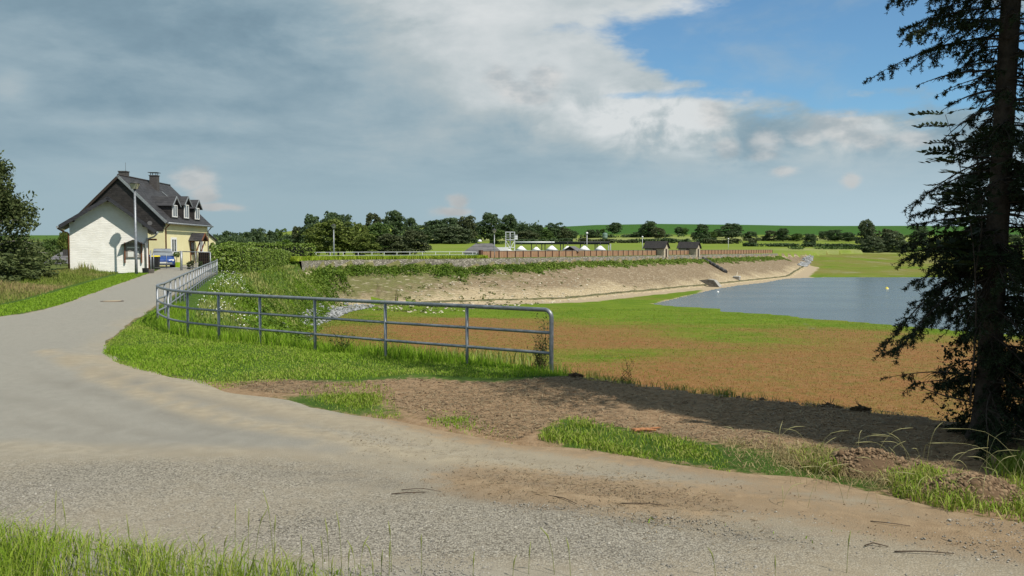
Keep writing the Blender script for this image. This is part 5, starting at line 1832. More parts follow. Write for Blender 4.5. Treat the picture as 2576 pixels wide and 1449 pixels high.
# ------------------------------------------------------------------ grasses and weeds
def grass_mat(name, c1, c2, c3):
    def m(k):
        s = k.n('ShaderNodeSeparateColor')
        k.put(s.inputs[0], k.attr('col').outputs['Color'])
        c = k.mix(s.outputs[0], c1, c2)
        c = k.mix(s.outputs[1], c, c3)
        k.col(c)
        k.bsdf.inputs['Specular IOR Level'].default_value = .15
        t = k.n('ShaderNodeBsdfTranslucent')
        k.put(t.inputs[0], c)
        mx = k.n('ShaderNodeMixShader')
        mx.inputs[0].default_value = .3
        out = [n_ for n_ in k.t.nodes if n_.type == 'OUTPUT_MATERIAL'][0]
        k.t.links.new(k.bsdf.outputs[0], mx.inputs[1])
        k.t.links.new(t.outputs[0], mx.inputs[2])
        k.t.links.new(mx.outputs[0], out.inputs[0])
    return mat(name, m, .6)
G_GREEN = grass_mat('grass_green', (.150, .285, .012), (.245, .390, .026), (.40, .37, .12))
G_LONG = grass_mat('grass_long', (.120, .190, .020), (.245, .295, .055), (.400, .280, .150))
G_WEED = grass_mat('grass_weed', (.090, .180, .012), (.195, .280, .030), (.42, .40, .16))
G_STRAW = grass_mat('grass_straw', (.26, .20, .095), (.42, .34, .18), (.13, .17, .03))
G_GREEN2 = grass_mat('grass_basin', (.130, .230, .014), (.210, .300, .026), (.30, .26, .08))
G_FORE = grass_mat('grass_fore', (.135, .235, .016), (.260, .350, .036), (.44, .39, .15))
FLOWER = plain('white_petals', (.78, .78, .74), .7, 0, .03)
FLOWERY = plain('yellow_petals', (.75, .62, .02), .7, 0, .05)

def in_poly(n, P, rg, dens=None):
    """n random places in polygon P (plan)"""
    P = np.asarray(P)
    lo, hi = P.min(0), P.max(0)
    out = np.zeros((0, 2))
    while len(out) < n:
        q = lo + rg.uniform(0, 1, (n * 2, 2)) * (hi - lo)
        k = poly_sd(q[:, 0], q[:, 1], P)[0] > 0
        if dens is not None:
            k &= rg.uniform(0, 1, len(q)) < dens(q[:, 0], q[:, 1])
        out = np.vstack([out, q[k]])
    return out[:n]
def area(P):
    P = np.asarray(P)
    x, y = P[:, 0], P[:, 1]
    return .5 * abs(np.dot(x, np.roll(y, -1)) - np.dot(y, np.roll(x, -1)))
def blades(XY, h, w, lean, rg, dry, Z=None):
    """curved grass blades: base quad and pointed tip"""
    n = len(XY)
    Z = height(XY[:, 0], XY[:, 1]) if Z is None else Z
    B = np.column_stack([XY, Z - .01])
    a = rg.uniform(0, 2 * math.pi, n)
    side = np.stack([np.cos(a), np.sin(a), np.zeros(n)], 1) * (w / 2)[:, None]
    b = rg.uniform(0, 2 * math.pi, n)
    ld = np.stack([np.cos(b), np.sin(b), np.zeros(n)], 1) * (lean * h * rg.uniform(.2, 1, n))[:, None]
    up = np.array([0, 0, 1.0])
    M = B + up * (h * .6)[:, None] + ld * .35
    T = B + up * (h * (1 - .25 * lean))[:, None] + ld
    V = np.stack([B - side, B + side, M - side * .75, M + side * .75, T], 1).reshape(-1, 3)
    i = np.arange(n)[:, None] * 5
    q = (i + np.array([[0, 1, 3, 2]])).ravel()
    t = (i + np.array([[2, 3, 4]])).ravel()
    fl = np.concatenate([q, t])
    lt = np.concatenate([np.full(n, 4), np.full(n, 3)])
    c = np.repeat(np.stack([rg.uniform(0, 1, n), np.clip(dry, 0, 1), np.zeros(n), np.ones(n)], 1), 5, 0)
    return V, fl, lt, c
def grass(name, XY, h, w, lean, m, dry, label=None, seed=0, cat='grass'):
    rg = np.random.default_rng(seed)
    n = len(XY)
    h = np.asarray(h) if np.ndim(h) else h * rg.uniform(.5, 1.3, n)
    dry = np.asarray(dry) if np.ndim(dry) else np.full(n, dry) * rg.uniform(0, 1.6, n)
    V, fl, lt, c = blades(XY, h, np.full(n, w) * rg.uniform(.7, 1.3, n), np.full(n, lean), rg, dry)
    o = link(name, np_mesh(name, V, fl, lt, m, c))
    return tag(o, label, cat, None, 'stuff')
def PP(L):
    return np.array([on_plateau(a, b)[:2] for a, b in L])

rg = np.random.default_rng(11)
# short grass of the verge between road and railing
VERGE = [(262, 872), (258, 892), (285, 908), (330, 926), (430, 950), (555, 980), (640, 965), (760, 955), (900, 955), (1040, 945), (1250, 952), (1440, 946), (1400, 930), (1175, 905), (970, 886), (793, 868), (655, 855), (551, 844),
         (473, 834), (424, 820), (400, 800), (402, 772), (350, 805), (300, 840)]
vp = PP(VERGE)
XY = in_poly(int(area(vp) * 1500), vp, rg, lambda x, y: .45 + .55 * ss(-.6, .5, vnoise(x, y, 1.5, 2)) * ss(-.05, .35, poly_sd(x, y, vp)[0]) + .1)
hh = (.050 + .032 * vnoise(XY[:, 0], XY[:, 1], 1.1, 3)) * rg.uniform(.4, 1.5, len(XY))
grass('verge_grass', XY, np.maximum(hh, .018), .012, .9, G_GREEN, np.clip(.15 + .35 * vnoise(XY[:, 0], XY[:, 1], .8, 1) + rg.normal(0, .22, len(XY)), 0, 1), 'short green grass on the verge inside the railing', 1)
# taller grass in a band along the railing foot
fp = catmull([Vector((x, y, 0)) for x, y in fence_xy[:11]], .05)
fpa = np.array([(p.x, p.y) for p in fp])
k = rg.integers(0, len(fpa), 11000)
XY = fpa[k] + rg.normal(0, .22, (len(k), 2)) + np.array([.10, .20])
hh = rg.uniform(.10, .42, len(k)) * (.7 + .4 * vnoise(XY[:, 0], XY[:, 1], 1.4, 5))
grass('railing_grass', XY, np.maximum(hh, .05), .011, .5, G_GREEN, np.clip(rg.uniform(-1, .5, len(k)), 0, 1), 'longer dark green grass growing along the foot of the railing', 2)
# grass patches between soil and track
def patch(name, L, dens, h, label, m=G_GREEN, dry=.15, lean=.6, w=.010, seed=5, vary=True):
    p = PP(L)
    XY = in_poly(int(area(p) * dens), p, rg, (lambda x, y: np.clip(.06 + ss(-.35, .55, vnoise(x, y, 2.6, seed % 9)) * ss(-.02, .55, poly_sd(x, y, p)[0] + .12 * vnoise(x, y, 5.0, 2)), 0, 1)) if vary else None)
    n = len(XY)
    hh = h * rg.uniform(.4, 1.3, n) * (.75 + .45 * vnoise(XY[:, 0], XY[:, 1], 1.6, seed % 7))
    return grass(name, XY, np.maximum(hh, .02), w, lean, m, np.clip(rg.uniform(-.6, 2 * dry + .1, n), 0, 1), label, seed)
patch('soil_patch_grass', [(735, 985), (800, 970), (900, 965), (985, 975), (1000, 1015), (1010, 1055), (960, 1058), (860, 1038), (780, 1015)], 1100, .09, 'green grass patch beside the bare soil near the road edge', m=G_FORE, seed=21, dry=.25, lean=.9)
patch('soil_patch_grass', [(1060, 1030), (1180, 1035), (1260, 1085), (1300, 1095), (1290, 1120), (1190, 1100), (1080, 1075)], 550, .07, 'thin grass scattered along the soil edge', seed=22)
patch('soil_patch_grass', [(1395, 1062), (1450, 1048), (1520, 1068), (1600, 1090), (1700, 1100), (1800, 1130), (1830, 1165), (1838, 1200), (1740, 1180), (1600, 1152), (1480, 1135), (1410, 1120), (1350, 1105)], 2000, .085, 'bright green grass strip between soil and dirt track', m=G_FORE, seed=23, dry=.3, lean=.9)
patch('straw_grass', [(1810, 1110), (1950, 1120), (2120, 1150), (2250, 1195), (2400, 1240), (2420, 1290), (2300, 1260), (2200, 1240), (2050, 1212), (1900, 1195), (1840, 1180)], 1700, .12, 'flattened straw-coloured grass along the track edge', m=G_STRAW, dry=.2, lean=2.2, w=.008, seed=24)
patch('track_side_grass', [(2215, 1195), (2330, 1180), (2420, 1215), (2460, 1285), (2390, 1295), (2250, 1255)], 2100, .15, 'green grass tuft between two mounds of dug soil', m=G_FORE, seed=25, dry=.35, lean=1.0)
patch('track_side_grass', [(1985, 1150), (2060, 1130), (2120, 1165), (2110, 1205), (2030, 1195)], 2200, .18, 'small pale green tuft beside a mound of soil', m=G_LONG, seed=26, dry=.4, lean=1.2)
patch('track_side_grass', [(2480, 1170), (2700, 1140), (2760, 1350), (2600, 1330), (2420, 1290), (2480, 1255)], 1700, .19, 'green grass at the track edge below the spruce', m=G_FORE, seed=27, dry=.3, lean=1.0)
patch('track_weeds', [(1500, 1290), (1620, 1300), (1900, 1320), (2300, 1350), (2200, 1385), (1800, 1350), (1600, 1330)], 40, .05, 'tiny weeds on the dirt track', seed=28, lean=1.2)
# rank grass at the soil rim towards the basin
patch('rim_grass', [(1400, 935), (1500, 932), (1700, 955), (1900, 985), (2100, 1003), (2300, 1026), (2300, 1036), (2100, 1013), (1900, 996), (1700, 968), (1500, 945)], 500, .16, 'sparse grass on the rim above the basin', m=G_LONG, seed=29, dry=.3)

# foreground grass at the camera's feet
FG = np.array([(-4.6, 3.2), (-5.2, 7.0), (-3.7, 6.55), (-2.6, 6.1), (-1.7, 5.85), (-.9, 5.55), (-.2, 5.3), (.3, 5.0), (.4, 3.2)])
XY = in_poly(9500, FG, rg, lambda x, y: np.clip((.10 + .90 * ss(-.2, .6, vnoise(x, y, 2.2, 4))) * ss(.0, .45, poly_sd(x, y, FG)[0]) * ss(.6, -2.2, x) + .03, 0, 1))
n = len(XY)
edge = ss(.05, .9, poly_sd(XY[:, 0], XY[:, 1], FG)[0])
hh = (.05 + .24 * edge * ss(.6, -1.6, XY[:, 0])) * rg.uniform(.25, 1.7, n)
grass('foreground_grass', XY, hh, .0062, .9, G_FORE, np.clip(.12 + .3 * vnoise(XY[:, 0], XY[:, 1], 1.5, 3) + rg.normal(0, .3, n), 0, 1), 'green grass at the near edge of the gravel', 31)
# plantain-like low weeds in it
XY = in_poly(900, FG, rg, lambda x, y: ss(.05, .7, poly_sd(x, y, FG)[0]) * ss(.5, -1.5, x))
rg2 = np.random.default_rng(5)
C = np.column_stack([XY, height(XY[:, 0], XY[:, 1]) + rg2.uniform(.01, .07, len(XY))])
V, Q, c = leaf_quads(C, rg2.uniform(.010, .028, len(XY)), rg2, .55, np.tile([0, 0, 1.0], (len(XY), 1)), .5)
tag(link('low_weeds', quads(V, Q, L_BUSH, 'low_weeds', c)), 'low broad-leaved weeds among the near grass', 'weeds', None, 'stuff')

# seed-bearing stalks standing up from the near grass and the track edge
def stalks(name, L, m, label, head=.11, seed=1, rad=.0022, hr=.006):
    b = MB()
    rr = random.Random(seed)
    for x, y, h, lean in L:
        z = gh(x, y)
        a = rr.uniform(0, 6.28)
        dx, dy = math.cos(a) * lean * h, math.sin(a) * lean * h * .4
        pts = [Vector((x, y, z)), Vector((x + dx * .15, y + dy * .15, z + h * .4)), Vector((x + dx * .5, y + dy * .5, z + h * (.78 - .1 * lean))), Vector((x + dx, y + dy, z + h * (1 - .3 * lean)))]
        cv = catmull(pts, h / 9)
        r = [rad * (1 - .5 * i / len(cv)) for i in range(len(cv))]
        for i in range(len(cv)):
            u = i / (len(cv) - 1)
            if u > 1 - head / h * 1.0:
                r[i] = hr * (1.0 - .75 * abs((u - (1 - head / h * .5)) / (head / h * .5 + 1e-6)))
        b.tube(cv, r, 5)
    o = b.build(name, m)
    return tag(o, label, 'grass', None, 'stuff')
rr = random.Random(4)
SL = []
for px_, ytop, yb in [(140, 1230, 1420), (172, 1250, 1430), (98, 1330, 1440), (262, 1300, 1460), (330, 1290, 1470), (355, 1330, 1440), (480, 1330, 1450), (560, 1330, 1450), (592, 1255, 1440), (625, 1275, 1440), (640, 1262, 1445),
                      (688, 1225, 1430), (690, 1290, 1430), (828, 1300, 1440), (860, 1280, 1450), (905, 1340, 1450), (940, 1350, 1455), (420, 1345, 1460), (520, 1350, 1460), (760, 1340, 1450), (50, 1320, 1440), (200, 1345, 1450),
                      (1060, 1330, 1449), (1395, 1310, 1455), (1435, 1345, 1460), (1330, 1360, 1455), (1290, 1390, 1460), (1800, 1370, 1455), (1950, 1390, 1460), (2130, 1330, 1440), (985, 1300, 1440), (1190, 1385, 1460), (730, 1370, 1460)] + [(20 + 29 * i + (i * 37) % 23, 1335 + (i * 53) % 75, 1449 + (i * 7) % 20) for i in range(34)]:
    q = on_plateau(px_, yb)
    SL.append((q.x, q.y, at(px_, ytop, q.y).z - gh(q.x, q.y), rr.uniform(.03, .35)))
G_STALK = plain('grass_stalk', (.20, .22, .07), .7, 0, .25, 30)
stalks('tall_grass_stalks', SL, G_STALK, 'tall thin grass stalks with seed heads rising in front of the gravel', .10, 3)
SL2 = [(*on_plateau(a, b)[:2], h, l) for a, b, h, l in [(2576, 1290, .75, 1.0), (2590, 1260, .8, 1.1), (2560, 1250, .7, .9), (2450, 1235, .5, .9), (2380, 1230, .45, .8), (2300, 1200, .5, .8), (2130, 1170, .42, 1.0), (2200, 1180, .5, .9), (2260, 1200, .45, 1.0),
                                                         (1860, 1130, .3, .8), (1950, 1140, .35, .9), (2040, 1160, .4, .9), (2620, 1320, .8, .8)]]
_q = random.Random(77)
SL2 += [(*on_plateau(_q.uniform(1950, 2640), _q.uniform(1165, 1285))[:2], _q.uniform(.18, .5), _q.uniform(.4, 1.1)) for _ in range(46)]
stalks('arching_grass_stalks', SL2, plain('pale_stalk', (.30, .28, .13), .7, 0, .15, 30), 'pale arching grass stalks over the soil mounds beside the track', .16, 9, .0016, .0038)

# ------------------------------------------------------------------ left bank: mown strip, then long flowering grass
LAWN = [(0, 797), (130, 774), (250, 731), (330, 702), (385, 682), (375, 676), (300, 690), (240, 706), (150, 732), (60, 757), (-60, 782), (-200, 815), (-220, 850)]
lp = PP(LAWN)
XY = in_poly(26000, lp, rg)
grass('mown_grass', XY, .075, .022, .7, G_GREEN, .10, 'short bright green grass strip along the road edge by the shed', 41)
LONG = [(-260, 830), (-60, 778), (60, 752), (150, 726), (240, 700), (300, 686), (330, 679), (300, 672), (200, 672), (100, 690), (0, 706), (-200, 740), (-420, 790)]
lp2 = PP(LONG)
XY = in_poly(38000, lp2, rg)
px_ = CX + F * XY[:, 0] / XY[:, 1]
far_ = ss(-.3, 2.5, poly_sd(XY[:, 0], XY[:, 1], lp2)[0])
hh = (.16 + .36 * far_) * rg.uniform(.5, 1.25, len(XY)) * (.85 + .3 * vnoise(XY[:, 0], XY[:, 1], .6, 6))
dry = np.clip(.16 + .5 * vnoise(XY[:, 0], XY[:, 1], .32, 8) + rg.normal(0, .2, len(XY)), 0, 1)
grass('long_grass', XY, np.maximum(hh, .06), .028, .55, G_LONG, dry, 'long seeding grass on the bank left of the road', 42)
# thicker, higher clump against the shed
CL = [(200, 690), (292, 684), (292, 664), (240, 665), (190, 672)]
XY = in_poly(9000, PP(CL), rg)
hh = rg.uniform(.3, 1.25, len(XY)) * (.8 + .25 * vnoise(XY[:, 0], XY[:, 1], .9, 2))
grass('tall_weeds', XY, hh, .035, .4, G_LONG, np.clip(rg.uniform(-.4, .9, len(XY)), 0, 1), 'tall weedy clump in front of the white shed wall', 43)

# ------------------------------------------------------------------ growth on the bank beyond the railing
BK = np.array([(-.5, 15.9), (-2.6, 17.2), (-4.2, 18.4), (-6, 19.9), (-7.7, 21.6), (-9.0, 23.4), (-9.6, 26), (-12, 33), (-15.3, 43.5), (-20, 60), (-21.5, 72), (-24, 88), (-25, 101), (-19, 103), (-14.5, 90), (-9.5, 70), (-4.5, 50), (-.5, 35), (1.0, 24), (1.2, 16.2)])
BN = 42000
XY = in_poly(BN, BK, rg, lambda x, y: np.clip(9.0 / np.maximum(y, 14) + .12, 0, 1))
s_, _ = poly_sd(XY[:, 0], XY[:, 1], RIMA[:, :2])
dist = np.hypot(XY[:, 0], XY[:, 1])
patchy = vnoise(XY[:, 0], XY[:, 1], .45, 7)
hh = (.14 + .17 * ss(-.2, .8, patchy)) * rg.uniform(.4, 1.4, BN) * ss(8, 2.5, s_) + .04
dry = np.clip(.20 + .4 * vnoise(XY[:, 0], XY[:, 1], .3, 2) + rg.normal(0, .18, BN), 0, 1)
V, fl, lt, c = blades(XY, hh, .006 + .0011 * dist, np.full(BN, .6), rg, dry)
tag(link('bank_grass', np_mesh('bank_grass', V, fl, lt, G_WEED, c)), 'rank yellow-green grass on the bank beyond the railing', 'grass', None, 'stuff')
# broad-leaved scrub lower on the bank, in clumps
L_SCRUB = leaf_mat('leaf_scrub', (.100, .190, .012), (.200, .310, .026), .6, .35)
def scrub(name, XYc, rad, h, m, label, per=120, leaf=.07, seed=3):
    rg = np.random.default_rng(seed)
    n = len(XYc)
    k = np.repeat(np.arange(n), per)
    d = unit(rg.normal(size=(n * per, 3)))
    d[:, 2] = np.abs(d[:, 2])
    r = rg.uniform(.45, 1, n * per) ** .5
    P = np.zeros((n * per, 3))
    P[:, :2] = XYc[k] + d[:, :2] * (rad[k] * r)[:, None]
    P[:, 2] = height(P[:, 0], P[:, 1]) + d[:, 2] * h[k] * r
    V, Q, c = leaf_quads(P, rg.uniform(.6, 1.4, len(P)) * leaf, rg, .5, d, .7)
    tone = np.repeat(rg.uniform(-.3, .3, n), per * 4)
    c[:, 0] = np.clip(c[:, 0] + tone, 0, 1)
    return tag(link(name, quads(V, Q, m, name, c)), label, 'scrub', None, 'stuff')
SB = np.array([(-9, 30), (-12, 40), (-15.5, 50), (-18.6, 62), (-20.6, 75), (-22.6, 90), (-24, 102), (-21.4, 103.5), (-19.2, 90), (-17.4, 76), (-14.6, 63), (-10.5, 52), (-6.5, 40), (-4, 30), (-5, 25)])
c_ = in_poly(200, SB, rg, lambda x, y: ss(-.5, .4, vnoise(x, y, .2, 3)))
scrub('bank_scrub', c_, rg.uniform(.35, 1.1, 200), rg.uniform(.12, .45, 200), L_SCRUB, 'bright green scrub on the bank between railing and dam', 150, .075)
c_ = in_poly(70, SB, rg)
scrub('bank_scrub', c_, rg.uniform(.3, .8, 70), rg.uniform(.25, .7, 70), L_BUSH, 'darker green scrub among the bank growth', 140, .075, 8)
# white umbels and daisies beside the railing
XY = in_poly(330, np.array([(-9.3, 25), (-12, 33.5), (-15.2, 43.5), (-19.8, 59), (-18.6, 60), (-13.6, 45), (-9.8, 33), (-7.6, 25)]), rg, lambda x, y: ss(-.2, .5, vnoise(x, y, .8, 6)))
z = height(XY[:, 0], XY[:, 1]) + rg.uniform(.25, .62, len(XY))
V, Q, c = leaf_quads(np.column_stack([XY, z]), rg.uniform(.012, .032, len(XY)), np.random.default_rng(3), .9, np.tile([0, -.4, 1.0], (len(XY), 1)), .3)
tag(link('white_flowers', quads(V, Q, FLOWER, 'white_flowers', c)), 'white flower heads beside the railing near the hedge', 'flowers', None, 'stuff')

# dam crest: yellow-green grass strip in front of the crest railing, shrubs below the retaining wall
cp = catmull(crest[:6], .5)
cpa = np.array([(p.x, p.y) for p in cp])
tg = np.gradient(cpa, axis=0)
nn = unit(np.stack([tg[:, 1], -tg[:, 0]], 1))
k = rg.integers(0, len(cpa), 9000)
XY = cpa[k] + nn[k] * rg.uniform(-.2, 1.15, (len(k), 1)) + rg.normal(0, .2, (len(k), 2))
V, fl, lt, c = blades(XY, rg.uniform(.2, .7, len(k)), np.full(len(k), .10), np.full(len(k), .5), rg, np.clip(rg.uniform(-.3, .5, len(k)), 0, 1), np.full(len(k), .6))
tag(link('crest_grass', np_mesh('crest_grass', V, fl, lt, grass_mat('grass_crest', (.200, .320, .016), (.330, .430, .030), (.45, .42, .10)), c)), 'yellow-green grass strip in front of the crest railing', 'grass', None, 'stuff')
allp = catmull(crest, .8)
ca = np.array([(p.x, p.y) for p in allp])
tg = np.gradient(ca, axis=0)
nn = unit(np.stack([tg[:, 1], -tg[:, 0]], 1))
k = rg.integers(0, len(ca), 900)
XY = ca[k] + nn[k] * (2.35 + np.abs(rg.normal(0, .95, (len(k), 1))))
scrub('dam_scrub', XY, rg.uniform(.3, .95, len(k)), rg.uniform(.2, .85, len(k)) * (.75 + .4 * vnoise(XY[:, 0], XY[:, 1], .2, 4)) + .1, leaf_mat('leaf_dam_scrub', (.110, .175, .020), (.220, .300, .052)), 'green scrub growing along the top of the dam slope', 60, .14, 12)
c_ = ca[rg.integers(0, len(ca), 26)]
k = rg.integers(0, 60, 70)
XY = ca[k] + nn[k] * (2.8 + np.abs(rg.normal(0, 1.6, (len(k), 1))))
scrub('dam_scrub', XY, rg.uniform(.5, 1.5, len(k)), rg.uniform(.4, 1.2, len(k)), L_BUSH, 'brighter scrub at the hedge end of the dam slope', 110, .14, 13)
# loose tufts scattered over the facing, mostly at the hedge end
n = 800
tt = rg.uniform(-34, 110, n)
ww = rg.uniform(2, 16, n)
keep = rg.uniform(0, 1, n) < np.clip(ss(30, -25, tt) * .9 + .35 * ss(6, 2, ww), 0, 1)
P = np.array([dampt(a, b) for a, b in zip(tt[keep], ww[keep])])
scrub('dam_tufts', P, rg.uniform(.15, .5, len(P)), rg.uniform(.06, .2, len(P)), leaf_mat('leaf_dam_tuft', (.100, .125, .030), (.185, .200, .062)), 'small dry tufts growing between the stones of the dam facing', 9, .14, 14)
# low growth on the basin floor: reddish seed heads near, green further on
n = 110000
yy = np.exp(rg.uniform(math.log(26), math.log(105), n))
xx = rg.uniform(-.34, .62, n) * yy
s_, ex_ = poly_sd(xx, yy, RIMA[:, :2], True, RIMA[:, 2:])
hgt, s2, dam_, b_, hb_, wf_, sdl_ = height(xx, yy, True)
orr = ss(88, 50, yy - .18 * np.maximum(xx, 0) + 17 * vnoise(xx * .35, yy, .13, 7) + 6 * vnoise(xx * .5, yy, .35, 2)) + .4 * vnoise(xx * .5, yy, .12, 3) + .25 * vnoise(xx, yy, .5, 5)
ok = (s_ > 5) & (hb_ < b_ + .2) & (sdl_ < -1.0)
red = ok & (orr > rg.uniform(.2, .9, n))
grn = ok & ~red
for msk, nm, m, lab, h0 in ((red, 'sorrel', grass_mat('sorrel_heads', (.360, .142, .076), (.420, .205, .100), (.240, .230, .060)), 'reddish seeding sorrel covering the near basin floor', .075), (grn, 'basin_grass', G_GREEN2, 'short green grass on the basin floor towards the water', .09)):
    XY = np.column_stack([xx[msk], yy[msk]])
    m_ = len(XY)
    V, fl, lt, c = blades(XY, h0 * rg.uniform(.4, 1.5, m_), .005 + .00055 * XY[:, 1], np.full(m_, .9), rg, np.clip(rg.uniform(-.5, .9, m_), 0, 1), hgt[msk])
    tag(link(nm, np_mesh(nm, V, fl, lt, m, c)), lab, 'grass', None, 'stuff')

def litter(name, P, n, m, label, l0, l1, w, seed, zoff=.004, dens=None):
    """thin straws and bark bits lying flat"""
    rg = np.random.default_rng(seed)
    XY = in_poly(n, P, rg, dens)
    a = rg.uniform(0, 6.28, n)
    L = rg.uniform(l0, l1, n)
    d = np.stack([np.cos(a), np.sin(a), rg.normal(0, .12, n)], 1) * (L / 2)[:, None]
    s = np.stack([-np.sin(a), np.cos(a), np.zeros(n)], 1) * w * rg.uniform(.5, 1.5, (n, 1))
    C = np.column_stack([XY, height(XY[:, 0], XY[:, 1]) + zoff + np.abs(d[:, 2]) + rg.uniform(0, .012, n)])
    V = np.stack([C - d - s, C + d - s, C + d + s, C - d + s], 1).reshape(-1, 3)
    c = np.repeat(np.stack([rg.uniform(0, 1, n), rg.uniform(0, 1, n), np.zeros(n), np.ones(n)], 1), 4, 0)
    return tag(link(name, quads(V, np.arange(4 * n).reshape(-1, 4), m, name, c)), label, 'litter', None, 'stuff')
LIT = grass_mat('soil_litter', (.070, .044, .026), (.215, .148, .088), (.40, .32, .20))
litter('soil_litter', SOIL, 16000, LIT, 'bits of bark, straw and twig littering the bare soil', .02, .12, .004, 61, .004, lambda x, y: (x < 9) * np.clip(.5 + .5 * vnoise(x, y, 1.2, 5), .1, 1))
TR = np.array([onz(a, b, 0)[:2] for a, b in [(700, 1060), (1000, 1075), (1400, 1135), (2000, 1225), (2576, 1330), (2800, 1400), (2576, 1449), (1800, 1420), (1200, 1300), (850, 1180)]])
litter('track_litter', TR, 2600, LIT, 'bits of bark and straw scattered over the dirt track', .008, .06, .0024, 62, .017, lambda x, y: np.clip(.25 + .75 * vnoise(x, y, 1.1, 8), .02, 1) * ss(0, 1.6, poly_sd(x, y, TR)[0]))
# ------------------------------------------------------------------ spruces
def needle_mesh(b_pts, rg, m, name, per=26, nl=.022, nw=.0035):
    """bottle-brush needles round twig polylines b_pts (list of (p0, p1))"""
    A = np.array([p[0] for p in b_pts]); B = np.array([p[1] for p in b_pts])
    n = len(A)
    k = np.repeat(np.arange(n), per)
    t = rg.uniform(0, 1, n * per)[:, None]
    P = A[k] + (B[k] - A[k]) * t
    d = unit(B - A)[k]
    r = unit(np.cross(d, rg.normal(size=(n * per, 3))))
    dir_ = unit(r + d * .55)
    s = unit(np.cross(dir_, rg.normal(size=(n * per, 3))))
    ln = rg.uniform(.7, 1.2, (n * per, 1)) * nl
    V = np.stack([P - s * nw, P + s * nw, P + dir_ * ln + s * nw * .4, P + dir_ * ln - s * nw * .4], 1).reshape(-1, 3)
    c = np.repeat(np.stack([rg.uniform(0, 1, n * per)] * 3 + [np.ones(n * per)], 1), 4, 0)
    return quads(V, np.arange(4 * n * per).reshape(-1, 4), m, name, c)

def spruce_branch(b, twigs, rg, p0, az, length, rise, droop, r0=.018, bare=.3, tw=.28, dens=26, hang=.7):
    """one bough: a drooping limb with side twigs; adds wood to b and needle segments to twigs"""
    d = np.array([math.cos(az), math.sin(az), 0])
    side = np.array([-d[1], d[0], 0])
    pts = []
    n = 9
    for i in range(n + 1):
        u = i / n
        pts.append(np.array(p0) + d * length * u + np.array([0, 0, rise * u * length - droop * u * u * length]) + side * .05 * length * math.sin(u * 3 + az * 5))
    b.tube([tuple(p) for p in pts], [r0 * (1 - .85 * i / n) for i in range(n + 1)], 5)
    nt = int(length * dens)
    for _ in range(nt):
        u = rg.uniform(.12, 1)
        i = min(int(u * n), n - 1)
        p = pts[i] + (pts[i + 1] - pts[i]) * (u * n - i)
        sgn = rg.choice([-1, 1])
        L = tw * rg.uniform(.35, 1.1) * (1.15 - .55 * u)
        dv = unit(d * rg.uniform(.2, .9) + side * sgn * rg.uniform(.3, 1.0) + np.array([0, 0, -rg.uniform(.1, 1.0) * hang]))
        q = p + dv * L * .55
        q2 = q + unit(dv + np.array([0, 0, -.5])) * L * .45
        b.tube([tuple(p), tuple(q), tuple(q2)], [.004, .003, .0015], 3, False)
        if u > bare or rg.uniform() < .1:
            twigs.append((p + (q - p) * .25, q))
            twigs.append((q, q2))
            if L > .14:
                for _2 in range(2):
                    w = p + (q2 - p) * rg.uniform(.3, .8)
                    e = w + unit(dv + rg.normal(size=3) * .7 + np.array([0, 0, -.3])) * L * .4
                    twigs.append((w, e))
    if bare < .9:
        twigs.append((pts[-2], pts[-1]))

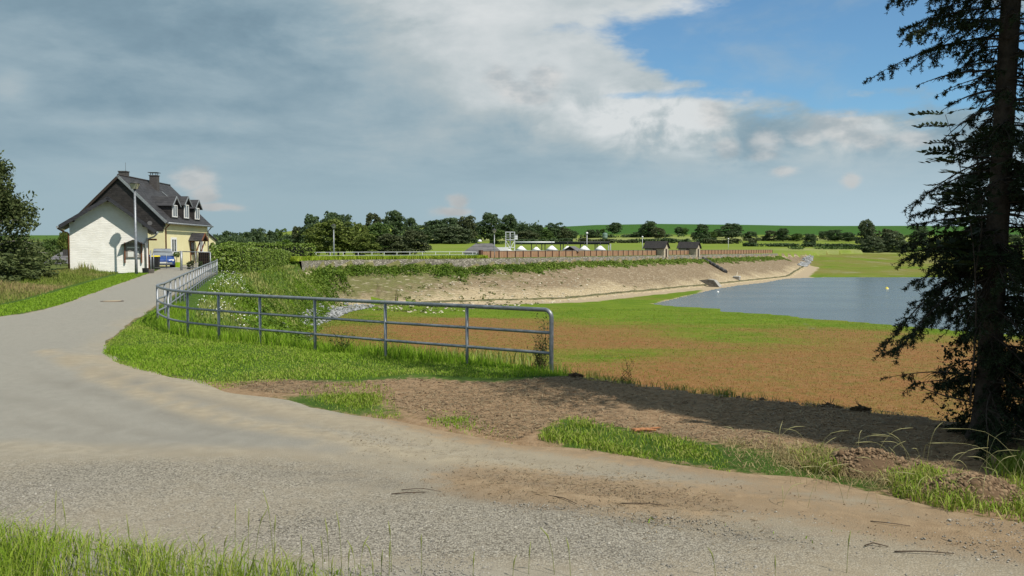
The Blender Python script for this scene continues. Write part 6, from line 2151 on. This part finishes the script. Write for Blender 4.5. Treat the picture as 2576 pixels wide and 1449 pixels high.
def main_spruce():
    rg = np.random.default_rng(21)
    D = 9.2
    base = at(2478, 1100, D)
    bz = gh(base.x, base.y)
    t = empty('spruce_tree', (base.x, base.y, bz), 0, 'dark spruce with drooping boughs and bare twigs at the picture edge', 'tree')
    O = np.array([base.x, base.y, bz])
    tx = lambda z: np.array([.045 * z, .02 * z, z])          # the trunk leans a little
    H = 15.0
    tb = MB()
    ring = [tx(z) for z in (-.3, .0, .15, .5, 1.5, 3, 5, 8, 11, 14, H)]
    tb.tube([tuple(p) for p in ring], [.24, .20, .150, .128, .115, .104, .095, .08, .055, .03, .008], 14)
    tb.build('trunk', BARKS, t)
    wood = MB()
    tw = []
    def zpx(y):
        return at(2478, y, D).z - bz
    # boughs that can be told apart on the open side: (height on the trunk by picture row, reach in m, rise, droop, bare part, twig length)
    left = [(55, 1.25, .25, .42, .25, .30, .9), (20, 1.0, .2, .30, .1, .30, .9), (-40, 1.1, .25, .3, .1, .3, .9), (-90, 1.3, .2, .35, .1, .3, .9), (95, .85, .15, .25, .2, .24, .8),
            (175, .95, .12, .28, .97, .16, .4), (225, .62, .15, .45, .95, .18, .6), (265, .60, -.05, .5, .95, .2, .6), (330, .5, .1, .3, .9, .2, .5), (400, .6, .2, .25, .85, .2, .6),
            (505, .86, .05, .22, .55, .24, .6), (545, .95, .02, .12, .75, .20, .5), (575, .80, .0, .2, .35, .26, .7), (620, .75, .05, .25, .2, .3, .8), (655, .95, -.02, .22, .25, .3, .8), (690, .75, .1, .4, .2, .3, .8),
            (660, 1.15, -.18, .75, .35, .34, 1.0), (700, 1.12, -.12, .62, .45, .34, 1.1), (730, .95, -.05, .7, .3, .34, 1.0), (640, .85, 0, .2, .2, .3, .7), (600, .9, -.02, .16, .3, .28, .7), (150, .6, .1, .3, .3, .22, .8), (930, .28, .1, .4, .3, .2, .6)]
    for y, L, rise, droop, bare, twl, hang in left:
        z = zpx(y)
        az = math.pi + rg.uniform(-.30, .30)
        spruce_branch(wood, tw, rg, tx(z), az, L, rise, droop, .016, bare, twl, 34, hang)
        for _ in range(2):
            spruce_branch(wood, tw, rg, tx(z + rg.uniform(-.15, .15)), math.pi + rg.uniform(-1.1, 1.1), L * rg.uniform(.45, .8), rise, droop, .011, min(.95, bare + .1), twl * .8, 24, hang)
    for _ in range(80):
        z = rg.uniform(.1, 3.4)
        spruce_branch(wood, tw, rg, tx(z), rg.uniform(-2.0, 2.0), rg.uniform(.35, .95), rg.uniform(-.1, .15), rg.uniform(.2, .6), .010, .1, .26, 30, .9)
    for _ in range(170):
        z = rg.uniform(.35, 5.6)
        spruce_branch(wood, tw, rg, tx(z), rg.uniform(-2.3, 2.3), rg.uniform(.5, 1.5), rg.uniform(-.1, .2), rg.uniform(.2, .5), .013, rg.choice([.2, .5, .7]), .28, 20, .8)
    # the upper crown, out of the picture
    for z in np.arange(5.6, H - .3, .28):
        for _ in range(5):
            spruce_branch(wood, tw, rg, tx(z), rg.uniform(0, 6.28), max(.3, 2.1 * (1 - (z - 4) / (H - 3.6))), .1, .35, .015, .15, .4, 9, .7)
    wood.build('boughs', BARKS, t)
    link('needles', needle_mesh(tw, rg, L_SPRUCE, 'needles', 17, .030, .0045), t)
main_spruce()

def spruce(x, y, H, rad, seed, label, low=.6):
    rg = np.random.default_rng(seed)
    z0 = gh(x, y)
    t = empty('spruce_tree', (x, y, z0), 0, label, 'tree', 'spruces standing behind the picture edge')
    tb = MB()
    tb.tube([(0, 0, -.3), (0, 0, .3), (.05, 0, H * .5), (.08, 0, H)], [.26, .2, .12, .01], 10)
    tb.build('trunk', BARKS, t)
    n = 9000
    z = low + (H - low) * rg.uniform(0, 1, n) ** 1.15
    r = rad * (1 - (z - low) / (H - low + .2)) ** .8 * rg.uniform(.08, 1, n) ** .6
    a = rg.uniform(0, 6.28, n)
    C = np.stack([r * np.cos(a), r * np.sin(a), z - .25 * r], 1)
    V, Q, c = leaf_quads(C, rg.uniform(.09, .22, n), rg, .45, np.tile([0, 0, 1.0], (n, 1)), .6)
    link('needles', quads(V, Q, L_SPRUCE, 'needles', c), t)
SPRUCES = [(9.6, 6.4, 16, 3.0, 'spruce just outside the frame, casting shade on the soil', 1.0), (11.2, 8.8, 16, 3.0, 'second spruce outside the frame beside the basin rim', .6), (11.6, 3.6, 17, 3.0, 'third spruce outside the frame behind the track', 1.0),
      (7.9, 9.6, 12, 2.0, 'spruce close behind the edge spruce, its boughs filling the frame edge', .3), (14.5, 6.6, 16, 3.0, 'fourth spruce outside the frame further along the rim', .6)]
for i, (x, y, H, rd, lab, low) in enumerate(SPRUCES):
    spruce(x, y, H, rd, 50 + i, lab, low)

# rowan sapling with feathered leaves in front of the spruce
def pinnate(b_v, b_q, p, d, L, rg):
    d = unit(np.array(d))
    s = unit(np.cross(d, [0, 0, 1.0]) + rg.normal(size=3) * .25)
    n = 6
    for i in range(n + 1):
        u = (i + .6) / n
        q = p + d * L * u + np.array([0, 0, -.18 * L * u * u])
        sides = (1, -1) if i < n else (0,)
        for sg in sides:
            dv = unit(d * .55 + s * sg * .8) if sg else d
            ln = L * .34 * (1.0 - .25 * abs(u - .5))
            wv = unit(np.cross(dv, np.cross(d, s) + rg.normal(size=3) * .3)) * ln * .24
            k = len(b_v)
            b_v += [q, q + dv * ln * .45 + wv, q + dv * ln, q + dv * ln * .45 - wv]
            b_q.append((k, k + 1, k + 2, k + 3))
def sapling():
    rg = np.random.default_rng(8)
    D = 8.6
    q = at(2440, 1020, D)
    z0 = gh(q.x, q.y)
    t = empty('rowan_sapling', (q.x, q.y, z0), 0, 'slender rowan sapling with feathered leaves in front of the spruce trunk', 'tree')
    O = np.array([q.x, q.y, z0])
    stem_px = [(2440, 1020), (2455, 800), (2448, 620), (2425, 470), (2400, 360), (2378, 288)]
    P = [np.array(at(a, b, D)) - O for a, b in stem_px]
    st = MB()
    cv = catmull([Vector(p) for p in P], .10)
    st.tube(cv, [.010 - .008 * i / len(cv) for i in range(len(cv))], 6)
    P2 = [np.array(at(a, b, D + .15)) - O for a, b in [(2452, 700), (2470, 560), (2462, 430), (2445, 345)]]
    cv2 = catmull([Vector(p) for p in P2], .10)
    st.tube(cv2, [.009 - .006 * i / len(cv2) for i in range(len(cv2))], 6)
    st.build('stem', BARKS, t)
    bv, bq = [], []
    for c, lo in ((cv, .45), (cv2, .2)):
        for i, p in enumerate(c):
            u = i / len(c)
            if u < lo:
                continue
            for _ in range(3 if c is cv else 2):
                a = rg.uniform(0, 6.28) if rg.uniform() < .5 else math.pi + rg.normal(0, .7)
                pinnate(bv, bq, np.array(p), (math.cos(a), math.sin(a) * .7, .22), rg.uniform(.30, .44) * (1.1 - .45 * u), rg)
    V = np.array(bv)
    c = np.repeat(np.stack([rg.uniform(0, 1, len(bq))] * 3 + [np.ones(len(bq))], 1), 4, 0)
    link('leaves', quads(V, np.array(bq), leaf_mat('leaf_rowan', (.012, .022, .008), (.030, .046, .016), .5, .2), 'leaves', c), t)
sapling()
# leafy elder undergrowth at the foot of the spruce
def undergrowth():
    rg = np.random.default_rng(18)
    q = at(2500, 1075, 9.0)
    n = 3500
    a = rg.uniform(0, 6.28, n)
    r = rg.uniform(0, 1, n) ** .5
    X = q.x + .65 + np.cos(a) * r * .95
    Y = q.y + .55 + np.sin(a) * r * .6
    Z = height(X, Y) + rg.uniform(0, 1, n) ** .8 * (1.9 - 1.0 * r)
    V, Q, c = leaf_quads(np.column_stack([X, Y, Z]), rg.uniform(.015, .035, n), rg, .5)
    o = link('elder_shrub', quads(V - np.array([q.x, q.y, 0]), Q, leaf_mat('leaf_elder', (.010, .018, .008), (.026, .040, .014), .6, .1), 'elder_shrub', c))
    o.location = (q.x, q.y, 0)
    tag(o, 'dark leafy elder shrub filling the foot of the spruce', 'shrub')
    m = 60
    F_ = np.column_stack([q.x + .35 + rg.uniform(-.15, .5, m), q.y - .25 + rg.uniform(-.1, .1, m), rg.choice([.55, .8, 1.0, 1.25], m) + rg.normal(0, .03, m)])
    V, Q, c = leaf_quads(F_, rg.uniform(.012, .03, m), rg, .9, np.tile([0, -.8, .6], (m, 1)), .4)
    f = link('flower_heads', quads(V, Q, plain('elder_blossom', (.30, .30, .28), .8), 'flower_heads', c), None)
    f.parent = o
    f['kind'] = 'stuff'
    f.matrix_parent_inverse = Matrix.Translation((-q.x, -q.y, 0))
undergrowth()

# birch at the left edge
def birch():
    rg = np.random.default_rng(33)
    D = 47.0
    top = at(-38, 392, D)
    g = gh(top.x, D)
    H = top.z - g
    t = empty('birch_tree', (top.x, D, g), 0, 'drooping dark green birch at the edge beyond the long grass', 'tree')
    b = MB()
    b.tube([(0, 0, -.3), (.1, 0, H * .3), (-.1, 0, H * .65), (.05, 0, H * .95)], [.22, .16, .10, .02], 9)
    pts, nr = [], []
    limbs = []
    for i in range(46):
        z = H * rg.uniform(.10, .93)
        a = rg.uniform(0, 6.28)
        L = (2.7 * (1 - (z / H) ** 2.2) + .6) * rg.uniform(.55, 1.0)
        rise = rg.uniform(.2, .75)
        P = [np.array([0, 0, z]) + np.array([math.cos(a), math.sin(a), 0]) * L * u + np.array([0, 0, rise * L * (u - .75 * u * u)]) for u in np.linspace(0, 1, 6)]
        b.tube([tuple(p) for p in P], [.05, .04, .03, .022, .015, .006], 5)
        for j in range(2, 6):
            for _ in range(8):
                p = P[j] + rg.normal(0, .22, 3)
                ln = rg.uniform(.3, 1.15)
                m = 17
                tt = rg.uniform(0, 1, m)
                pts.append(p + np.outer(tt, [0, 0, -ln]) + rg.normal(0, .12, (m, 3)))
    b.build('trunk', plain('birch_bark', (.30, .28, .25), .9, 0, .5, 3), t)
    C = np.vstack(pts)
    C = C[C[:, 2] > .2]
    V, Q, c = leaf_quads(C, rg.uniform(.06, .13, len(C)), rg, .55)
    link('crown', quads(V, Q, L_BIRCH, 'crown', c), t)
birch()
tree(20, 640, 170, 43, 'bush', 'birch', 'dark bush below the birch at the edge of the long grass', 'shrubs left of the road', 'bush')
tree(85, 662, 120, 46, 'bush', 'birch', 'lower dark bush between birch and grey-roofed house', 'shrubs left of the road', 'bush')
tree(-60, 620, 160, 40, 'bush', 'birch', 'dark bush at the very edge under the birch', 'shrubs left of the road', 'bush')

# willow shoots by the railing end
def shoots(px_, py, ytop, n, label, D=None, seed=2, spread=.22, leafm=None, name='willow_shoots', lw=.012, ll=.055):
    rg = np.random.default_rng(seed)
    q = on_plateau(px_, py)
    if D: q = at(px_, py, D)
    z0 = gh(q.x, q.y)
    H = at(px_, ytop, q.y).z - z0
    t = empty(name, (q.x, q.y, z0), 0, label, 'shrub')
    b = MB()
    C, N, S = [], [], []
    V, Q = [], []
    for i in range(n):
        a = rg.uniform(0, 6.28)
        h = H * rg.uniform(.55, 1.0)
        sp = spread * rg.uniform(.2, 1)
        P = [Vector((math.cos(a) * sp * u ** 1.4 + .05 * rg.normal(), math.sin(a) * sp * u ** 1.4, h * u)) for u in np.linspace(0, 1, 5)]
        P[0] = Vector((rg.normal() * .05, rg.normal() * .05, -.05))
        cv = catmull(P, h / 14)
        b.tube(cv, [.005 - .004 * j / len(cv) for j in range(len(cv))], 4, False)
        for j, p in enumerate(cv):
            if j < 2: continue
            for _ in range(2):
                az = rg.uniform(0, 6.28)
                d = unit(np.array([math.cos(az), math.sin(az), .9]))
                s = unit(np.cross(d, rg.normal(size=3)))
                k = len(V)
                p_ = np.array(p)
                V += [p_, p_ + d * ll * .5 + s * lw * .6, p_ + d * ll, p_ + d * ll * .5 - s * lw * .6]
                Q.append((k, k + 1, k + 2, k + 3))
    b.build('stems', plain('shoot_bark', (.09, .07, .03), .8), t)
    c = np.repeat(np.stack([rg.uniform(0, 1, len(Q))] * 3 + [np.ones(len(Q))], 1), 4, 0)
    link('leaves', quads(np.array(V), np.array(Q), leafm or leaf_mat('leaf_shoot', (.035, .065, .016), (.085, .120, .034)), 'leaves', c), t)
shoots(1366, 930, 790, 16, 'thin willow shoots growing against the railing end post')
shoots(1350, 928, 850, 8, 'low willow shoots beside the taller ones at the railing', seed=6)
shoots(870, 886, 835, 9, 'dark bramble clump behind the lower rail in mid railing', seed=7, spread=.4)
shoots(1580, 962, 880, 6, 'thin weed with small yellow flowers on the basin rim', seed=9, spread=.12, lw=.006, ll=.03, name='yellow_weed')
XYq = on_plateau(1580, 962)
yf = np.random.default_rng(1)
F_ = np.column_stack([XYq.x + yf.normal(0, .12, 26), XYq.y + yf.normal(0, .05, 26), gh(XYq.x, XYq.y) + yf.uniform(.38, .5, 26)])
V, Q, c = leaf_quads(F_, yf.uniform(.006, .014, 26), yf, .9)
f = link('flower_heads', quads(V - np.array([XYq.x, XYq.y, gh(XYq.x, XYq.y)]), Q, FLOWERY, 'flower_heads', c), bpy.data.objects['yellow_weed'])
f['kind'] = 'stuff'

# ------------------------------------------------------------------ stones, clods, sticks
def rocks(name, XY, size, m, label, seed=0, flat=.6, kind='stuff', cat='stones', lift=.15, zoff=None):
    rg = np.random.default_rng(seed)
    base = np.array([(1, 0, -.2), (.3, .95, -.1), (-.8, .6, -.25), (-.8, -.6, 0), (.3, -.95, -.2), (.45, .35, .75), (-.4, .3, .85), (0, -.5, .7), (0, 0, -.8)], float)
    fc = [(0, 1, 5), (1, 2, 6), (1, 6, 5), (2, 3, 6), (3, 4, 7), (3, 7, 6), (4, 0, 7), (0, 5, 7), (5, 6, 7), (1, 0, 8), (2, 1, 8), (3, 2, 8), (4, 3, 8), (0, 4, 8)]
    n = len(XY)
    a = rg.uniform(0, 6.28, n)
    ca, sa = np.cos(a), np.sin(a)
    sc = size[:, None] * rg.uniform(.55, 1.3, (n, 3)) * np.array([1, 1, flat])
    v = base[None] * sc[:, None, :] * rg.uniform(.8, 1.2, (n, 9, 1))
    x = v[..., 0] * ca[:, None] - v[..., 1] * sa[:, None]
    y = v[..., 0] * sa[:, None] + v[..., 1] * ca[:, None]
    Z = (height(XY[:, 0], XY[:, 1]) if zoff is None else zoff) + size * flat * lift
    V = np.stack([x + XY[:, :1], y + XY[:, 1:], v[..., 2] + Z[:, None]], -1).reshape(-1, 3)
    Q = (np.arange(n)[:, None, None] * 9 + np.array(fc)[None]).reshape(-1, 3)
    c = np.repeat(np.stack([rg.uniform(0, 1, n)] * 3 + [np.ones(n)], 1), 9, 0)
    o = link(name, quads(V, Q, m, name, c))
    return tag(o, label, cat, None, kind)
def m_stone(c1, c2):
    def m(k):
        s = k.n('ShaderNodeSeparateColor')
        k.put(s.inputs[0], k.attr('col').outputs['Color'])
        n = k.noise(k.pos, 14, 4, .6)
        c = k.mix(s.outputs[0], c1, c2)
        k.col(k.mix(k.mul(k.ss(n, .5, .75), .4), c, tuple(q * .6 for q in c1)))
    return m
ST_GREY = mat('grey_rubble', m_stone((.15, .155, .16), (.36, .365, .37)), .9)
ST_GRAV = mat('gravel_chips', m_stone((.15, .138, .120), (.37, .345, .30)), .9)
ST_SOIL = mat('soil_clods', m_stone((.110, .070, .040), (.270, .185, .112)), .95)
# grey rubble dumped at the foot of the bank
rgs = np.random.default_rng(9)
RUB = [on_ground(a, b, 25, 160) for a, b in [(745, 790), (800, 765), (870, 752), (930, 762), (945, 772), (880, 785), (850, 800), (800, 822), (765, 826)]]
rp = np.array([(q.x, q.y) for q in RUB])
XY = in_poly(900, rp, rgs)
rocks('rubble_heap', XY, rgs.uniform(.05, .24, 900), ST_GREY, 'heap of pale grey rubble at the foot of the bank behind the railing', 2, .7, lift=.5)
RUB2 = [on_ground(a, b, 25, 160) for a, b in [(700, 800), (780, 840), (800, 880), (740, 870), (690, 830)]]
XY = in_poly(120, np.array([(q.x, q.y) for q in RUB2]), rgs)
rocks('scattered_rubble', XY, rgs.uniform(.06, .22, 120), ST_GREY, 'scattered grey stones in the bank grass behind the railing', 3, .6)
RIP = [on_ground(a, b, 120, 420) for a, b in [(2005, 668), (2020, 650), (2035, 643), (2046, 644), (2040, 660), (2028, 672)]]
XY = in_poly(420, np.array([(q.x, q.y) for q in RIP]), rgs)
rocks('riprap_stones', XY, rgs.uniform(.2, .55, 420), ST_GREY, 'grey riprap stones at the far end of the dam slope', 4, .6, lift=.4)
# loose pale stones on the green end of the dam face
tt = rgs.uniform(-34, 16, 420)
ww = 2 + 15 * rgs.uniform(0, 1, 420)
P = np.array([dampt(a, b) for a, b in zip(tt, ww)])
P = P[(P[:, 0] > -25)]
rocks('facing_stones', P, rgs.uniform(.08, .24, len(P)), mat('pale_facing_stone', m_stone((.36, .31, .23), (.60, .54, .43)), .9), 'pale loose stones lying on the dam facing', 5, .5)
# gravel on the forecourt
GV1 = np.array([(-7.5, 7.9), (-3, 7.3), (-.5, 6.9), (1.5, 6.7), (4.5, 6.3), (4.6, 4.2), (1.5, 4.4), (-.6, 5.2), (-2.6, 5.9), (-4.4, 6.2), (-7.5, 6.6)])
XY = in_poly(15000, GV1, rgs, lambda x, y: np.clip((.15 + .85 * ss(-.35, .45, vnoise(x, y, 1.0, 11))) * (.35 + .65 * ss(1.0, -2.0, x)) * np.clip(6.5 / np.maximum(y, 4) - .2, 0, 1), 0, 1))
zf = height(XY[:, 0], XY[:, 1]) + .013
rocks('gravel', XY, rgs.uniform(.003, .010, len(XY)) * (1 + .8 * (rgs.uniform(0, 1, len(XY)) > .96)), ST_GRAV, 'loose grey gravel chips on the forecourt in front', 6, .6, zoff=zf)
# clods and chips on bare soil
XY = in_poly(7000, SOIL, rgs, lambda x, y: np.clip(.35 + .5 * vnoise(x, y, 1.3, 3), .05, 1) * (x < 9))
rocks('soil_clods', XY, rgs.uniform(.004, .018, len(XY)) * (1 + 1.6 * (rgs.uniform(0, 1, len(XY)) > .97)), ST_SOIL, 'brown clods strewn over the bare soil beside the railing end', 7, .6)
XY = in_poly(900, np.array([onz(a, b, 0)[:2] for a, b in [(950, 1180), (1250, 1165), (1600, 1190), (2100, 1260), (2576, 1340), (2700, 1400), (2300, 1360), (1800, 1320), (1300, 1280), (1000, 1240)]]), rgs)
rocks('track_crumbs', XY, rgs.uniform(.002, .009, len(XY)), ST_SOIL, 'brown crumbs of soil and bark on the dirt track', 8, .5, zoff=height(XY[:, 0], XY[:, 1]) + .013)
# two mounds thrown up by digging
for px_, py, rad, h, lab in ((2182, 1183, .36, .19, 'mound of dug brown soil between two grass tufts'), (2440, 1245, .36, .15, 'mound of dug brown soil at the track edge below the spruce')):
    q = on_plateau(px_, py)
    n = 2200
    a = rgs.uniform(0, 6.28, n); r = rgs.uniform(0, 1, n) ** .5
    z0 = gh(q.x, q.y)
    XY = np.column_stack([q.x + np.cos(a) * r * rad * 1.25, q.y + np.sin(a) * r * rad])
    zf = z0 + h * (1 - r ** 2) * rgs.uniform(.75, 1.0, n)
    o = rocks('soil_mound', XY, rgs.uniform(.006, .024, n) * (1 + 1.0 * (rgs.uniform(0, 1, n) > .95)), ST_SOIL, lab, 11, .8, 'thing', 'soil mound', .1, zf)
    core = MB().lathe([(rad * 1.1, -.05), (rad * .95, h * .25), (rad * .6, h * .7), (rad * .2, h * .93), (.02, h * .96)], 14, (q.x, q.y, z0)).build('core', ST_SOIL, o)
TWIG = plain('dead_twig', (.085, .062, .045), .9, 0, .3, 20)
# root clods on the rim against the basin
for px_, py, sc, lab in ((2085, 1020, .11, 'dark root clod on the rim above the orange meadow'), (2165, 1032, .08, 'smaller dark root clod on the rim nearer the spruce'), (1448, 949, .08, 'clod with grass at the corner of the railing end')):
    q = on_plateau(px_, py)
    z0 = gh(q.x, q.y)
    o = empty('root_clod', (q.x, q.y, z0), 0, lab, 'clod')
    bm = bmesh.new()
    bmesh.ops.create_icosphere(bm, subdivisions=4, radius=1.0)
    for v in bm.verts:
        f = 1 + .22 * math.sin(v.co.x * 7 + py) * math.sin(v.co.y * 6) + .16 * math.sin(v.co.z * 15 + v.co.x * 11) + .10 * math.sin(v.co.y * 27 + v.co.x * 23)
        v.co = Vector((v.co.x * f * sc * 1.5, v.co.y * f * sc * .8, v.co.z * f * sc * .62 + sc * .1))
    me = bpy.data.meshes.new('lump')
    bm.to_mesh(me); bm.free()
    me.materials.append(plain('clod_soil', (.10, .07, .045), .95, 0, .4, 30, .1, .8))
    link('lump', me, o)
    for i in range(3):
        a = rr.uniform(-.8, .8)
        MB().tube([(0, 0, sc * .5), (math.sin(a) * sc, 0, sc * 1.0), (math.sin(a) * sc * 1.7, .02, sc * 1.2 + .03 * i)], [.006, .004, .002], 5).build('root', TWIG, o)
# sticks and wood splinters
def stick(px0, py0, px1, py1, r, m, label, name='stick', lift=.012):
    a, b = on_plateau(px0, py0), on_plateau(px1, py1)
    za, zb = gh(a.x, a.y) + lift + .01, gh(b.x, b.y) + lift + .01
    mid = (a + b) / 2
    rr = random.Random(int(px0))
    P = [Vector((a.x, a.y, za)), Vector((mid.x + rr.uniform(-.04, .04), mid.y + rr.uniform(-.04, .04), (za + zb) / 2 + .012)), Vector((b.x, b.y, zb))]
    cv = catmull(P, .06)
    o = empty(name, cv[0], 0, label, 'stick')
    MB().tube([p - cv[0] for p in cv], [r * (1 - .5 * i / len(cv)) for i in range(len(cv))], 6).build('twig', m, o)
TWIG = plain('dead_twig', (.085, .062, .045), .9, 0, .3, 20)
for s in [(985, 1248, 1070, 1243, .010, 'dark twig lying on the track near the gravel'), (1010, 1237, 1110, 1242, .006, 'thin twig just behind the dark twig on the track'), (1560, 1272, 1680, 1278, .008, 'long thin stick lying across the dirt track'),
          (1380, 1255, 1450, 1275, .007, 'dark crooked twig in the tyre rut'), (2250, 1392, 2400, 1396, .009, 'straight stick on the track towards the lower corner'), (2190, 1318, 2290, 1330, .006, 'thin stick below the soil mounds'),
          (2175, 1378, 2235, 1380, .009, 'short dark stick left of the straight stick'), (1455, 925, 1443, 945, .006, 'upright dry twig by the railing end')]:
    stick(*s[:4], s[4] * .6, TWIG, s[5])
ORW = plain('fresh_split_wood', (.30, .135, .06), .8, 0, .35, 25)
for i, (a, b, c_, d_) in enumerate([(1588, 1086, 1640, 1083), (1605, 1089, 1650, 1087), (1630, 1088, 1662, 1080), (1596, 1091, 1622, 1088)]):
    stick(a, b, c_, d_, .016, ORW, ['orange wood splinter, longest of the small pile on the soil', 'orange wood splinter lying in front of the longest', 'tilted orange wood splinter at the end of the pile', 'small orange wood splinter at the near side of the pile'][i], 'wood_splinter')
# fallen dead bough reaching out from the spruce foot
a, b = at(2460, 1015, 9.0), at(2302, 970, 9.3)
o = empty('dead_bough', a, 0, 'bare dead bough sticking out from the spruce foot over the orange meadow', 'bough')
MB().tube([(0, 0, 0), tuple((b - a) * .5 + Vector((0, 0, -.02))), tuple(b - a)], [.011, .008, .003], 6).build('limb', BARKS, o)
# toe kerb of the dam
def toe_kerb():
    V, Q = [], []
    pts = []
    for t in np.linspace(-34, 156, 150):
        w = np.linspace(4, 26, 120)
        P = np.array([dampt(t, x) for x in w])
        h, s, dam, b, hb, wf, sdl = height(P[:, 0], P[:, 1], True)
        i = np.nonzero(hb < b + .30)[0]
        if len(i):
            pts.append((P[i[0], 0], P[i[0], 1], h[i[0]] + .05 * math.sin(t * .9)))
    for i, (x, y, z) in enumerate(pts):
        for dx, dz in ((-.22, -.2), (-.2, .16), (.2, .13), (.3, -.2)):
            V.append((x + DNRM[0] * dx, y + DNRM[1] * dx, z + dz))
    for i in range(len(pts) - 1):
        for j in range(3):
            Q.append((i * 4 + j, (i + 1) * 4 + j, (i + 1) * 4 + j + 1, i * 4 + j + 1))
    o = link('toe_kerb', quads(np.array(V), np.array(Q), plain('mossy_concrete', (.10, .095, .045), .95, 0, .4, 2), 'toe_kerb'))
    tag(o, 'low mossy kerb along the foot of the dam slope', 'kerb')
toe_kerb()
# plants in the yard pots
def ball_tree(parent, z, r, m, n=500):
    rg = np.random.default_rng(n)
    d = unit(rg.normal(size=(n, 3)))
    C = d * r * rg.uniform(.6, 1, (n, 1)) + np.array([0, 0, z])
    V, Q, c = leaf_quads(C, rg.uniform(.02, .05, n), rg, .6, d, .6)
    link('foliage', quads(V, Q, m, 'foliage', c), parent)
    MB().tube([(0, 0, .3), (0, 0, z)], .02, 6).build('stem', BARK, parent)
ball_tree(pot, 1.05, .26, L_BUSH)
ball_tree(pot2, .55, .22, L_WILLOW, 300)
tree(480, 655, 20, 64.5, 'bush', 'brown', 'small purplish bush beside the gate post in the yard', 'yard shrubs', 'bush')
tree(505, 658, 14, 65, 'bush', 'dark', 'small dark bush at the foot of the lattice panel', 'yard shrubs', 'bush')
tree(534, 612, 22, 72, 'bush', 'olive', 'pale flowering shrub against the end of the yellow house', 'yard shrubs', 'bush')
